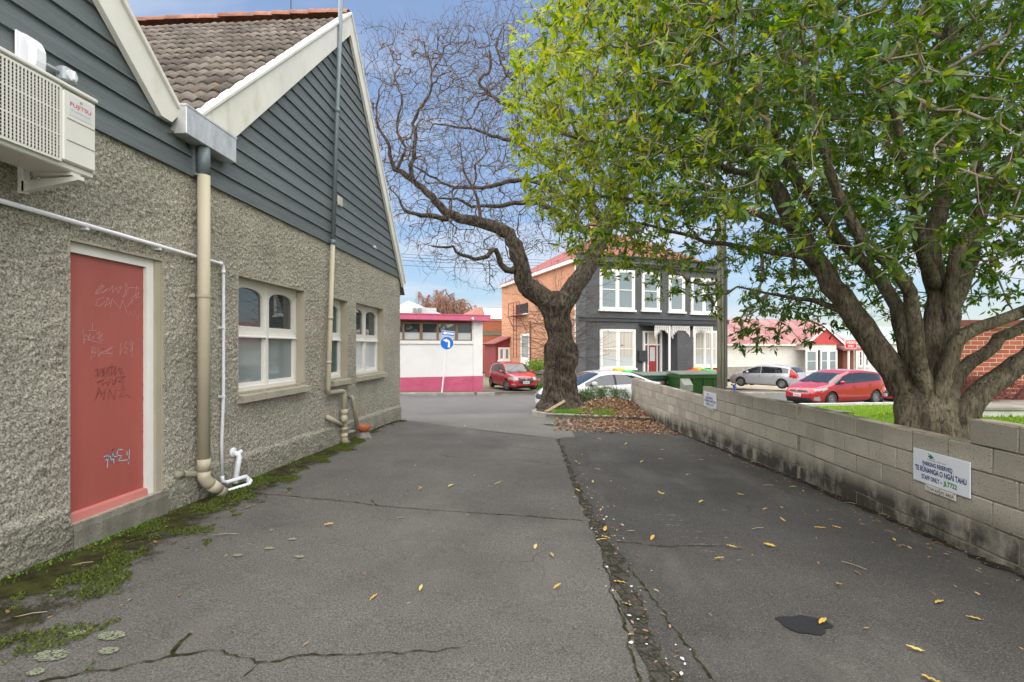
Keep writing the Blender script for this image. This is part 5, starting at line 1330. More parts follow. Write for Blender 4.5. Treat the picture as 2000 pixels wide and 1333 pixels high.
    for q in wx:
        for s_ in (1, -1):
            o = link('tyre', tm_, None); o.name = 'wheel'; o.parent = root; o.location = (q, s_ * (W2 - .115), wr_); st_ = sp.get('steer', 0) if q > 0 else 0
            o.rotation_euler = (0, 0, (0 if s_ > 0 else math.pi) + st_)
            link('rim', rm_, o)
        m = MB(); m.tube([(q, -W2 + .06, wr_), (q, W2 - .06, wr_)], ar + .005, 22, True); m.f = [f for f in m.f if len(f) > 4 or True]
        # only the inside shell of the wheel well
        m2 = MB(); S = 18
        for s_ in (1, -1):
            vs = [(q + (ar + .01) * math.cos(math.pi * k / S), s_ * y, wr_ + (ar + .01) * math.sin(math.pi * k / S)) for y in (W2 - .03, W2 - .30) for k in range(S + 1)]
            m2.add(vs, [(k, k + 1, S + 2 + k, S + 1 + k) for k in range(S)]); m2.add([(q + (ar + .01) * math.cos(math.pi * k / S), s_ * (W2 - .30), wr_ + (ar + .01) * math.sin(math.pi * k / S)) for k in range(S + 1)] + [(q - ar, s_ * (W2 - .30), .1), (q + ar, s_ * (W2 - .30), .1)], [tuple(range(S + 3))])
        m2.build('wheel_well', MAT['black'], root, world=False)
    m = MB(); m.box(-Lh * .93, Lh * .93, -W2 * .78, W2 * .78, .16, .30); m.build('underbody', MAT['black'], root, world=False)
    for s_ in (1, -1):
        x = sp['mirror']; zb = interp(belt, x); m = MB(); m.bbox(x - .09, x + .08, s_ * (W2 * .97) + (-.0 if s_ > 0 else -.17), s_ * (W2 * .97) + (.17 if s_ > 0 else .0), zb + .02, zb + .16, .04); m.build('mirror', MAT[sp['paint']], root, world=False)
        for hx in sp['handles']:
            z = interp(belt, hx) - .14; y = s_ * W2 * .99; m = MB(); m.bbox(hx - .10, hx + .10, min(y, y + s_ * .03), max(y, y + s_ * .03), z - .015, z + .02, .008); m.build('door_handle', MAT[sp['paint']], root, world=False)
        for sx in sp['seams']:
            m = MB(); z0 = interp(bot, sx) + .10; z1 = interp(belt, sx) - .015; 
            for k in range(8):
                u0, u1 = k / 8, (k + 1) / 8; ya = lambda u: s_ * (W2 * float(np.interp(u, [0, .12, .35, .6, .8, 1], [.93, .978, .986, 1., .992, .96])) + .002)
                m.add([(sx - .006, ya(u0), z0 + (z1 - z0) * u0), (sx + .006, ya(u0), z0 + (z1 - z0) * u0), (sx + .006, ya(u1), z0 + (z1 - z0) * u1), (sx - .006, ya(u1), z0 + (z1 - z0) * u1)], [(0, 1, 2, 3)])
            m.build('door_seam', MAT['black'], root, world=False)
    if sp.get('plate_z'):
        x = Lh + .075; z = sp['plate_z']; m = MB(); m.bbox(x - .02, x + .008, -.18, .18, z - .062, z + .062, .004); P_ = m.build('number_plate', MAT['plate'], root, world=False)
        m = MB()
        for k in range(6): m.box(x + .008, x + .0095, -.145 + k * .05, -.145 + k * .05 + .026, z - .035, z + .038)
        m.build('plate_characters', MAT['blackprint'], P_, world=False)
    if sp.get('badge_z'):
        x = Lh + .06; m = MB(); m.tube([(x + .012, .06 * math.cos(a), sp['badge_z'] + .05 * math.sin(a)) for a in [i * math.pi / 8 for i in range(17)]], .009, 6); m.tube([(x + .012, -.045, sp['badge_z'] + .02), (x + .014, 0, sp['badge_z'] - .01), (x + .012, .045, sp['badge_z'] + .02)], .008, 6); m.build('badge', MAT['chrome'], root, True, world=False)
    m = MB(); x = sp['wind'][1] - .02; z = interp(top, x) + .012
    for y in (-.2, .35): m.tube([(x + .03, y, z), (x - .02, y - .25, z + .02), (x - .09, y - .5, z + .045)], .011, 5)
    m.build('wipers', MAT['black'], root, world=False)
    return root

def hatch_lower(c):
    def f(x, y, z):
        if x > 1.50 and .60 < z < .60 + .20 * (x - 1.35) * .0 + .155 and y > .44 and x < 2.02 and z < .80 - .10 * (x - 1.5): return 'headlight'
        if x > 1.93 and z > .40 and z < .70 and y < .42 - max(0, .50 - z) * 1.4: return 'grille'
        if x > 1.90 and .22 < z < .32 and y < .48: return 'bumper_intake'
        if x > 1.82 and .34 < z < .42 and .56 < y < .72: return 'fog_light'
        if x < -1.75 and .78 < z < .98 and y > .45: return 'tail_light'
    return f
HATCH = dict(L=4.06, W=1.70, wheels=(1.26, -1.31), wr=.305, paint='car_red',
    top=[(-2.03, .62), (-1.98, .98), (-1.86, 1.08), (-1.55, 1.36), (-1.2, 1.45), (-.5, 1.495), (.1, 1.475), (.42, 1.40), (1.12, .985), (1.5, .92), (1.85, .80), (1.98, .72), (2.03, .62)],
    belt=[(-2.03, 1.02), (-1.0, .99), (1.0, .90), (1.5, .84), (2.03, .60)], bot=[(-2.03, .34), (-1.8, .24), (1.75, .21), (2.03, .24)],
    wind=(.42, 1.12), rear=(-1.86, -1.50), side=[(.03, .95, 'side_window'), (-.06, .03, 'pillar'), (-.92, -.06, 'rear_side_window'), (-1.35, -.98, 'quarter_window')],
    lower=hatch_lower(0), mirror=.68, handles=(-.10, -.98), seams=(.98, -.02, -.98), plate_z=.47, badge_z=.63, steer=.35)
def mpv_lower(x, y, z):
    if x > 1.62 and y > .38 and .68 + .10 * (2.3 - x) < z + .10 * 0 and .62 + .17 * (2.25 - x) < z < .76 + .17 * (2.25 - x) and x < 2.2: return 'headlight'
    if x > 2.2 and .63 < z < .70 and y < .45: return 'grille'
    if x > 2.15 and .26 < z < .40 and y < .62: return 'bumper_intake'
    if x > 1.95 and .30 < z < .46 and .66 < y < .78: return 'fog_light'
    if x < -2.02 and .80 < z < 1.10 and y > .50: return 'tail_light'
MPV = dict(L=4.64, W=1.775, wheels=(1.40, -1.38), wr=.325, paint='car_red2',
    top=[(-2.32, .66), (-2.26, 1.02), (-2.15, 1.22), (-1.95, 1.42), (-1.5, 1.50), (-.6, 1.575), (.15, 1.55), (.55, 1.43), (1.40, 1.03), (1.7, .96), (2.1, .84), (2.25, .76), (2.32, .66)],
    belt=[(-2.32, 1.14), (-1.5, 1.08), (1.2, .95), (1.7, .88), (2.32, .62)], bot=[(-2.32, .36), (-2.1, .25), (2.05, .20), (2.32, .26)],
    wind=(.55, 1.40), rear=(-2.18, -1.93), side=[(.06, 1.22, 'side_window'), (-.04, .06, 'pillar'), (-.95, -.04, 'rear_side_window'), (-1.02, -.95, 'pillar'), (-1.75, -1.02, 'quarter_window')],
    lower=mpv_lower, mirror=.86, handles=(.05, -.98), seams=(1.15, .02, -.98), plate_z=.50, badge_z=.74, spokes=10)
def wag_lower(x, y, z):
    if x > 1.75 and y > .42 and .62 < z < .80: return 'headlight'
    if x > 2.15 and .5 < z < .62 and y < .5: return 'grille'
    if x < -1.80 and z > .72 and y > .52 and z < 1.34 and x < -1.82 - .0 * z: return 'tail_light'
WAG = dict(L=4.57, W=1.70, wheels=(1.38, -1.36), wr=.315, paint='car_silver',
    top=[(-2.28, .66), (-2.24, .98), (-2.1, 1.15), (-1.82, 1.40), (-1.4, 1.48), (-.5, 1.545), (.2, 1.53), (.6, 1.42), (1.45, 1.01), (1.8, .92), (2.1, .80), (2.28, .62)],
    belt=[(-2.28, 1.02), (-1.0, 1.0), (1.2, .92), (1.7, .86), (2.28, .60)], bot=[(-2.28, .34), (-2.0, .22), (2.0, .20), (2.28, .24)],
    wind=(.6, 1.45), rear=(-2.14, -1.80), side=[(.08, 1.25, 'side_window'), (.0, .08, 'pillar'), (-.90, .0, 'rear_side_window'), (-.97, -.90, 'pillar'), (-1.75, -.97, 'quarter_window')],
    lower=wag_lower, mirror=.88, handles=(.08, -.92), seams=(1.15, .05, -.93), spokes=9)
def sed_lower(x, y, z):
    if x > 1.75 and y > .45 and .60 < z < .78: return 'headlight'
    if x > 2.18 and .44 < z < .62 and y < .5: return 'grille'
    if x < -2.05 and .75 < z < .95 and y > .4: return 'tail_light'
SED = dict(L=4.66, W=1.78, wheels=(1.40, -1.34), wr=.325, paint='car_white',
    top=[(-2.33, .70), (-2.27, .98), (-1.75, 1.04), (-.95, 1.34), (-.4, 1.41), (.05, 1.42), (.45, 1.36), (1.35, .97), (1.8, .90), (2.15, .77), (2.33, .60)],
    belt=[(-2.33, .98), (-1.5, .97), (1.2, .91), (1.7, .84), (2.33, .58)], bot=[(-2.33, .34), (-2.0, .22), (2.0, .20), (2.33, .24)],
    wind=(.45, 1.35), rear=(-1.72, -.98), side=[(-.06, 1.1, 'side_window'), (-.15, -.06, 'pillar'), (-1.05, -.15, 'rear_side_window'), (-1.35, -1.05, 'quarter_window')],
    lower=sed_lower, mirror=.80, handles=(-.05, -.95), seams=(1.1, -.1, -1.0), spokes=10)
SMALL = dict(HATCH); SMALL['paint'] = 'car_orange'; SMALL['steer'] = 0
def cam_dir(lat, fwd): return (CS * lat - SN * fwd, SN * lat + CS * fwd)
def at_ground(px, D, dz=0.):
    v = ray(px, 700); x, y = v[0] * D, v[1] * D; return Vector((x, y, gz(x, y) + dz))
p = at_ground(1000, 27.6, .10); p.z = -.80
RC = car('hatchback', 'small red hatchback parked facing the street beside the brick house', p, cam_dir(.36, -.93), HATCH)
tt = t_at(1632, 1.55)
car('family_car', 'crimson five-door people mover parked at the lawn edge across from the silver wagon', st(tt, 1.55, zroad(tt, 1.55)), (-TV.x, -TV.y), MPV)
p = at_ground(1497, 33.2); p.z = -1.16
car('station_wagon', 'silver station wagon with tall red tail lights on the pale forecourt', p, cam_dir(-.60, .80), WAG)
tt = t_at(1173, 1.5)
car('sedan', 'white sedan parked behind the leaf heap, partly hidden by the oak', st(tt, 1.5, zroad(tt, 1.5) - .06), (-TV.x, -TV.y), SED)
tt = t_at(1728, 1.6) + 2.0
car('compact_car', 'scarlet compact car showing only its nose beside the evergreen trunk', st(tt, 1.6, zroad(tt, 1.6)), (-TV.x, -TV.y), SMALL)

# ================================================================== buildings across the street
def brickmat(name, c1, c2, mort, sc=1.):
    m = M(name, c1, .9, .1, 2., .2, 40., .2); t = m.node_tree; L_ = t.links.new
    tcn = nd(t, 'ShaderNodeTexCoord'); sp_ = nd(t, 'ShaderNodeSeparateXYZ'); L_(tcn.outputs['Object'], sp_.inputs[0])
    sm = nd(t, 'ShaderNodeMath', operation='ADD'); L_(sp_.outputs['X'], sm.inputs[0]); L_(sp_.outputs['Y'], sm.inputs[1])
    cbn = nd(t, 'ShaderNodeCombineXYZ'); L_(sm.outputs[0], cbn.inputs[0]); L_(sp_.outputs['Z'], cbn.inputs[1])
    b = nd(t, 'ShaderNodeTexBrick'); b.inputs['Scale'].default_value = sc; b.inputs['Brick Width'].default_value = .24; b.inputs['Row Height'].default_value = .086; b.inputs['Mortar Size'].default_value = .006; b.inputs['Bias'].default_value = -.2
    b.inputs['Color1'].default_value = col(c1); b.inputs['Color2'].default_value = col(c2); b.inputs['Mortar'].default_value = col(mort)
    L_(cbn.outputs[0], b.inputs['Vector'])
    x = nd(t, 'ShaderNodeMix', data_type='RGBA', blend_type='MULTIPLY'); x.inputs['Factor'].default_value = .55
    n = nd(t, 'ShaderNodeTexNoise', Scale=1.2, Detail=6.); r = nd(t, 'ShaderNodeValToRGB'); r.color_ramp.elements[0].position = .3; r.color_ramp.elements[0].color = (.55, .55, .55, 1); r.color_ramp.elements[1].position = .65; L_(n.outputs['Fac'], r.inputs[0])
    L_(b.outputs['Color'], x.inputs['A']); L_(r.outputs[0], x.inputs['B']); L_(x.outputs['Result'], base_of(m).inputs['Base Color'])
    return m
def ribmat(name, c, freq, axis=0, var=.12, c2=None):
    """corrugated or ribbed metal"""
    m = M(name, c, .55, var, 1.2, 0, 50, .4, c2=c2); t = m.node_tree; tcn = nd(t, 'ShaderNodeTexCoord')
    wv = nd(t, 'ShaderNodeTexWave'); wv.inputs['Scale'].default_value = freq; wv.bands_direction = 'XYZ'[axis]; t.links.new(tcn.outputs['Object'], wv.inputs['Vector'])
    bp = nd(t, 'ShaderNodeBump', Strength=.6, Distance=.05); t.links.new(wv.outputs['Fac'], bp.inputs['Height']); t.links.new(bp.outputs[0], base_of(m).inputs['Normal']); return m
MAT['pink'] = M('pink_paint', (.50, .10, .175), .7, .1, 3., .8, 18., .3); MAT['pinktrim'] = M('pink_trim', (.55, .115, .20), .55, .08, 2.)
MAT['whitewall'] = M('white_wall', (.72, .71, .69), .8, .05, 1., .25, 30., .3, fine=.04); MAT['brownframe'] = M('brown_frame', (.20, .125, .075), .6, .2, 4., stretch=(1, 1, 4))
MAT['charcoal'] = M('charcoal_render', (.080, .082, .087), .75, .10, 1.5, 1., 9., .35); MAT['charcoal2'] = M('charcoal_trim', (.048, .05, .054), .6, .08, 2.); MAT['charcoal3'] = M('grey_quoin', (.10, .103, .11), .75, .1, 2., .6, 12.)
MAT['orangebrick'] = brickmat('orange_brick', (.43, .20, .11), (.54, .285, .165), (.52, .36, .26)); MAT['redbrick_far'] = brickmat('red_brick_far', (.40, .125, .065), (.35, .105, .055), (.30, .13, .08))
MAT['redroof'] = ribmat('red_roof', (.30, .075, .06), 14., 0, .2); MAT['redroof2'] = ribmat('weathered_red_roof', (.34, .085, .075), 10., 0, .15, (.44, .27, .26)); MAT['ironwhite'] = ribmat('pale_roof_iron', (.56, .58, .58), 12., 0, .1)
MAT['curtain'] = M('curtain', (.50, .44, .36), .9, .25, 2., 0, 50, .1, stretch=(9, 9, .1)); MAT['winlight'] = glass('window_sky', (.20, .24, .25), .04, 1.7); MAT['rust'] = M('red_steel', (.20, .03, .03), .6, .2); MAT['cream2'] = M('cream_boards', (.62, .60, .55), .6, .06, 2.)
MAT['weathered'] = M('weathered_timber', (.24, .215, .175), .9, .3, 4., .4, 30., .2, stretch=(1, 1, 5)); MAT['olive'] = M('olive', (.05, .055, .05), .6)
def facade(px, py, t0, n0):
    t_ = t_at(px, n0); D = depth(st(t_, n0)); return t_ - t0, z_at(py, D)
class Local:
    """parts built in a street-aligned frame: x along the street, y away from the camera"""
    def __init__(s, name, t0, n0, z0, label, cat, group=None, rz=None):
        s.t0, s.n0, s.z0 = t0, n0, z0; s.root = empty(name, st(t0, n0, z0), SROT if rz is None else rz, label, cat, group)
    def fx(s, px, py): x, z = facade(px, py, s.t0, s.n0); return x, z - s.z0
    def b(s, name, m, mat, parent=None, smooth=False): return m.build(name, mat, parent or s.root, smooth, world=False)
    def box(s, name, a, mat, parent=None): m = MB(); m.box(*a); return s.b(name, m, mat, parent)
def sash_window(B, x0, x1, z0, z1, y=0., pairs=1, glassmat=None, frame=None, curtain=False, deep=.10, sill=True, mid=True):
    fm = frame or MAT['white']; gm_ = glassmat or MAT['winlight']; f = .14 * min(1, (x1 - x0) / 1.2)
    m = MB(); m.box(x0, x0 + f, y - .09, y + .02, z0, z1); m.box(x1 - f, x1, y - .09, y + .02, z0, z1); m.box(x0 + f, x1 - f, y - .09, y + .02, z1 - f, z1); m.box(x0 + f, x1 - f, y - .08, y + .02, z0, z0 + f * .6)
    wo = B.b('window', m, fm)
    if sill: m = MB(); m.bbox(x0 - .08, x1 + .08, y - .18, y + .01, z0 - .12, z0, .015); B.b('sill', m, fm, wo)
    iw = (x1 - x0 - 2 * f - .16 * (pairs - 1)) / pairs
    for k in range(pairs):
        a = x0 + f + k * (iw + .16); b = a + iw; zm = (z0 + z1) / 2
        if k: m = MB(); m.box(a - .16, a, y - .085, y + .02, z0 + f * .6, z1 - f); B.b('mullion', m, fm, wo)
        m = MB(); s_ = .05
        m.box(a, a + s_, y - .05, y, z0 + f * .6, z1 - f); m.box(b - s_, b, y - .05, y, z0 + f * .6, z1 - f); m.box(a + s_, b - s_, y - .05, y, z1 - f - s_, z1 - f); m.box(a + s_, b - s_, y - .05, y, z0 + f * .6, z0 + f * .6 + .07)
        if mid: m.box(a + s_, b - s_, y - .055, y, zm - .025, zm + .025)
        B.b('sash', m, fm, wo)
        B.box('pane', (a + .01, b - .01, y - .022, y - .016, z0 + f * .6, z1 - f), gm_, wo)
    return wo

# --- white hall with the pink base and fascia
t0 = t_at(941, 10.2); PK = Local('pink_trimmed_hall', t0, 10.2, zroad(t0, 10.2) + .10, 'low white hall with a pink base, pink fascia and brown strip windows', 'building')
Lw = 14.0; _, zf0 = PK.fx(930, 628); _, zf1 = PK.fx(930, 618); _, zw1 = PK.fx(870, 631); _, zw0 = PK.fx(870, 666); _, zb1 = PK.fx(870, 736); xw1, _ = PK.fx(922, 640)
PK.box('wall', (-Lw, 0, 0, 9, zb1, zw0), MAT['whitewall']); PK.box('wall', (xw1, 0, 0, 9, zw0, zf0), MAT['whitewall']); PK.box('wall', (-Lw, xw1, 1.0, 9, zw0, zf0), MAT['whitewall'])
m = MB(); m.grid(lambda u, v: (-Lw + Lw * u, -.03 + .012 * mnoise.noise(Vector((u * 90, v * 6, 0))), -.3 + (zb1 + .3) * v), 140, 10); m.box(-Lw, 0.02, -.012, 9, -.3, zb1 - .002); PK.b('plinth', m, MAT['pink'])
PK.box('pilaster', (xw1 + .05, .03, -.05, 0, zb1, zf0), MAT['whitewall']); PK.box('pilaster_base', (xw1 + .05, .04, -.075, -.03, -.3, zb1), MAT['pink'])
PK.box('string_course', (-Lw, xw1 + .05, -.06, 0, zw0 - .16, zw0), MAT['white'])
m = MB(); m.bbox(-Lw, .34, -.42, 9.2, zf0, zf1, .02); PK.b('fascia', m, MAT['pinktrim']); PK.box('roof_sheet', (-Lw, .36, -.44, 9.3, zf1, zf1 + .05), MAT['pinktrim'])
wroot = PK.box('strip_window', (-Lw, xw1, .10, .16, zw1 - .02, zf0), MAT['brownframe'])
edges = [PK.fx(p_, 650)[0] for p_ in (922, 891, 855, 822, 788)]; step_ = edges[3] - edges[4]
k = edges[-1]
while k > -Lw + 1: k -= step_; edges.append(k)
for q, (b, a) in enumerate(zip(edges, edges[1:])):
    m = MB(); e_ = .05 if q % 2 else .09; m.box(a, a + e_, .0, .1, zw0, zw1); m.box(b - .05, b, .0, .1, zw0, zw1); m.box(a + e_, b - .05, .0, .1, zw1 - .07, zw1); m.box(a + e_, b - .05, .0, .1, zw0, zw0 + .06); PK.b('frame', m, MAT['brownframe'], wroot)
    zm = zw0 + (zw1 - zw0) * .47; PK.box('pane', (a + e_, b - .05, .05, .06, zm, zw1 - .07), MAT['pane'], wroot); PK.box('pane', (a + e_, b - .05, .05, .06, zw0 + .06, zm - .02), MAT['palepane'], wroot); PK.box('rail', (a + e_, b - .05, .03, .06, zm - .02, zm), MAT['brownframe'], wroot)
m = MB(); m.tube([(xw1 - .1, -.45, zf0 + .12), (xw1 - .1, -.60, zf0 + .06)], .05, 10); PK.b('floodlight', m, MAT['white'])

# --- two storey house: charcoal front, orange brick side
t0 = t_at(1140, 12.0); DH = Local('charcoal_house', t0, 12.0, -1.12, 'two-storey house with charcoal front, white windows and orange brick side', 'building')
WD = t_at(1421, 12.0) - t0; _, zt = DH.fx(1145, 497); _, zc = DH.fx(1145, 512); _, zs = DH.fx(1145, 626); DD = 14.
DH.box('front_wall', (-.35, WD, 0, .3, 0, zt), MAT['charcoal']); DH.box('brick_wall', (-.33, WD - .02, .301, DD, 0, zt - .25), MAT['orangebrick'])
m = MB(); m.box(-.37, .10, -.05, .42, 0, zt - .3); DH.b('quoin', m, MAT['charcoal3']); DH.box('corner_trim', (-.40, -.372, .30, .40, 0, zt - .3), MAT['white'])
m = MB(); m.bbox(-.45, WD + .1, -.28, .32, zc, zc + .14, .03); m.bbox(-.42, WD + .06, -.20, .31, zc - .12, zc, .02); m.bbox(-.40, WD + .05, -.12, .315, zt, zt + .10, .02); DH.b('cornice', m, MAT['charcoal2'])
m = MB(); m.bbox(-.42, WD + .05, -.10, .0, zs - .06, zs + .14, .02); m.bbox(-.42, WD + .05, -.16, .0, zs + .14, zs + .22, .02); DH.b('string_course', m, MAT['charcoal2'])
for (pa, pb, ya, yb, pairs, cur) in ((1170.5, 1238.5, 525, 604.5, 2, 0), (1253, 1287, 531, 606, 1, 0), (1305.5, 1336, 538, 609, 1, 0), (1348.7, 1399, 543, 612, 2, 0), (1171, 1240, 643, 721, 2, 1), (1349, 1400, 646, 716.5, 2, 1)):
    xa, za = DH.fx(pa, ya); xb, zb = DH.fx(pa, yb); x2, _ = DH.fx(pb, ya)
    wo = sash_window(DH, xa, x2, zb, za, -.01, pairs, MAT['winlight'] if not cur else MAT['palepane'])
    if cur: 
        m = MB(); m.grid(lambda u, v: (xa + .15 + (x2 - xa - .3) * u, -.040 + .012 * math.sin(u * 60), zb + .75 + (za - zb - .95) * v), 60, 1); DH.b('curtain', m, MAT['curtain'], wo)
xa, zd1 = DH.fx(1265, 675); xb, _ = DH.fx(1281, 675); xf0, zf_ = DH.fx(1255, 650); xf1, _ = DH.fx(1291, 650); _, zd0 = DH.fx(1265, 735)
m = MB(); m.box(xf0, xf0 + .12, -.12, .0, zd0, zf_); m.box(xa + .0 - .06, xa, -.10, .0, zd0, zf_); m.box(xb, xb + .06, -.10, .0, zd0, zf_); m.box(xf1 - .12, xf1, -.12, 0, zd0, zf_); m.box(xf0 + .12, xf1 - .12, -.10, 0, zd1, zd1 + .09); m.box(xf0, xf1, -.121, 0, zf_, zf_ + .1); dr_ = DH.b('door_frame', m, MAT['white'])
DH.box('door', (xa, xb, -.06, -.01, zd0, zd1), M('front_door_red', (.30, .035, .03), .5), dr_); DH.box('pane', (xa + .12, xb - .12, -.066, -.061, zd0 + .95, zd1 - .12), MAT['palepane'], dr_); DH.box('fanlight', (xa, xb, -.04, -.03, zd1 + .09, zf_), MAT['curtain'], dr_)
xp0, zp = DH.fx(1249, 636); xp1, _ = DH.fx(1374, 636)
m = MB(); m.bbox(xp0, xp1, -1.3, -.0, zp - .04, zp + .06, .02); m.bbox(xp0 - .05, xp1 + .05, -1.36, 0, zp + .06, zp + .11, .01); pr_ = DH.b('porch_roof', m, MAT['charcoal2'])
for px in (1283.5, 1331, 1364):
    xq, _ = DH.fx(px, 640); DH.box('porch_post', (xq - .05, xq + .05, -1.25, -1.15, zd0, zp - .04), MAT['white'], pr_)
def lace(x0, x1):
    """cast iron lace: scalloped strip built from small rings and drops"""
    m = MB(); n = max(4, int((x1 - x0) / .13)); y = -1.2
    m.box(x0, x1, y - .015, y + .015, zp - .12, zp - .04)
    for k in range(n + 1):
        u = k / n; x = x0 + (x1 - x0) * u; drop = .18 + .42 * (abs(u - .5) * 2) ** 2.4
        m.box(x - .018, x + .018, y - .012, y + .012, zp - .12 - drop, zp - .12)
        if k < n:
            xm = x + (x1 - x0) / n / 2
            for q in range(int(drop / .12) + 1): m.tube([(xm + .045 * math.cos(a), y, zp - .18 - q * .12 + .05 * math.sin(a)) for a in [i * math.pi / 3 for i in range(7)]], .014, 4)
    DH.b('iron_lace', m, MAT['white'], pr_)
xs_ = [DH.fx(p_, 645)[0] for p_ in (1256, 1283, 1288, 1322, 1329, 1364)]; lace(xs_[0], xs_[1]); lace(xs_[2], xs_[3]); lace(xs_[4], xs_[5])
for pa, pb, ya, yb in ((1245, 1260, 685, 706), (1337, 1350.5, 684, 703)):
    xa, za = DH.fx(pa, ya); xb, zb = DH.fx(pb, yb); m = MB(); m.bbox(xa, xb, -.24, 0, zb, za, .02); DH.b('meter_box', m, M('meter_box', (.035, .037, .04), .5))
xs2, _ = DH.fx(1300, 690); xs3, _ = DH.fx(1326, 690); m = MB(); m.box(xs2, xs3 + .2, -1.15, 0, 0, zp - .3); DH.b('porch_wall', m, MAT['charcoal'])
# brick side: fascia, roof, window, fire escape
zr = zt - .25
m = MB(); m.box(-.60, -.33, .2, DD + .3, zr - .22, zr); DH.b('eave_fascia', m, MAT['white'])
m = MB(); m.add([(-.62, .25, zr), (WD + .4, .25, zr), (WD + .4, DD + .4, zr), (-.62, DD + .4, zr), (4.6, 5.2, zr + 3.0), (WD - 4.6, 5.2, zr + 3.0), (WD - 4.6, DD - 5, zr + 3.0), (4.6, DD - 5, zr + 3.0)], [(0, 1, 5, 4), (1, 2, 6, 5), (2, 3, 7, 6), (3, 0, 4, 7), (4, 5, 6, 7)]); DH.b('roof', m, MAT['redroof'])
m = MB(); m.box(3.2, 4.2, 4.0, 4.9, zr + 1.5, zr + 3.9); DH.b('chimney', m, MAT['orangebrick'])
def side_y(px):      # local y on the brick side wall seen at a photo column
    q = (px - 1000) / F; best = 0
    for i in range(1400):
        p = st(DH.t0 - .35, DH.n0 + i * .01)
        if (CS * p.x + SN * p.y) / depth(p) <= q: return i * .01
    return 13.9
ya_, yb_ = side_y(1035), side_y(1018); zA = z_at(652, depth(st(DH.t0, DH.n0 + ya_))) - DH.z0; zB = z_at(712, depth(st(DH.t0, DH.n0 + ya_))) - DH.z0
m = MB(); m.box(-.40, -.33, ya_, ya_ + .15, zB, zA); m.box(-.40, -.33, yb_ - .15, yb_, zB, zA); m.box(-.40, -.33, ya_ + .15, yb_ - .15, zA - .15, zA); m.box(-.40, -.33, ya_ + .15, yb_ - .15, zB, zB + .5); m.box(-.46, -.33, ya_ - .1, yb_ + .1, zB - .12, zB); wo = DH.b('window', m, MAT['white'])
DH.box('pane', (-.365, -.355, ya_ + .15, yb_ - .15, zB + .5, zA - .15), MAT['winlight'], wo)
yc_, yd_ = side_y(1031), side_y(1008); zA = z_at(592, depth(st(DH.t0, DH.n0 + yc_))) - DH.z0; zB = z_at(612, depth(st(DH.t0, DH.n0 + yc_))) - DH.z0
wo = DH.box('window', (-.38, -.33, yc_, yd_, zB, zA), MAT['dark']); DH.box('sill', (-.46, -.33, yc_ - .1, yd_ + .1, zB - .1, zB), MAT['white'], wo)
m = MB(); yy0, yy1 = side_y(1028), side_y(1006); zl = z_at(700, depth(st(DH.t0, DH.n0 + yy0))) - DH.z0
for yq in (yy1 - .3, yy1 - 1.0): m.box(-.62, -.58, yq, yq + .04, zl, zB + .9)
for k in range(11): m.box(-.615, -.585, yy1 - 1.0, yy1 - .3, zl + .35 * k, zl + .35 * k + .03)
m.box(-.95, -.35, yy0, yy1, zB - .16, zB - .10)
for yq in (yy0, (yy0 + yy1) / 2, yy1 - .04): m.box(-.95, -.91, yq, yq + .04, zB - .1, zB + .9)
m.box(-.95, -.91, yy0, yy1, zB + .86, zB + .9); m.tube([(-.35, yy0, zB - 1.3), (-.95, yy0, zB - .14)], .03, 6); m.tube([(-.35, yy1, zB - 1.3), (-.95, yy1, zB - .14)], .03, 6); DH.b('fire_escape', m, MAT['rust'])
yq = side_y(1037); m = MB(); m.tube([(-.42, yq, .1), (-.42, yq, 4.6)], .05, 8); DH.b('side_downpipe', m, MAT['rust'])

# --- lean-to and brick building further back
LB = Local('brick_hall', t_at(1000, 34), 34, -1.0, 'orange brick hall with glazed roof lights far behind the red hatchback', 'building')
xa, za = LB.fx(935, 626); xc, _ = LB.fx(1003, 626)
LB.box('wall', (xa - 3, 6, 0, 10, 0, za), MAT['redbrick_far']); _, zb = LB.fx(970, 651); LB.box('band', (xa - 3, 6, -.05, 0, zb - .25, zb + .25), M('band', (.16, .14, .09), .9))
_, zp_ = LB.fx(965, 606); x1_, _ = LB.fx(958, 606); x2_, _ = LB.fx(985, 606); xe, _ = LB.fx(925, 620)
m = MB(); m.add([(xe - 1, -.1, za), (8, -.1, za), (8, 10, za), (xe - 1, 10, za), (x1_, 4, zp_ + .6), (x2_ + 3, 4, zp_ + .6), (x2_ + 3, 6, zp_ + .6), (x1_, 6, zp_ + .6)], [(0, 1, 5, 4), (1, 2, 6, 5), (2, 3, 7, 6), (3, 0, 4, 7), (4, 5, 6, 7)]); RFo = LB.b('roof', m, M('old_red_tile', (.26, .11, .075), .8, .2))
m = MB(); e0 = Vector((x1_ - 1.1, -.1, za)); 
def rp_(u, v): return Vector((xe + 1.3 + (7.2 - xe - 1.3) * u, -.1, za)).lerp(Vector((x1_ + .3 + (x2_ + 2.6 - x1_ - .3) * u, 4, zp_ + .6)), v) + Vector((0, -.05, .05))
m.add([rp_(.0, .08), rp_(.55, .08), rp_(.55, .92), rp_(.0, .92)], [(0, 1, 2, 3)]); LB.b('roof_light', m, MAT['ironwhite'], RFo)
m = MB(); m.box(LB.fx(963, 680)[0], LB.fx(966, 680)[0], -.05, .0, LB.fx(963, 684)[1], LB.fx(963, 662)[1]); LB.b('slot_window', m, MAT['dark'])
RL = Local('red_lean_to', t_at(968, 24.), 24., -1.0, 'small dark red lean-to with a white window behind the red hatchback', 'shed')
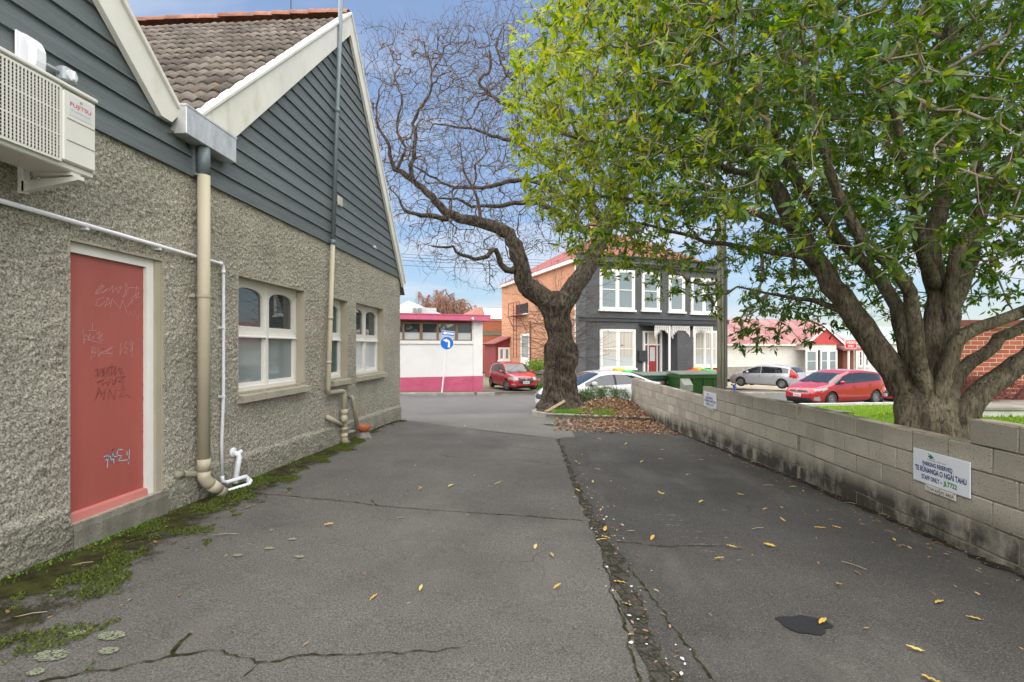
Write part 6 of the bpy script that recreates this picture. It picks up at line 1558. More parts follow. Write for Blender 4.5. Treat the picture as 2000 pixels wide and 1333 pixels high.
xa, z1_ = RL.fx(968, 672); xb, _ = RL.fx(1000, 672); RL.box('wall', (xa, xb + 1, 0, 3, 0, z1_), MAT['rust']); m = MB(); m.add([(xa - .3, -.3, z1_), (xb + 1, -.3, z1_ + 1.1), (xb + 1, 3, z1_ + 1.1), (xa - .3, 3, z1_), (xa - .3, -.3, z1_ - .1), (xb + 1, -.3, z1_ + 1.0), (xb + 1, 3, z1_ + 1.), (xa - .3, 3, z1_ - .1)], [(0, 1, 2, 3), (0, 4, 5, 1), (3, 2, 6, 7), (4, 7, 6, 5)]); RL.b('roof', m, MAT['redroof'])
m = MB(); m.add([(xa, -.01, z1_), (xb + 1, -.01, z1_), (xb + 1, -.01, z1_ + 1.05)], [(0, 1, 2)]); RL.b('gable_panel', m, MAT['rust'])
xc_, zc_ = RL.fx(973, 679); xd_, zd_ = RL.fx(996, 704); sash_window(RL, xc_, xd_, zd_, zc_, -.02, 2, MAT['winlight'], mid=False)
# --- pale roofed house on the left and the willow behind
GH = Local('grey_roofed_house', t_at(770, 40), 40, -.8, 'house with a pale iron hipped roof beyond the pink trimmed hall', 'building')
xa, ze = GH.fx(770, 622); xap, zap = GH.fx(814, 588); xr_, _ = GH.fx(880, 618); xl_ = xap - (xr_ - xap) * 1.1
GH.box('wall', (xl_, xr_, 0, 12, 0, ze), MAT['cream2']); m = MB(); m.add([(xl_ - .4, -.4, ze), (xr_ + .4, -.4, ze), (xr_ + .4, 12, ze), (xl_ - .4, 12, ze), (xap, 6, zap + .55)], [(0, 1, 4), (1, 2, 4), (2, 3, 4), (3, 0, 4)]); GR_ = GH.b('roof', m, MAT['ironwhite'])
for pa in (809.5, 819):
    x_, z_ = GH.fx(pa, 615); m = MB(); m.box(x_, x_ + .30, .55, 1.3, z_ - .35, z_ + .75); GH.b('dormer_window', m, MAT['pane'], GR_)
x_, z_ = GH.fx(822, 615); m = MB(); m.box(x_ - .9, x_ + 1.9, .75, 2.6, z_ - .35, z_ + .85); GH.b('dormer', m, MAT['ironwhite'], GR_)

# --- weatherboard cottage on the right
WC = Local('weatherboard_cottage', t_at(1418, 22.), 22., -1.45, 'white weatherboard cottage with a weathered red iron roof and bay window', 'building')
_, ze = WC.fx(1480, 673); _, zb = WC.fx(1480, 716); xb_, _ = WC.fx(1546, 690); xL = -3.0; xR, _ = WC.fx(1660, 690)
WC.box('foundation', (xL, xb_, 0, 8, 0, zb), MAT['concrete']); WC.box('wall', (xL, xR, .03, 8, zb - .6, ze), MAT['cream2'])
for k in range(int((ze - zb) / .17)):
    z = zb + k * .17; m = MB(); m.add([(xL, .03, z + .175), (xb_, .03, z + .175), (xb_, -.012, z), (xL, -.012, z), (xL, .03, z), (xb_, .03, z)], [(0, 1, 2, 3), (3, 2, 5, 4)]); WC.b('weatherboard', m, MAT['cream2'])
_, zr1 = WC.fx(1480, 628); m = MB(); m.add([(xL - .4, -.45, ze), (xR, -.45, ze), (xR, 4, zr1 + .55), (xL - .4, 4, zr1 + .55), (xR, 8.4, ze), (xL - .4, 8.4, ze)], [(0, 1, 2, 3), (3, 2, 4, 5)]); RW = WC.b('roof', m, MAT['redroof2']); WC.box('gutter', (xL - .4, xb_, -.55, -.42, ze - .14, ze + .02), MAT['cream2'], RW)
m = MB(); m.tube([(WC.fx(1467, 640)[0], 3.2, zr1), (WC.fx(1467, 640)[0], 3.2, zr1 + 1.0)], .12, 8); WC.b('flue', m, MAT['galv'], RW)
x0_, zt_ = WC.fx(1552, 684); x1_, zb_ = WC.fx(1612, 727); yb = -1.2
m = MB(); m.box(x0_, x1_, yb, .03, 0, zb_ + .1); m.box(x0_, x1_, yb + .02, .03, zt_, ze + .1); BY = WC.b('bay', m, MAT['cream2'])
wds = [x0_ + (x1_ - x0_) * q for q in (0, .36, .46, .72, 1.)]
for a, b in ((wds[0], wds[1]), (wds[2], wds[3]), (wds[3], wds[4])): sash_window(WC, a, b, zb_ + .1, zt_, yb, 1, MAT['winlight'], sill=False)
m = MB(); apx = (x0_ + x1_) / 2 + .3; _, zap = WC.fx(1608, 640)
m.add([(x0_ - .4, yb - .3, ze), (apx, yb - .3, zap), (x1_ + 1.0, yb - .3, ze), (x0_ - .4, 4, ze), (apx, 4, zap), (x1_ + 1., 4, ze)], [(0, 1, 4, 3), (1, 2, 5, 4)]); WC.b('gable_roof', m, MAT['redroof2'], RW)
m = MB(); m.add([(x0_ - .1, yb - .1, ze), (apx, yb - .1, zap - .12), (x1_ + .8, yb - .1, ze)], [(0, 2, 1)]); WC.b('gable_face', m, M('gable_red', (.45, .06, .06), .6))
m = MB(); m.prism([(x0_ - .45, ze - .05), (apx, zap + .05), (apx, zap - .18), (x0_ - .2, ze - .1)], 1, yb - .36, yb - .31); m.prism([(apx, zap + .05), (x1_ + 1.05, ze - .05), (x1_ + .8, ze - .1), (apx, zap - .18)], 1, yb - .36, yb - .31); WC.b('bargeboard', m, MAT['white'])
xa, zc_ = WC.fx(1612, 683); xb, _ = WC.fx(1660, 683); m = MB(); m.add([(xa, -1.8, zc_), (xb, -1.8, zc_), (xb, .0, zc_ + .5), (xa, .0, zc_ + .5), (xa, -1.8, zc_ - .12), (xb, -1.8, zc_ - .12)], [(0, 1, 2, 3), (0, 4, 5, 1)]); WC.b('verandah_roof', m, MAT['redroof'])
xa, _ = WC.fx(1628, 690); xb2, _ = WC.fx(1653, 690); m = MB(); m.box(xa, xb2, -1.0, .0, 0, zc_ - .12); WC.b('brick_porch', m, brickmat('porch_brick', (.20, .06, .04), (.24, .08, .05), (.22, .14, .11)))
for p_ in (1626, 1656): xq, _ = WC.fx(p_, 690); WC.box('verandah_post', (xq - .07, xq + .07, -1.75, -1.6, 0, zc_ - .12), MAT['white'])
W2_ = Local('cream_cottage', t_at(1662, 24.), 24., -1.6, 'cream cottage with a multi-pane white window behind the red car', 'building')
xw, ze = W2_.fx(1662, 672); W2_.box('wall', (xw - .5, 16, 0, 8, 0, ze), MAT['cream2']); m = MB(); m.add([(xw - .8, -.4, ze), (16, -.4, ze), (16, 4, ze + 2.3), (xw - .8, 4, ze + 2.3)], [(0, 1, 2, 3)]); W2_.b('roof', m, M('green_iron', (.28, .34, .32), .6, .15))
for pa, pb, ya, yb in ((1676, 1696, 684, 716), (1719, 1733, 690, 716)):
    xa, za = W2_.fx(pa, ya); xb, zb = W2_.fx(pb, yb); sash_window(W2_, xa, xb, zb, za, -.02, 3 if pb < 1700 else 1, MAT['pane'])
TW = Local('low_fence_wall', t_at(1560, 19.), 19., -1.5, 'low grey roadside garden wall in front of the cottages', 'wall'); _, zt = TW.fx(1700, 731); TW.box('wall_panel', (1, 14, 0, .2, 0, zt + .0), MAT['concrete'])

# --- red brick building on the right, bricks laid one by one
BB = empty('red_brick_building', (8.0, 10.2, -.5), 0, 'red brick building with pale joints at the right edge', 'building')
m = MB(); m.prism([(7.91, 10.2045), (16, 10.2045), (16, 16), (13.2, 16)], 2, -.5, 1.93); m.build('joint_backing', M('pale_mortar', (.60, .47, .33), .9, .1, 5.), BB)
m = MB(); m.prism([(7.82, 10.1), (16.1, 10.1), (16.1, 16.1), (13.2, 16.1)], 2, 1.93, 2.05); m.build('coping', M('coping', (.16, .05, .04), .8), BB)
bm = MB(); bm.bbox(0, .228, 0, .10, 0, .074, .003); BRK = bm.mesh('brick', M('red_brick', (.33, .098, .066), .85, .12, 8., .4, 70., .2, orand=.14)); n = 0
for r_ in range(21):
    for c_ in range(14):
        if n >= 296: break
        o = link('brick', BRK, BB); o.location = Vector((7.92 + c_ * .24 + (.12 if r_ % 2 else 0), 10.2, .10 + r_ * .086)) - OFF[BB.name]; n += 1
m = MB(); m.box(11.45, 16, 10.202, 10.3, -.5, 1.925); m.box(7.91, 11.45, 10.202, 10.3, -.5, .09); m.build('wall', brickmat('red_brick_wall', (.40, .095, .055), (.36, .085, .05), (.46, .36, .24)), BB)

# ================================================================== street things
def sign_post():
    t_ = t_at(863, 8.95); z0 = zroad(t_, 8.95) + .13; base = st(t_, 8.95, z0); D = depth(base)
    r_ = empty('one_way_sign', base, SROT * .25, 'leaning white post with blue turn-left disc and blue one-way plate', 'road sign')
    px2m = D / F; dx_ = (874 - 863) * px2m; H_ = (773 - 688) * px2m; H2 = (773 - 655) * px2m
    R = Matrix.Rotation(math.atan2(dx_, H2 * .9), 4, 'Y')
    hold = lambda m, nm, mat, par=None: (setattr(m, 'v', [tuple(R @ Vector(p)) for p in m.v]), m.build(nm, mat, par or r_, world=False))[1]
    m = MB(); m.tube([(0, 0, -.15), (0, 0, H2 - .12)], .035, 10); hold(m, 'post', MAT['white'])
    hz = H_ + .31; m = MB(); m.tube([(0, -.05, hz), (0, -.06, hz)], .305, 36); DC = hold(m, 'disc', MAT['blueprint']); m = MB(); m.tube([(0, -.045, hz), (0, -.055, hz)], .33, 36); hold(m, 'disc_rim', MAT['white'])
    def arrow(pts, nm, y=-.064): m = MB(); m.add([(p[0], y, p[1]) for p in pts], [tuple(range(len(pts)))]); return hold(m, nm, MAT['white'])
    arrow([(.06, hz - .20), (.06, hz), (.04, hz + .05), (-.02, hz + .07), (-.02, hz + .17), (.08, hz + .14), (.15, hz + .06), (.16, hz - .20)], 'arrow_bend'); arrow([(-.21, hz + .12), (-.02, hz + .21), (-.02, hz + .03)], 'arrow_head')
    wz = H_ + .31 + .33 + .13; m = MB(); m.bbox(-.30, .32, -.058, -.048, wz - .115, wz + .115, .003); hold(m, 'plate_rim', MAT['white']); m = MB(); m.box(-.285, .305, -.062, -.0585, wz - .10, wz + .10); PL_ = hold(m, 'plate', MAT['blueprint'])
    arrow([(-.27, wz), (-.12, wz + .085), (-.12, wz + .045), (.28, wz + .045), (.28, wz - .045), (-.12, wz - .045), (-.12, wz - .085)], 'plate_arrow', -.0635)
    o = text_fit('ONE WAY', .30, .045, MAT['blueprint'], PL_, place=lambda x, y, z: tuple(R @ Vector((-.06 + x, -.0645, wz - .022 + y))))
sign_post()
def wrong_way():
    t_ = t_at(1668, 12.6); z0 = -1.2; base = st(t_, 12.6, z0); D = depth(base); k = D / F
    r_ = empty('wrong_way_sign', base, SROT * .5, 'red wrong way sign on a pole in front of the cottages', 'road sign')
    za, zb = z_at(664, D) - z0, z_at(681, D) - z0; w_ = 26 * k
    m = MB(); m.tube([(.05, .03, 0), (.05, .03, zb)], .06, 10); m.build('post', MAT['concrete'], r_, world=False)
    m = MB(); m.bbox(-w_ * .78, w_ * .22, -.02, .0, zb, za, .01); m.build('board_rim', MAT['white'], r_, world=False); m = MB(); m.box(-w_ * .78 + .035, w_ * .22 - .035, -.025, -.0205, zb + .035, za - .035); B_ = m.build('board', MAT['signred'], r_, world=False)
    for s_, zz_ in (('WRONG', .55), ('WAY', .14)): text_fit(s_, w_ * (.78 if s_ == 'WRONG' else .5), (za - zb) * .28, MAT['white'], B_, place=lambda x, y, z: (-w_ * .78 + w_ * (.11 if s_ == 'WRONG' else .25) + x, -.0262, zb + (za - zb) * zz_ + y), bold=.02)
wrong_way()
# timber power pole and wires
t_ = t_at(1409, -1.2); pb_ = st(t_, -1.2, zroad(t_, -1.2)); D = depth(pb_)
PO = empty('power_pole', pb_, 0, 'weathered timber power pole behind the green bins', 'pole')
m = MB(); rr = 8.2 / F * D; m.tube([(0, 0, -.2), (.0, 0, 2), (-.02, 0, 5), (-.04, 0, 7.2)], [rr, rr, rr * .88, rr * .8], 14); m.build('pole', M('pole_timber', (.17, .155, .115), .9, .3, 5., .5, 40., .1, stretch=(3, 3, .3)), PO, True, world=False)
m = MB(); m.tube([(.06, -rr, 0), (.05, -rr * .98, 6)], .018, 6); m.tube([(-.05, -rr, .8), (-.06, -rr * .95, 6)], .014, 6); m.tube([(rr * .95, -.02, 0), (rr * .85, -.02, 6.5)], .03, 6); m.build('cable_guard', MAT['olive'], PO, world=False)
m = MB(); m.box(-1.1, 1.1, -.07, .07, 6.7, 6.85); m.build('crossarm', MAT['weathered'], PO, world=False)
for i, (ya, yb, off_) in enumerate(((497, 506, 0), (503, 512, 0), (510, 517, 0), (520, 526, 0))):
    a = at(700, ya - 6, 48); b = at(1000, yb, 54); c = at(1300, yb + 8, 60)
    m = MB(); m.tube([a + (a - b), a, a.lerp(b, .5) + Vector((0, 0, -.12)), b, b.lerp(c, .5) + Vector((0, 0, -.12)), c], .022, 4)
    props(m.build('overhead_wire', MAT['black']), ['topmost of the four thin overhead wires beside the gable', 'second thin overhead wire from the top', 'third thin overhead wire from the top', 'lowest of the four thin overhead wires'][i], 'wire', 'overhead wires')

# green skip bins
def skip(name, label, pa, pb, ytop, D, dark, chute):
    a, b = at(pa, ytop, D), at(pb, ytop, D + .15); zg = gz(a.x, a.y) + .12; ang = math.atan2(b.y - a.y, b.x - a.x); W_ = (b - a).xy.length; H_ = a.z - zg
    r_ = empty(name, (a.x, a.y, zg), ang, label, 'bin', 'green bins'); g = MAT['bin_dark'] if dark else MAT['bin_green']; dp = 1.1
    m = MB(); m.add([(.03, .05, .12), (W_ - .03, .05, .12), (W_ - .03, dp - .05, .12), (.03, dp - .05, .12), (0, 0, H_ - .16), (W_, 0, H_ - .16), (W_, dp, H_ - .16), (0, dp, H_ - .16)], [(0, 3, 2, 1), (4, 5, 6, 7), (0, 1, 5, 4), (1, 2, 6, 5), (2, 3, 7, 6), (3, 0, 4, 7)]); m.build('bin_body', g, r_, world=False)
    m = MB(); m.bbox(-.03, W_ + .03, -.04, dp + .04, H_ - .20, H_ - .07, .01); m.build('rim', g, r_, world=False)
    m = MB(); m.add([(-.05, -.06, H_ - .068), (W_ + .05, -.06, H_ - .068), (W_ + .05, dp + .06, H_ - .02), (-.05, dp + .06, H_ - .02), (-.05, -.06, H_ - .04), (W_ + .05, -.06, H_ - .04), (W_ + .05, dp + .06, H_ + .03), (-.05, dp + .06, H_ + .03)], [(0, 3, 2, 1), (4, 5, 6, 7), (0, 1, 5, 4), (1, 2, 6, 5), (2, 3, 7, 6), (3, 0, 4, 7)]); m.build('lid', MAT['binlid'], r_, world=False)
    if chute:
        m = MB(); cw = W_ * .20; m.add([(-.02, -.02, H_ - .62), (cw, -.02, H_ - .62), (cw, -.32, H_ - .62), (-.02, -.32, H_ - .62), (-.02, -.02, H_ - .18), (cw, -.02, H_ - .18), (cw, -.32, H_ - .40), (-.02, -.32, H_ - .40)], [(0, 1, 2, 3), (4, 7, 6, 5), (2, 6, 7, 3), (1, 5, 6, 2), (0, 3, 7, 4)]); m.build('lifting_pocket', M('pocket_grey', (.20, .22, .19), .6), r_, world=False)
        for k in range(3): m = MB(); x_ = W_ * (.3 + k * .24); m.box(x_, x_ + .06, -.025, .02, .2, H_ - .2); m.build('stiffener', g, r_, world=False)
    else:
        for k in range(3):
            x_ = .12 + k * (W_ - .2) / 3; m = MB(); m.bbox(x_, x_ + (W_ - .2) / 3 - .12, -.06, .0, H_ - .38, H_ - .27, .01); m.build('handle_slot', MAT['binlid'], r_, world=False)
        for k in range(9):
            x_ = .1 + k * (W_ - .2) / 8; m = MB(); m.box(x_ - .018, x_ + .018, -.02, .03, .2, H_ - .42); m.build('stiffener', g, r_, world=False)
    for x_ in (.15, W_ - .15):
        for y_ in (.15, dp - .15): m = MB(); m.tube([(x_ - .03, y_, .08), (x_ + .03, y_, .08)], .08, 12); m.build('castor', MAT['tyre'], r_, world=False)
MAT['bin_green'] = M('bin_green', (.014, .062, .010), .45, .15, 2., 0, 50, .4); MAT['bin_dark'] = M('bin_dark_green', (.010, .042, .025), .5, .15, 2., 0, 50, .4); MAT['binlid'] = M('bin_lid', (.10, .12, .095), .7, .2, 3.)
skip('skip_bin', 'dark green skip bin with ribbed front, left of the brighter one', 1257, 1326, 731, 18.2, True, False)
skip('skip_bin', 'bright green skip bin with a grey side pocket beside the power pole', 1329, 1411, 729, 17.2, False, True)
def wheelie(px, py, D, c, label, k):
    p = at(px, py, D); zg = -.98; H_ = p.z - zg; r_ = empty('wheelie_bin', (p.x, p.y, zg), SROT + random.uniform(-.15, .15), label, 'bin', 'wheelie bins at the house front')
    m = MB(); m.add([(-.20, -.22, .05), (.20, -.22, .05), (.20, .2, .05), (-.20, .2, .05), (-.27, -.29, H_ - .1), (.27, -.29, H_ - .1), (.27, .28, H_ - .1), (-.27, .28, H_ - .1)], [(0, 3, 2, 1), (4, 5, 6, 7), (0, 1, 5, 4), (1, 2, 6, 5), (2, 3, 7, 6), (3, 0, 4, 7)]); m.build('bin_body', M('bin_shell', (.02, .022, .024), .6), r_, world=False)
    m = MB(); m.add([(-.30, -.34, H_ - .12), (.30, -.34, H_ - .12), (.30, .32, H_ - .1), (-.30, .32, H_ - .1), (-.28, -.30, H_ - .02), (.28, -.30, H_ - .02), (.26, .30, H_ + .06), (-.26, .30, H_ + .06)], [(0, 3, 2, 1), (4, 5, 6, 7), (0, 1, 5, 4), (1, 2, 6, 5), (2, 3, 7, 6), (3, 0, 4, 7)]); m.build('lid', M('lid_' + k, c, .45), r_, world=False)
    for s_ in (-1, 1): m = MB(); m.tube([(s_ * .2, .24, .1), (s_ * .26, .24, .1)], .1, 12); m.build('wheel', MAT['tyre'], r_, world=False)
RD, YL, GN = (.55, .02, .03), (.62, .34, .01), (.03, .38, .07)
wheelie(1191, 725, 27.6, RD, 'red lidded wheelie bin behind the white sedan roof', 'r'); wheelie(1210, 722, 28.2, YL, 'yellow lidded wheelie bin behind the white sedan roof', 'y'); wheelie(1229, 726, 27.4, GN, 'green lidded wheelie bin behind the white sedan roof', 'g')
wheelie(1356, 724, 29.5, RD, 'red lidded wheelie bin right of the porch, left end of its row', 'r2'); wheelie(1366, 720, 30.2, YL, 'yellow lidded wheelie bin right of the porch', 'y2'); wheelie(1383, 723, 29.6, GN, 'green lidded wheelie bin right of the porch, beside the pole', 'g2'); wheelie(1395, 724, 30.2, RD, 'red lidded wheelie bin nearest the power pole', 'r3')
# low rail fence beside the brick house
fa, fb = at(1034, 735, 28.6), at(1070, 741, 27.6); zg = -.85
FE = empty('rail_fence', (fa.x, fa.y, zg), math.atan2(fb.y - fa.y, fb.x - fa.x), 'low weathered timber rail fence between the red hatchback and the oak', 'fence'); Lf = (fb - fa).xy.length + 1.4
for z_ in (.30, .58, .86): m = MB(); m.bbox(-.2, Lf, -.03, .03, z_, z_ + .17, .008); m.build('rail', MAT['weathered'], FE, world=False)
for k in range(4): m = MB(); m.bbox(k * Lf / 3 - .06, k * Lf / 3 + .06, .031, .15, 0, 1.1, .01); m.build('post', MAT['weathered'], FE, world=False)
# parked bicycle handlebar seen over the wall
p = at(1432, 757, 17.2); zg = gz(p.x, p.y) + .1
KB = empty('kick_scooter', (p.x, p.y, zg), .4, 'blue kick scooter with black handlebars leaning beyond the wall near the pole', 'scooter'); hh = p.z - zg
bl = M('scooter_blue', (.02, .10, .62), .4)
m = MB(); m.tube([(0, 0, .1), (.06, 0, hh)], .022, 8); m.bbox(.0, .13, -.03, .03, hh - .02, hh + .05, .012); m.build('steering_stem', bl, KB, world=False)
m = MB(); m.tube([(-.12, -.05, hh + .10), (.06, 0, hh + .06), (.18, .03, hh + .16), (.42, .06, hh + .24)], .026, 8); m.build('handlebar', MAT['black'], KB, world=False)
m = MB(); m.bbox(-.62, .02, -.06, .06, .10, .14, .01); m.build('deck', bl, KB, world=False)
for x_ in (.03, -.66): m = MB(); m.tube([(x_, -.02, .09), (x_, .02, .09)], .09, 14); m.build('wheel', MAT['tyre'], KB, world=False)
# white painted terrace wall at the right
TR = empty('white_terrace', (7.0, 9.0, -.3), 0, 'low white painted terrace wall with grey top on the lawn', 'terrace')
gzt = .1
m = MB(); m.bbox(7.3, 15, 8.9, 10.09, gzt - .1, .42, .02); m.build('wall_face', M('flaking_white', (.62, .61, .58), .85, .15, 5., .4, 40., .2), TR)
m = MB(); m.bbox(7.25, 15, 8.84, 10.09, .42, .49, .015); m.build('top_slab', MAT['concrete'], TR)

# ================================================================== small vegetation, litter, fallen leaves
rs = np.random.default_rng(99)
def clump(name, label, cat, centers, n, size, mat, base, stem=None, up=.5, tpl=None, group=None, shell=.55):
    """leafy shrub: centres are (x,y,z,rx,ry,rz) lobes filled with leaves, plus a few stems"""
    root = empty(name, base, 0, label, cat, group); pos, dr, upv = [], [], []
    for (x, y, z, rx, ry, rz) in centers:
        q = rs.normal(size=(n, 3)); q /= np.linalg.norm(q, axis=1, keepdims=True); rr = shell + (1 - shell) * rs.random(n) ** .6; lump = 1 + .22 * np.sin(q[:, 0] * 7 + q[:, 2] * 5) * np.sin(q[:, 1] * 6)
        P = q * (rr * lump)[:, None] * np.array([rx, ry, rz]) + np.array([x, y, z]); ok = P[:, 2] > base[2] + .01
        pos.append(P[ok]); dr.append((q + rs.normal(size=(n, 3)) * .6 + np.array([0, 0, up]))[ok]); upv.append(rs.normal(size=(n, 3))[ok])
    pos, dr, upv = np.concatenate(pos), np.concatenate(dr), np.concatenate(upv)
    scatter_leaves('foliage', pos, dr, upv, rs.uniform(size[0], size[1], len(pos)), tpl or LT4, mat, parent=root, off=base)
    m = MB()
    for k in range(stem or 8):
        c = centers[k % len(centers)]; a = rs.uniform(0, 6.28); m.tube([(c[0] + .1 * c[3] * math.cos(a), c[1] + .1 * c[4] * math.sin(a), base[2] - .02), (c[0] + .5 * c[3] * math.cos(a), c[1] + .5 * c[4] * math.sin(a), c[2]), (c[0] + .8 * c[3] * math.cos(a), c[1] + .8 * c[4] * math.sin(a), c[2] + .5 * c[5])], [.012, .008, .004], 5)
    m.build('stems', MAT['twig'], root)
    return root
def lobe(px, py, D, rx, ry, rz): p = at(px, py, D); return (p.x, p.y, p.z, rx, ry, rz)
b = at(1175, 785, 15.7)
clump('low_shrub', 'low grey-green shrub on the leaf heap in front of the white sedan', 'shrub', [lobe(1140, 778, 15.8, .36, .3, .24), lobe(1162, 771, 15.8, .38, .3, .25), lobe(1187, 770, 15.7, .38, .3, .25)], 1300, (.035, .065), MAT['shrub'], (b.x, b.y, b.z - .3))
b = at(1212, 785, 15.3)
clump('low_shrub', 'small grey-green shrub between the leaf heap and the end of the block wall', 'shrub', [lobe(1213, 776, 15.4, .30, .25, .24)], 1200, (.035, .065), MAT['shrub'], (b.x, b.y, b.z - .3))
b = at(1050, 728, 28.5)
clump('leafy_bush', 'bright green leafy bush above the timber rail fence', 'shrub', [lobe(1042, 717, 28.6, .5, .5, .35), lobe(1056, 715, 28.6, .6, .5, .4), lobe(1068, 718, 28.6, .5, .5, .35), lobe(1045, 728, 28.8, .4, .4, .3)], 420, (.09, .17), MAT['bushgreen'], (b.x, b.y, -.85))
hb_ = at(1890, 770, 9.3)
clump('red_hedge', 'dark red twiggy hedge in front of the brick building', 'hedge', [lobe(1880, 762, 9.4, .42, .35, .26), lobe(1915, 760, 9.4, .42, .35, .27)], 2600, (.022, .042), MAT['redhedge'], (hb_.x, hb_.y, .45), 30)
clump('red_hedge', 'smaller dark red hedge plant right of the sloping limb', 'hedge', [lobe(1975, 765, 9.6, .34, .3, .2)], 1800, (.022, .042), MAT['redhedge'], tuple(at(1975, 780, 9.6)), 16)
clump('weed_tuft', 'small green weed clump against the cream cottage', 'shrub', [lobe(1728, 730, 36, .5, .4, .3)], 200, (.1, .16), MAT['bushgreen'], tuple(at(1728, 735, 36)))
# willow far behind
WB = at(872, 640, 62); WI = empty('brown_willow', (WB.x, WB.y, -1.), 0, 'leafless brown weeping willow on the skyline beyond the hall', 'tree'); m = MB()
wb = Vector((WB.x, WB.y, -1.)); tp = at(870, 600, 62)
m.tube([wb, wb.lerp(tp, .6), tp], [.5, .4, .25], 8); m.build('trunk', MAT['bark_oak'], WI, True)
WT = Tree(30000); WT.limb([wb, wb.lerp(tp, .6), tp], .4, .2, 1.)
WT.grow(np.array([np.array(at(x, y, 62)) + rs.normal(size=3) * np.array([.4, 2, .3]) for x, y in zip(rs.uniform(826, 922, 150), rs.uniform(572, 606, 150)) if (y - 572) > abs(x - 866) * .45 - 6]), .8, .12, .1, .0, 30., random.Random(3))
ends = [p_[-1] for p_ in WT.paths]
for i in range(2200):
    k_ = random.choice(ends + [q for p_ in WT.paths for q in p_[2:]][::5]); p0 = Vector(WT.P[k_]); d = Vector((random.gauss(0, .5), random.gauss(0, .5), random.gauss(.15, .3))); Lw_ = random.uniform(.6, 2.0); path = [k_]; a = k_
    for j in range(1, 5):
        u = j / 4; a = WT.add(tuple(p0 + d * u + Vector((0, 0, -Lw_ * u * u))), a); path.append(a)
    WT.paths.append(path)
WT.radii(.018, .35); WT.R = WT.R
o = link('branches', WT.twig_mesh('branches', M('willow_twig', (.22, .12, .085), .9, .2), WI.location, .2), WI); props(o, kind='stuff')

# leaf litter heaped in and in front of the bed
n = 15000; x = rs.uniform(.3, 2.98, n * 3); y = rs.uniform(10.6, 16.3, n * 3)
den = np.exp(-(((x - 2.35) / .75) ** 2 + ((y - 14.3) / 1.5) ** 2)) * 1.3 + np.exp(-(((x - 2.2) / .8) ** 2 + ((y - 12.6) / .7) ** 2)) * .32 + .10 * (y > 13.1) * (x > .9) + .05
k = rs.random(n * 3) < den; x, y = x[k], y[k]; k = x < np.array([wall_x(q) for q in y]) - .03; x, y = x[k], y[k]
z = np.array([(bed_z(a, b) if b > 13.1 else gz(a, b)) for a, b in zip(x, y)]) + rs.random(len(x)) * .035 + .006
dd = rs.normal(size=(len(x), 3)) * np.array([1, 1, .45]); uu = rs.normal(size=(len(x), 3)) * .5 + np.array([0, 0, 1])
scatter_leaves('leaf_litter', np.stack([x, y, z], 1), dd, uu, rs.uniform(.05, .11, len(x)), LTF, MAT['dryleaf'], kind='stuff', label='heap of brown fallen oak leaves around the tree bed', cat='leaf litter'); print('litter', len(x))
# scattered crumbs of leaf along the driveway, seam and wall foot
n = 1500; y = rs.uniform(1.6, 12.5, n); side_ = rs.random(n); x = np.where(side_ < .45, np.array([wall_x(q) for q in y]) - .04 - rs.exponential(.22, n), np.where(side_ < .68, np.array([xcrack(q) for q in y]) + rs.normal(.05, .09, n), np.where(side_ < .85, rs.uniform(-3.2, 3.2, n), XL + .15 + rs.exponential(.4, n))))
z = np.array([gz(a, b) for a, b in zip(x, y)]) + .010
scatter_leaves('leaf_crumbs', np.stack([x, y, z], 1), rs.normal(size=(n, 3)) * np.array([1, 1, .1]), rs.normal(size=(n, 3)) * .25 + np.array([0, 0, 1]), rs.uniform(.012, .045, n), LT4, MAT['dryleaf'], kind='stuff', label='small leaf fragments strewn over the asphalt', cat='leaf litter')
# pale chips in the seam
n = 55; y = rs.uniform(1.9, 6.5, n); x = np.array([xcrack(q) for q in y]) + rs.normal(.06, .09, n); z = np.array([gz(a, b) for a, b in zip(x, y)]) + .012
scatter_leaves('pale_chips', np.stack([x, y, z], 1), rs.normal(size=(n, 3)) * np.array([1, 1, .1]), rs.normal(size=(n, 3)) * .3 + np.array([0, 0, 1]), rs.uniform(.010, .03, n), leaf_tpl(.35, 0, .05, 3), M('chip', (.55, .53, .49), .8, .15, 30.), kind='stuff', label='pale paint flakes and chips lying in the broken seam', cat='debris')
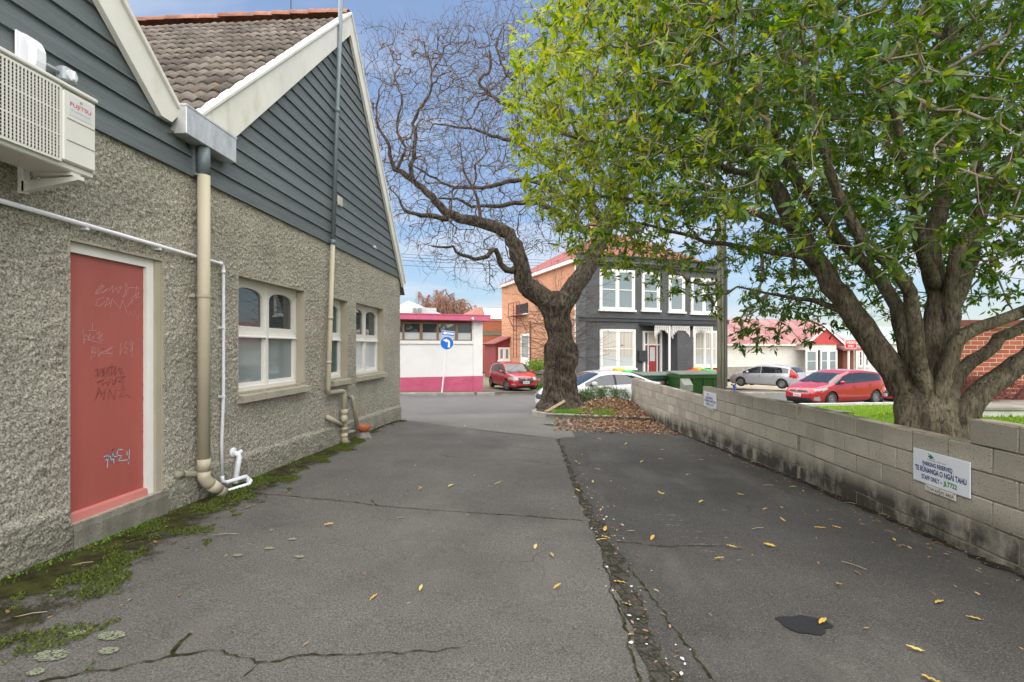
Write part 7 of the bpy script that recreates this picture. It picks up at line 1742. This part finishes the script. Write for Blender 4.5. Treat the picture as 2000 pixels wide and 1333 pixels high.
# single fallen leaves
FL = [np_mesh('fallen_leaf', leaf_tpl(.16, .035, c_, 8, .12, l_)[0], leaf_tpl(.16, .035, c_, 8, .12, l_)[1], MAT[mt]) for c_, l_, mt in ((.12, 4, 'yleaf'), (-.15, 3, 'yleaf'), (.05, 0, 'yleaf'), (.12, 3, 'dryleaf'))]
spots = [(737, 1164, 0), (824, 1146, 2), (1081, 1154, 0), (1198, 1139, 0), (1237, 1188, 2), (1175, 1050, 0), (1186, 1055, 1), (1180, 1041, 2), (1047, 1066, 2), (1075, 1083, 3), (817, 959, 0), (825, 956, 1), (633, 1028, 0), (875, 953, 0), (966, 948, 1), (930, 930, 2), (1297, 965, 1), (1285, 962, 2), (1365, 984, 0), (1172, 1000, 0), (1440, 1073, 0), (1452, 1075, 3), (1490, 998, 0), (1395, 1094, 2), (1590, 1032, 1), (1535, 1022, 1), (1625, 1030, 2), (1749, 1060, 0), (1772, 1069, 3), (1516, 1071, 2), (1634, 1142, 1), (1668, 1118, 3), (1842, 1177, 2), (1921, 1216, 2), (1806, 1277, 1), (1800, 1322, 1), (1613, 1212, 2), (1440, 966, 1), (1556, 953, 0), (1568, 960, 1), (1470, 905, 0), (1447, 905, 0), (1375, 900, 0), (1286, 898, 0), (1162, 918, 0), (1158, 945, 1), (1128, 905, 0), (1133, 962, 1), (1240, 1040, 3), (1277, 1048, 2), (907, 832, 0), (885, 833, 1), (1122, 818, 1), (1108, 828, 1), (1290, 880, 2), (1340, 930, 0), (1420, 1000, 3), (700, 965, 3), (775, 1015, 3), (300, 1060, 3), (155, 1105, 3), (490, 990, 3), (560, 960, 3), (1175, 860, 0), (1220, 870, 1), (1250, 905, 0)]
random.seed(31); LV = []
for i, (px, py, k_) in enumerate(spots):
    p = on_g(px, py); o = link('fallen_leaf', FL[k_]); s_ = random.uniform(.065, .10) * (1.05 if k_ != 3 else .8)
    o.location = (p.x, p.y, gz(p.x, p.y) + .014); o.rotation_euler = (random.gauss(0, .15), random.gauss(-.05, .12), random.uniform(0, 6.28)); o.scale = (s_, s_, s_)
    right = p.x > xcrack(p.y)
    LV.append((py, px, 'b' if k_ == 3 else 'r' if right else 'l', o))
def nth(n): return '%d%s' % (n, 'th' if 10 < n % 100 < 14 else {1: 'st', 2: 'nd', 3: 'rd'}.get(n % 10, 'th'))
for key, txt, grp in (('b', 'curled brown fallen leaf on the asphalt', 'brown leaves fallen on the driveway'), ('r', 'yellow fallen leaf right of the broken seam', 'yellow leaves on the right bay'), ('l', 'yellow fallen leaf left of the broken seam', 'yellow leaves on the left bay')):
    for n, (_, _, _, o) in enumerate(sorted([q for q in LV if q[2] == key], key=lambda q: (-q[0], q[1]))):
        props(o, '%s, %s nearest the camera' % (txt, nth(n + 1)) if n else txt + ', nearest the camera', 'leaf', grp)
# twigs lying about
for i, (px, py, L_, a_) in enumerate(((1668, 1108, .16, 2.2), (1480, 1035, .12, .3), (1500, 950, .14, .1), (1660, 985, .1, 2.8), (1740, 1010, .2, -.7), (440, 1047, .2, .2), (60, 1205, .14, .5), (160, 1105, .12, .6))):
    p = on_g(px, py); m = MB(); c, s_ = math.cos(a_), math.sin(a_); m.tube([(p.x - c * L_ / 2, p.y - s_ * L_ / 2, gz(p.x, p.y) + .012), (p.x, p.y + .008, gz(p.x, p.y) + .016), (p.x + c * L_ / 2, p.y + s_ * L_ / 2, gz(p.x, p.y) + .012)], .0035, 5)
    props(m.build('fallen_twig', MAT['twig_ever']), ['thin dry twig right of the oil stain towards the block wall', 'short dry twig midway across the right bay', 'short pale twig in the middle of the right bay', 'short dry twig at the foot of the block wall', 'dry twig lying along the wall foot below the near sign', 'dry twig on the mossy edge below the door step', 'dry twig on the moss at the lower left corner', 'bark sliver on the moss below the red door'][i], 'twig', 'twigs on the driveway')
# moss along the foot of the building
def moss_w(y): return 1.15 * float(np.interp(y, [1.5, 2.0, 2.85, 3.96, 5.3, 7.5, 8.6, 10, 11.6], [1.35, 1.25, .85, .72, .58, .46, .35, .22, .25]))
def f_moss(u, v):
    y = 1.2 + 10.4 * v; w_ = 1.12 * moss_w(y) * (.92 + .22 * mnoise.noise(Vector((0, y * 2.2, 3))) + .12 * mnoise.noise(Vector((0, y * 7, 8)))); x = XL - .02 + w_ * u
    return (x, y, gz(x, y) + und(x, y) + .007 + .007 * max(0, mnoise.noise(Vector((x * 9, y * 9, 1)))) * (u < .95) * (1 - u * .6))
m = MB(); m.grid(f_moss, 26, 420)
def moss_keep(x, y):
    u = max(0., (x - XL) / moss_w(y)); return mnoise.noise(Vector((x * 3.2, y * 3.2, 5))) + .35 * mnoise.noise(Vector((x * 11, y * 11, 2))) > -.75 + 1.15 * u ** 1.4
md = MAT['mossdark']; t = md.node_tree; ea = nd(t, 'ShaderNodeAttribute', attribute_name='edge'); tp_ = nd(t, 'ShaderNodeBsdfTransparent'); mxs = nd(t, 'ShaderNodeMixShader')
f_ = math_node(md, 'ADD', math_node(md, 'MULTIPLY', noise_mask(md, 5., .3, .7, detail=9.), .9), math_node(md, 'MULTIPLY', noise_mask(md, 60., .3, .7, off=(2, 2, 2), detail=3.), .5))
g_ = math_node(md, 'SUBTRACT', f_, math_node(md, 'MULTIPLY', ea.outputs['Fac'], 1.35)); mr = nd(t, 'ShaderNodeMapRange'); mr.inputs['From Min'].default_value = -.25; mr.inputs['From Max'].default_value = .22; t.links.new(g_, mr.inputs['Value'])
t.links.new(mr.outputs[0], mxs.inputs[0]); t.links.new(tp_.outputs[0], mxs.inputs[1]); t.links.new(base_of(md).outputs[0], mxs.inputs[2]); t.links.new(mxs.outputs[0], t.nodes['Material Output'].inputs['Surface'])
o = m.build('moss_dirt', md, smooth=True, kind='stuff', label='dark mossy dirt along the foot of the roughcast wall', cat='moss')
at_ = o.data.attributes.new('edge', 'FLOAT', 'POINT'); at_.data.foreach_set('value', np.tile(np.linspace(0, 1, 27)[:, None], (1, 421)).ravel().astype(np.float32))
gv, gf, ga = [], [], []; cnt = 0
while cnt < 85000:
    y = 1.3 + 10. * rs.random() ** 1.25; w_ = moss_w(y); u = rs.random(); x = XL + .03 + w_ * u; nz1 = mnoise.noise(Vector((x * 2.6, y * 2.6, 40))) + .4 * mnoise.noise(Vector((x * 9, y * 9, 41))); cnt += 1
    if nz1 < -.02 + .25 * abs(u - .62) or not moss_keep(x, y): continue
    z = gz(x, y) + und(x, y) + .008; a = rs.uniform(0, 6.28); h = rs.uniform(.004, .013) * (1 + nz1); wd = rs.uniform(.004, .009); k = len(gv)
    gv += [(x - wd * math.cos(a), y - wd * math.sin(a), z), (x + wd * math.cos(a), y + wd * math.sin(a), z), (x + rs.normal() * .008, y + rs.normal() * .008, z + h)]; gf.append((k, k + 1, k + 2)); ga += [rs.random() * .99] * 3
props(link('moss', attr_mesh('moss', gv, gf, ga, MAT['mossblade'])), 'bright green moss cushions along the roughcast wall', 'moss', kind='stuff')
# green weeds at the wall foot and grass in the tree bed
def blades(name, pts, h0, h1, wd, mat, label, cat):
    gv, gf, ga = [], [], []
    for (x, y, z) in pts:
        a = rs.uniform(0, 6.28); h = rs.uniform(h0, h1); k = len(gv); bx, by = rs.normal() * h * .4, rs.normal() * h * .4
        gv += [(x - wd * math.cos(a), y - wd * math.sin(a), z), (x + wd * math.cos(a), y + wd * math.sin(a), z), (x + bx, y + by, z + h)]; gf.append((k, k + 1, k + 2)); ga += [rs.random() * .99] * 3
    props(link(name, attr_mesh(name, gv, gf, ga, mat)), label, cat, kind='stuff')
pts = []
for i in range(5200):
    x, y = rs.uniform(.3, 2.1), 13.2 + abs(rs.normal()) * .45
    if mnoise.noise(Vector((x * 2, y * 2, 9))) > -.05: pts.append((x, y, bed_z(x, y)))
blades('bed_grass', pts, .04, .15, .008, MAT['bushgreen'], 'patch of green grass along the front of the tree bed', 'grass')
pts = []
for i in range(900):
    p = at(rs.uniform(1036, 1064), 752, 27.9 + rs.uniform(-.3, .4)); pts.append((p.x, p.y, -.86))
blades('verge_grass', pts, .1, .35, .02, MAT['bushgreen'], 'strip of green grass under the rail fence', 'grass')
pts = []
for c in [(3.02, 2.35, 30), (2.9, 2.7, 50), (2.78, 3.05, 60), (2.6, 3.55, 60), (2.4, 3.9, 40), (2.2, 5.6, 30), (2, 6.4, 30)]:
    for i in range(c[2]): pts.append((XL + .05 + abs(rs.normal()) * .05, c[1] + rs.normal() * .12, gz(XL, c[1]) + .005))
blades('wall_weeds', pts, .01, .04, .008, MAT['bushgreen'], 'small green weeds in the angle between wall and asphalt', 'weeds')
# board leaning against the oak
a, b = at(1064, 806, 14.0), at(1103, 783, 14.25); m = MB(); d = (b - a).normalized(); n1 = d.cross(Vector((0, 1, 0))).normalized() * .035; n2 = d.cross(n1).normalized() * .012
m.add([a - n1 - n2, a + n1 - n2, a + n1 + n2, a - n1 + n2, b - n1 - n2, b + n1 - n2, b + n1 + n2, b - n1 + n2], [(0, 1, 2, 3), (7, 6, 5, 4), (0, 4, 5, 1), (1, 5, 6, 2), (2, 6, 7, 3), (3, 7, 4, 0)])
props(m.build('timber_stake', M('new_timber', (.52, .40, .26), .8, .1)), 'pale timber stake leaning against the foot of the oak', 'stake')
# wrapper scraps
for i, (px, py, c_, lb) in enumerate(((1206, 838, (.45, .55, .70), 'pale blue flattened wrapper on the leaves before the tree bed'), (1297, 834, (.62, .60, .58), 'white paper scrap on the asphalt near the far end of the wall'), (806, 769, (.6, .62, .65), 'white paper scrap on the far footpath by the pink base'))):
    p = on_g(px, py, .16 if py < 800 else 0.); m = MB(); m.grid(lambda u, v: (p.x - .10 + .2 * u, p.y - .05 + .1 * v, (p.z if py < 800 else gz(p.x, p.y)) + .02 + .01 * math.sin(u * 9 + v * 5)), 5, 3)
    props(m.build('paper_scrap', M('scrap%d' % i, c_, .5)), lb, 'litter', 'litter scraps')
SC.cycles.max_bounces = 6; SC.cycles.diffuse_bounces = 3; SC.cycles.glossy_bounces = 3; SC.cycles.transmission_bounces = 3; SC.cycles.transparent_max_bounces = 4
SC.cycles.caustics_reflective = False; SC.cycles.caustics_refractive = False
SC.cycles.use_adaptive_sampling = True; SC.cycles.adaptive_threshold = .015
SC.cycles.use_denoising = True
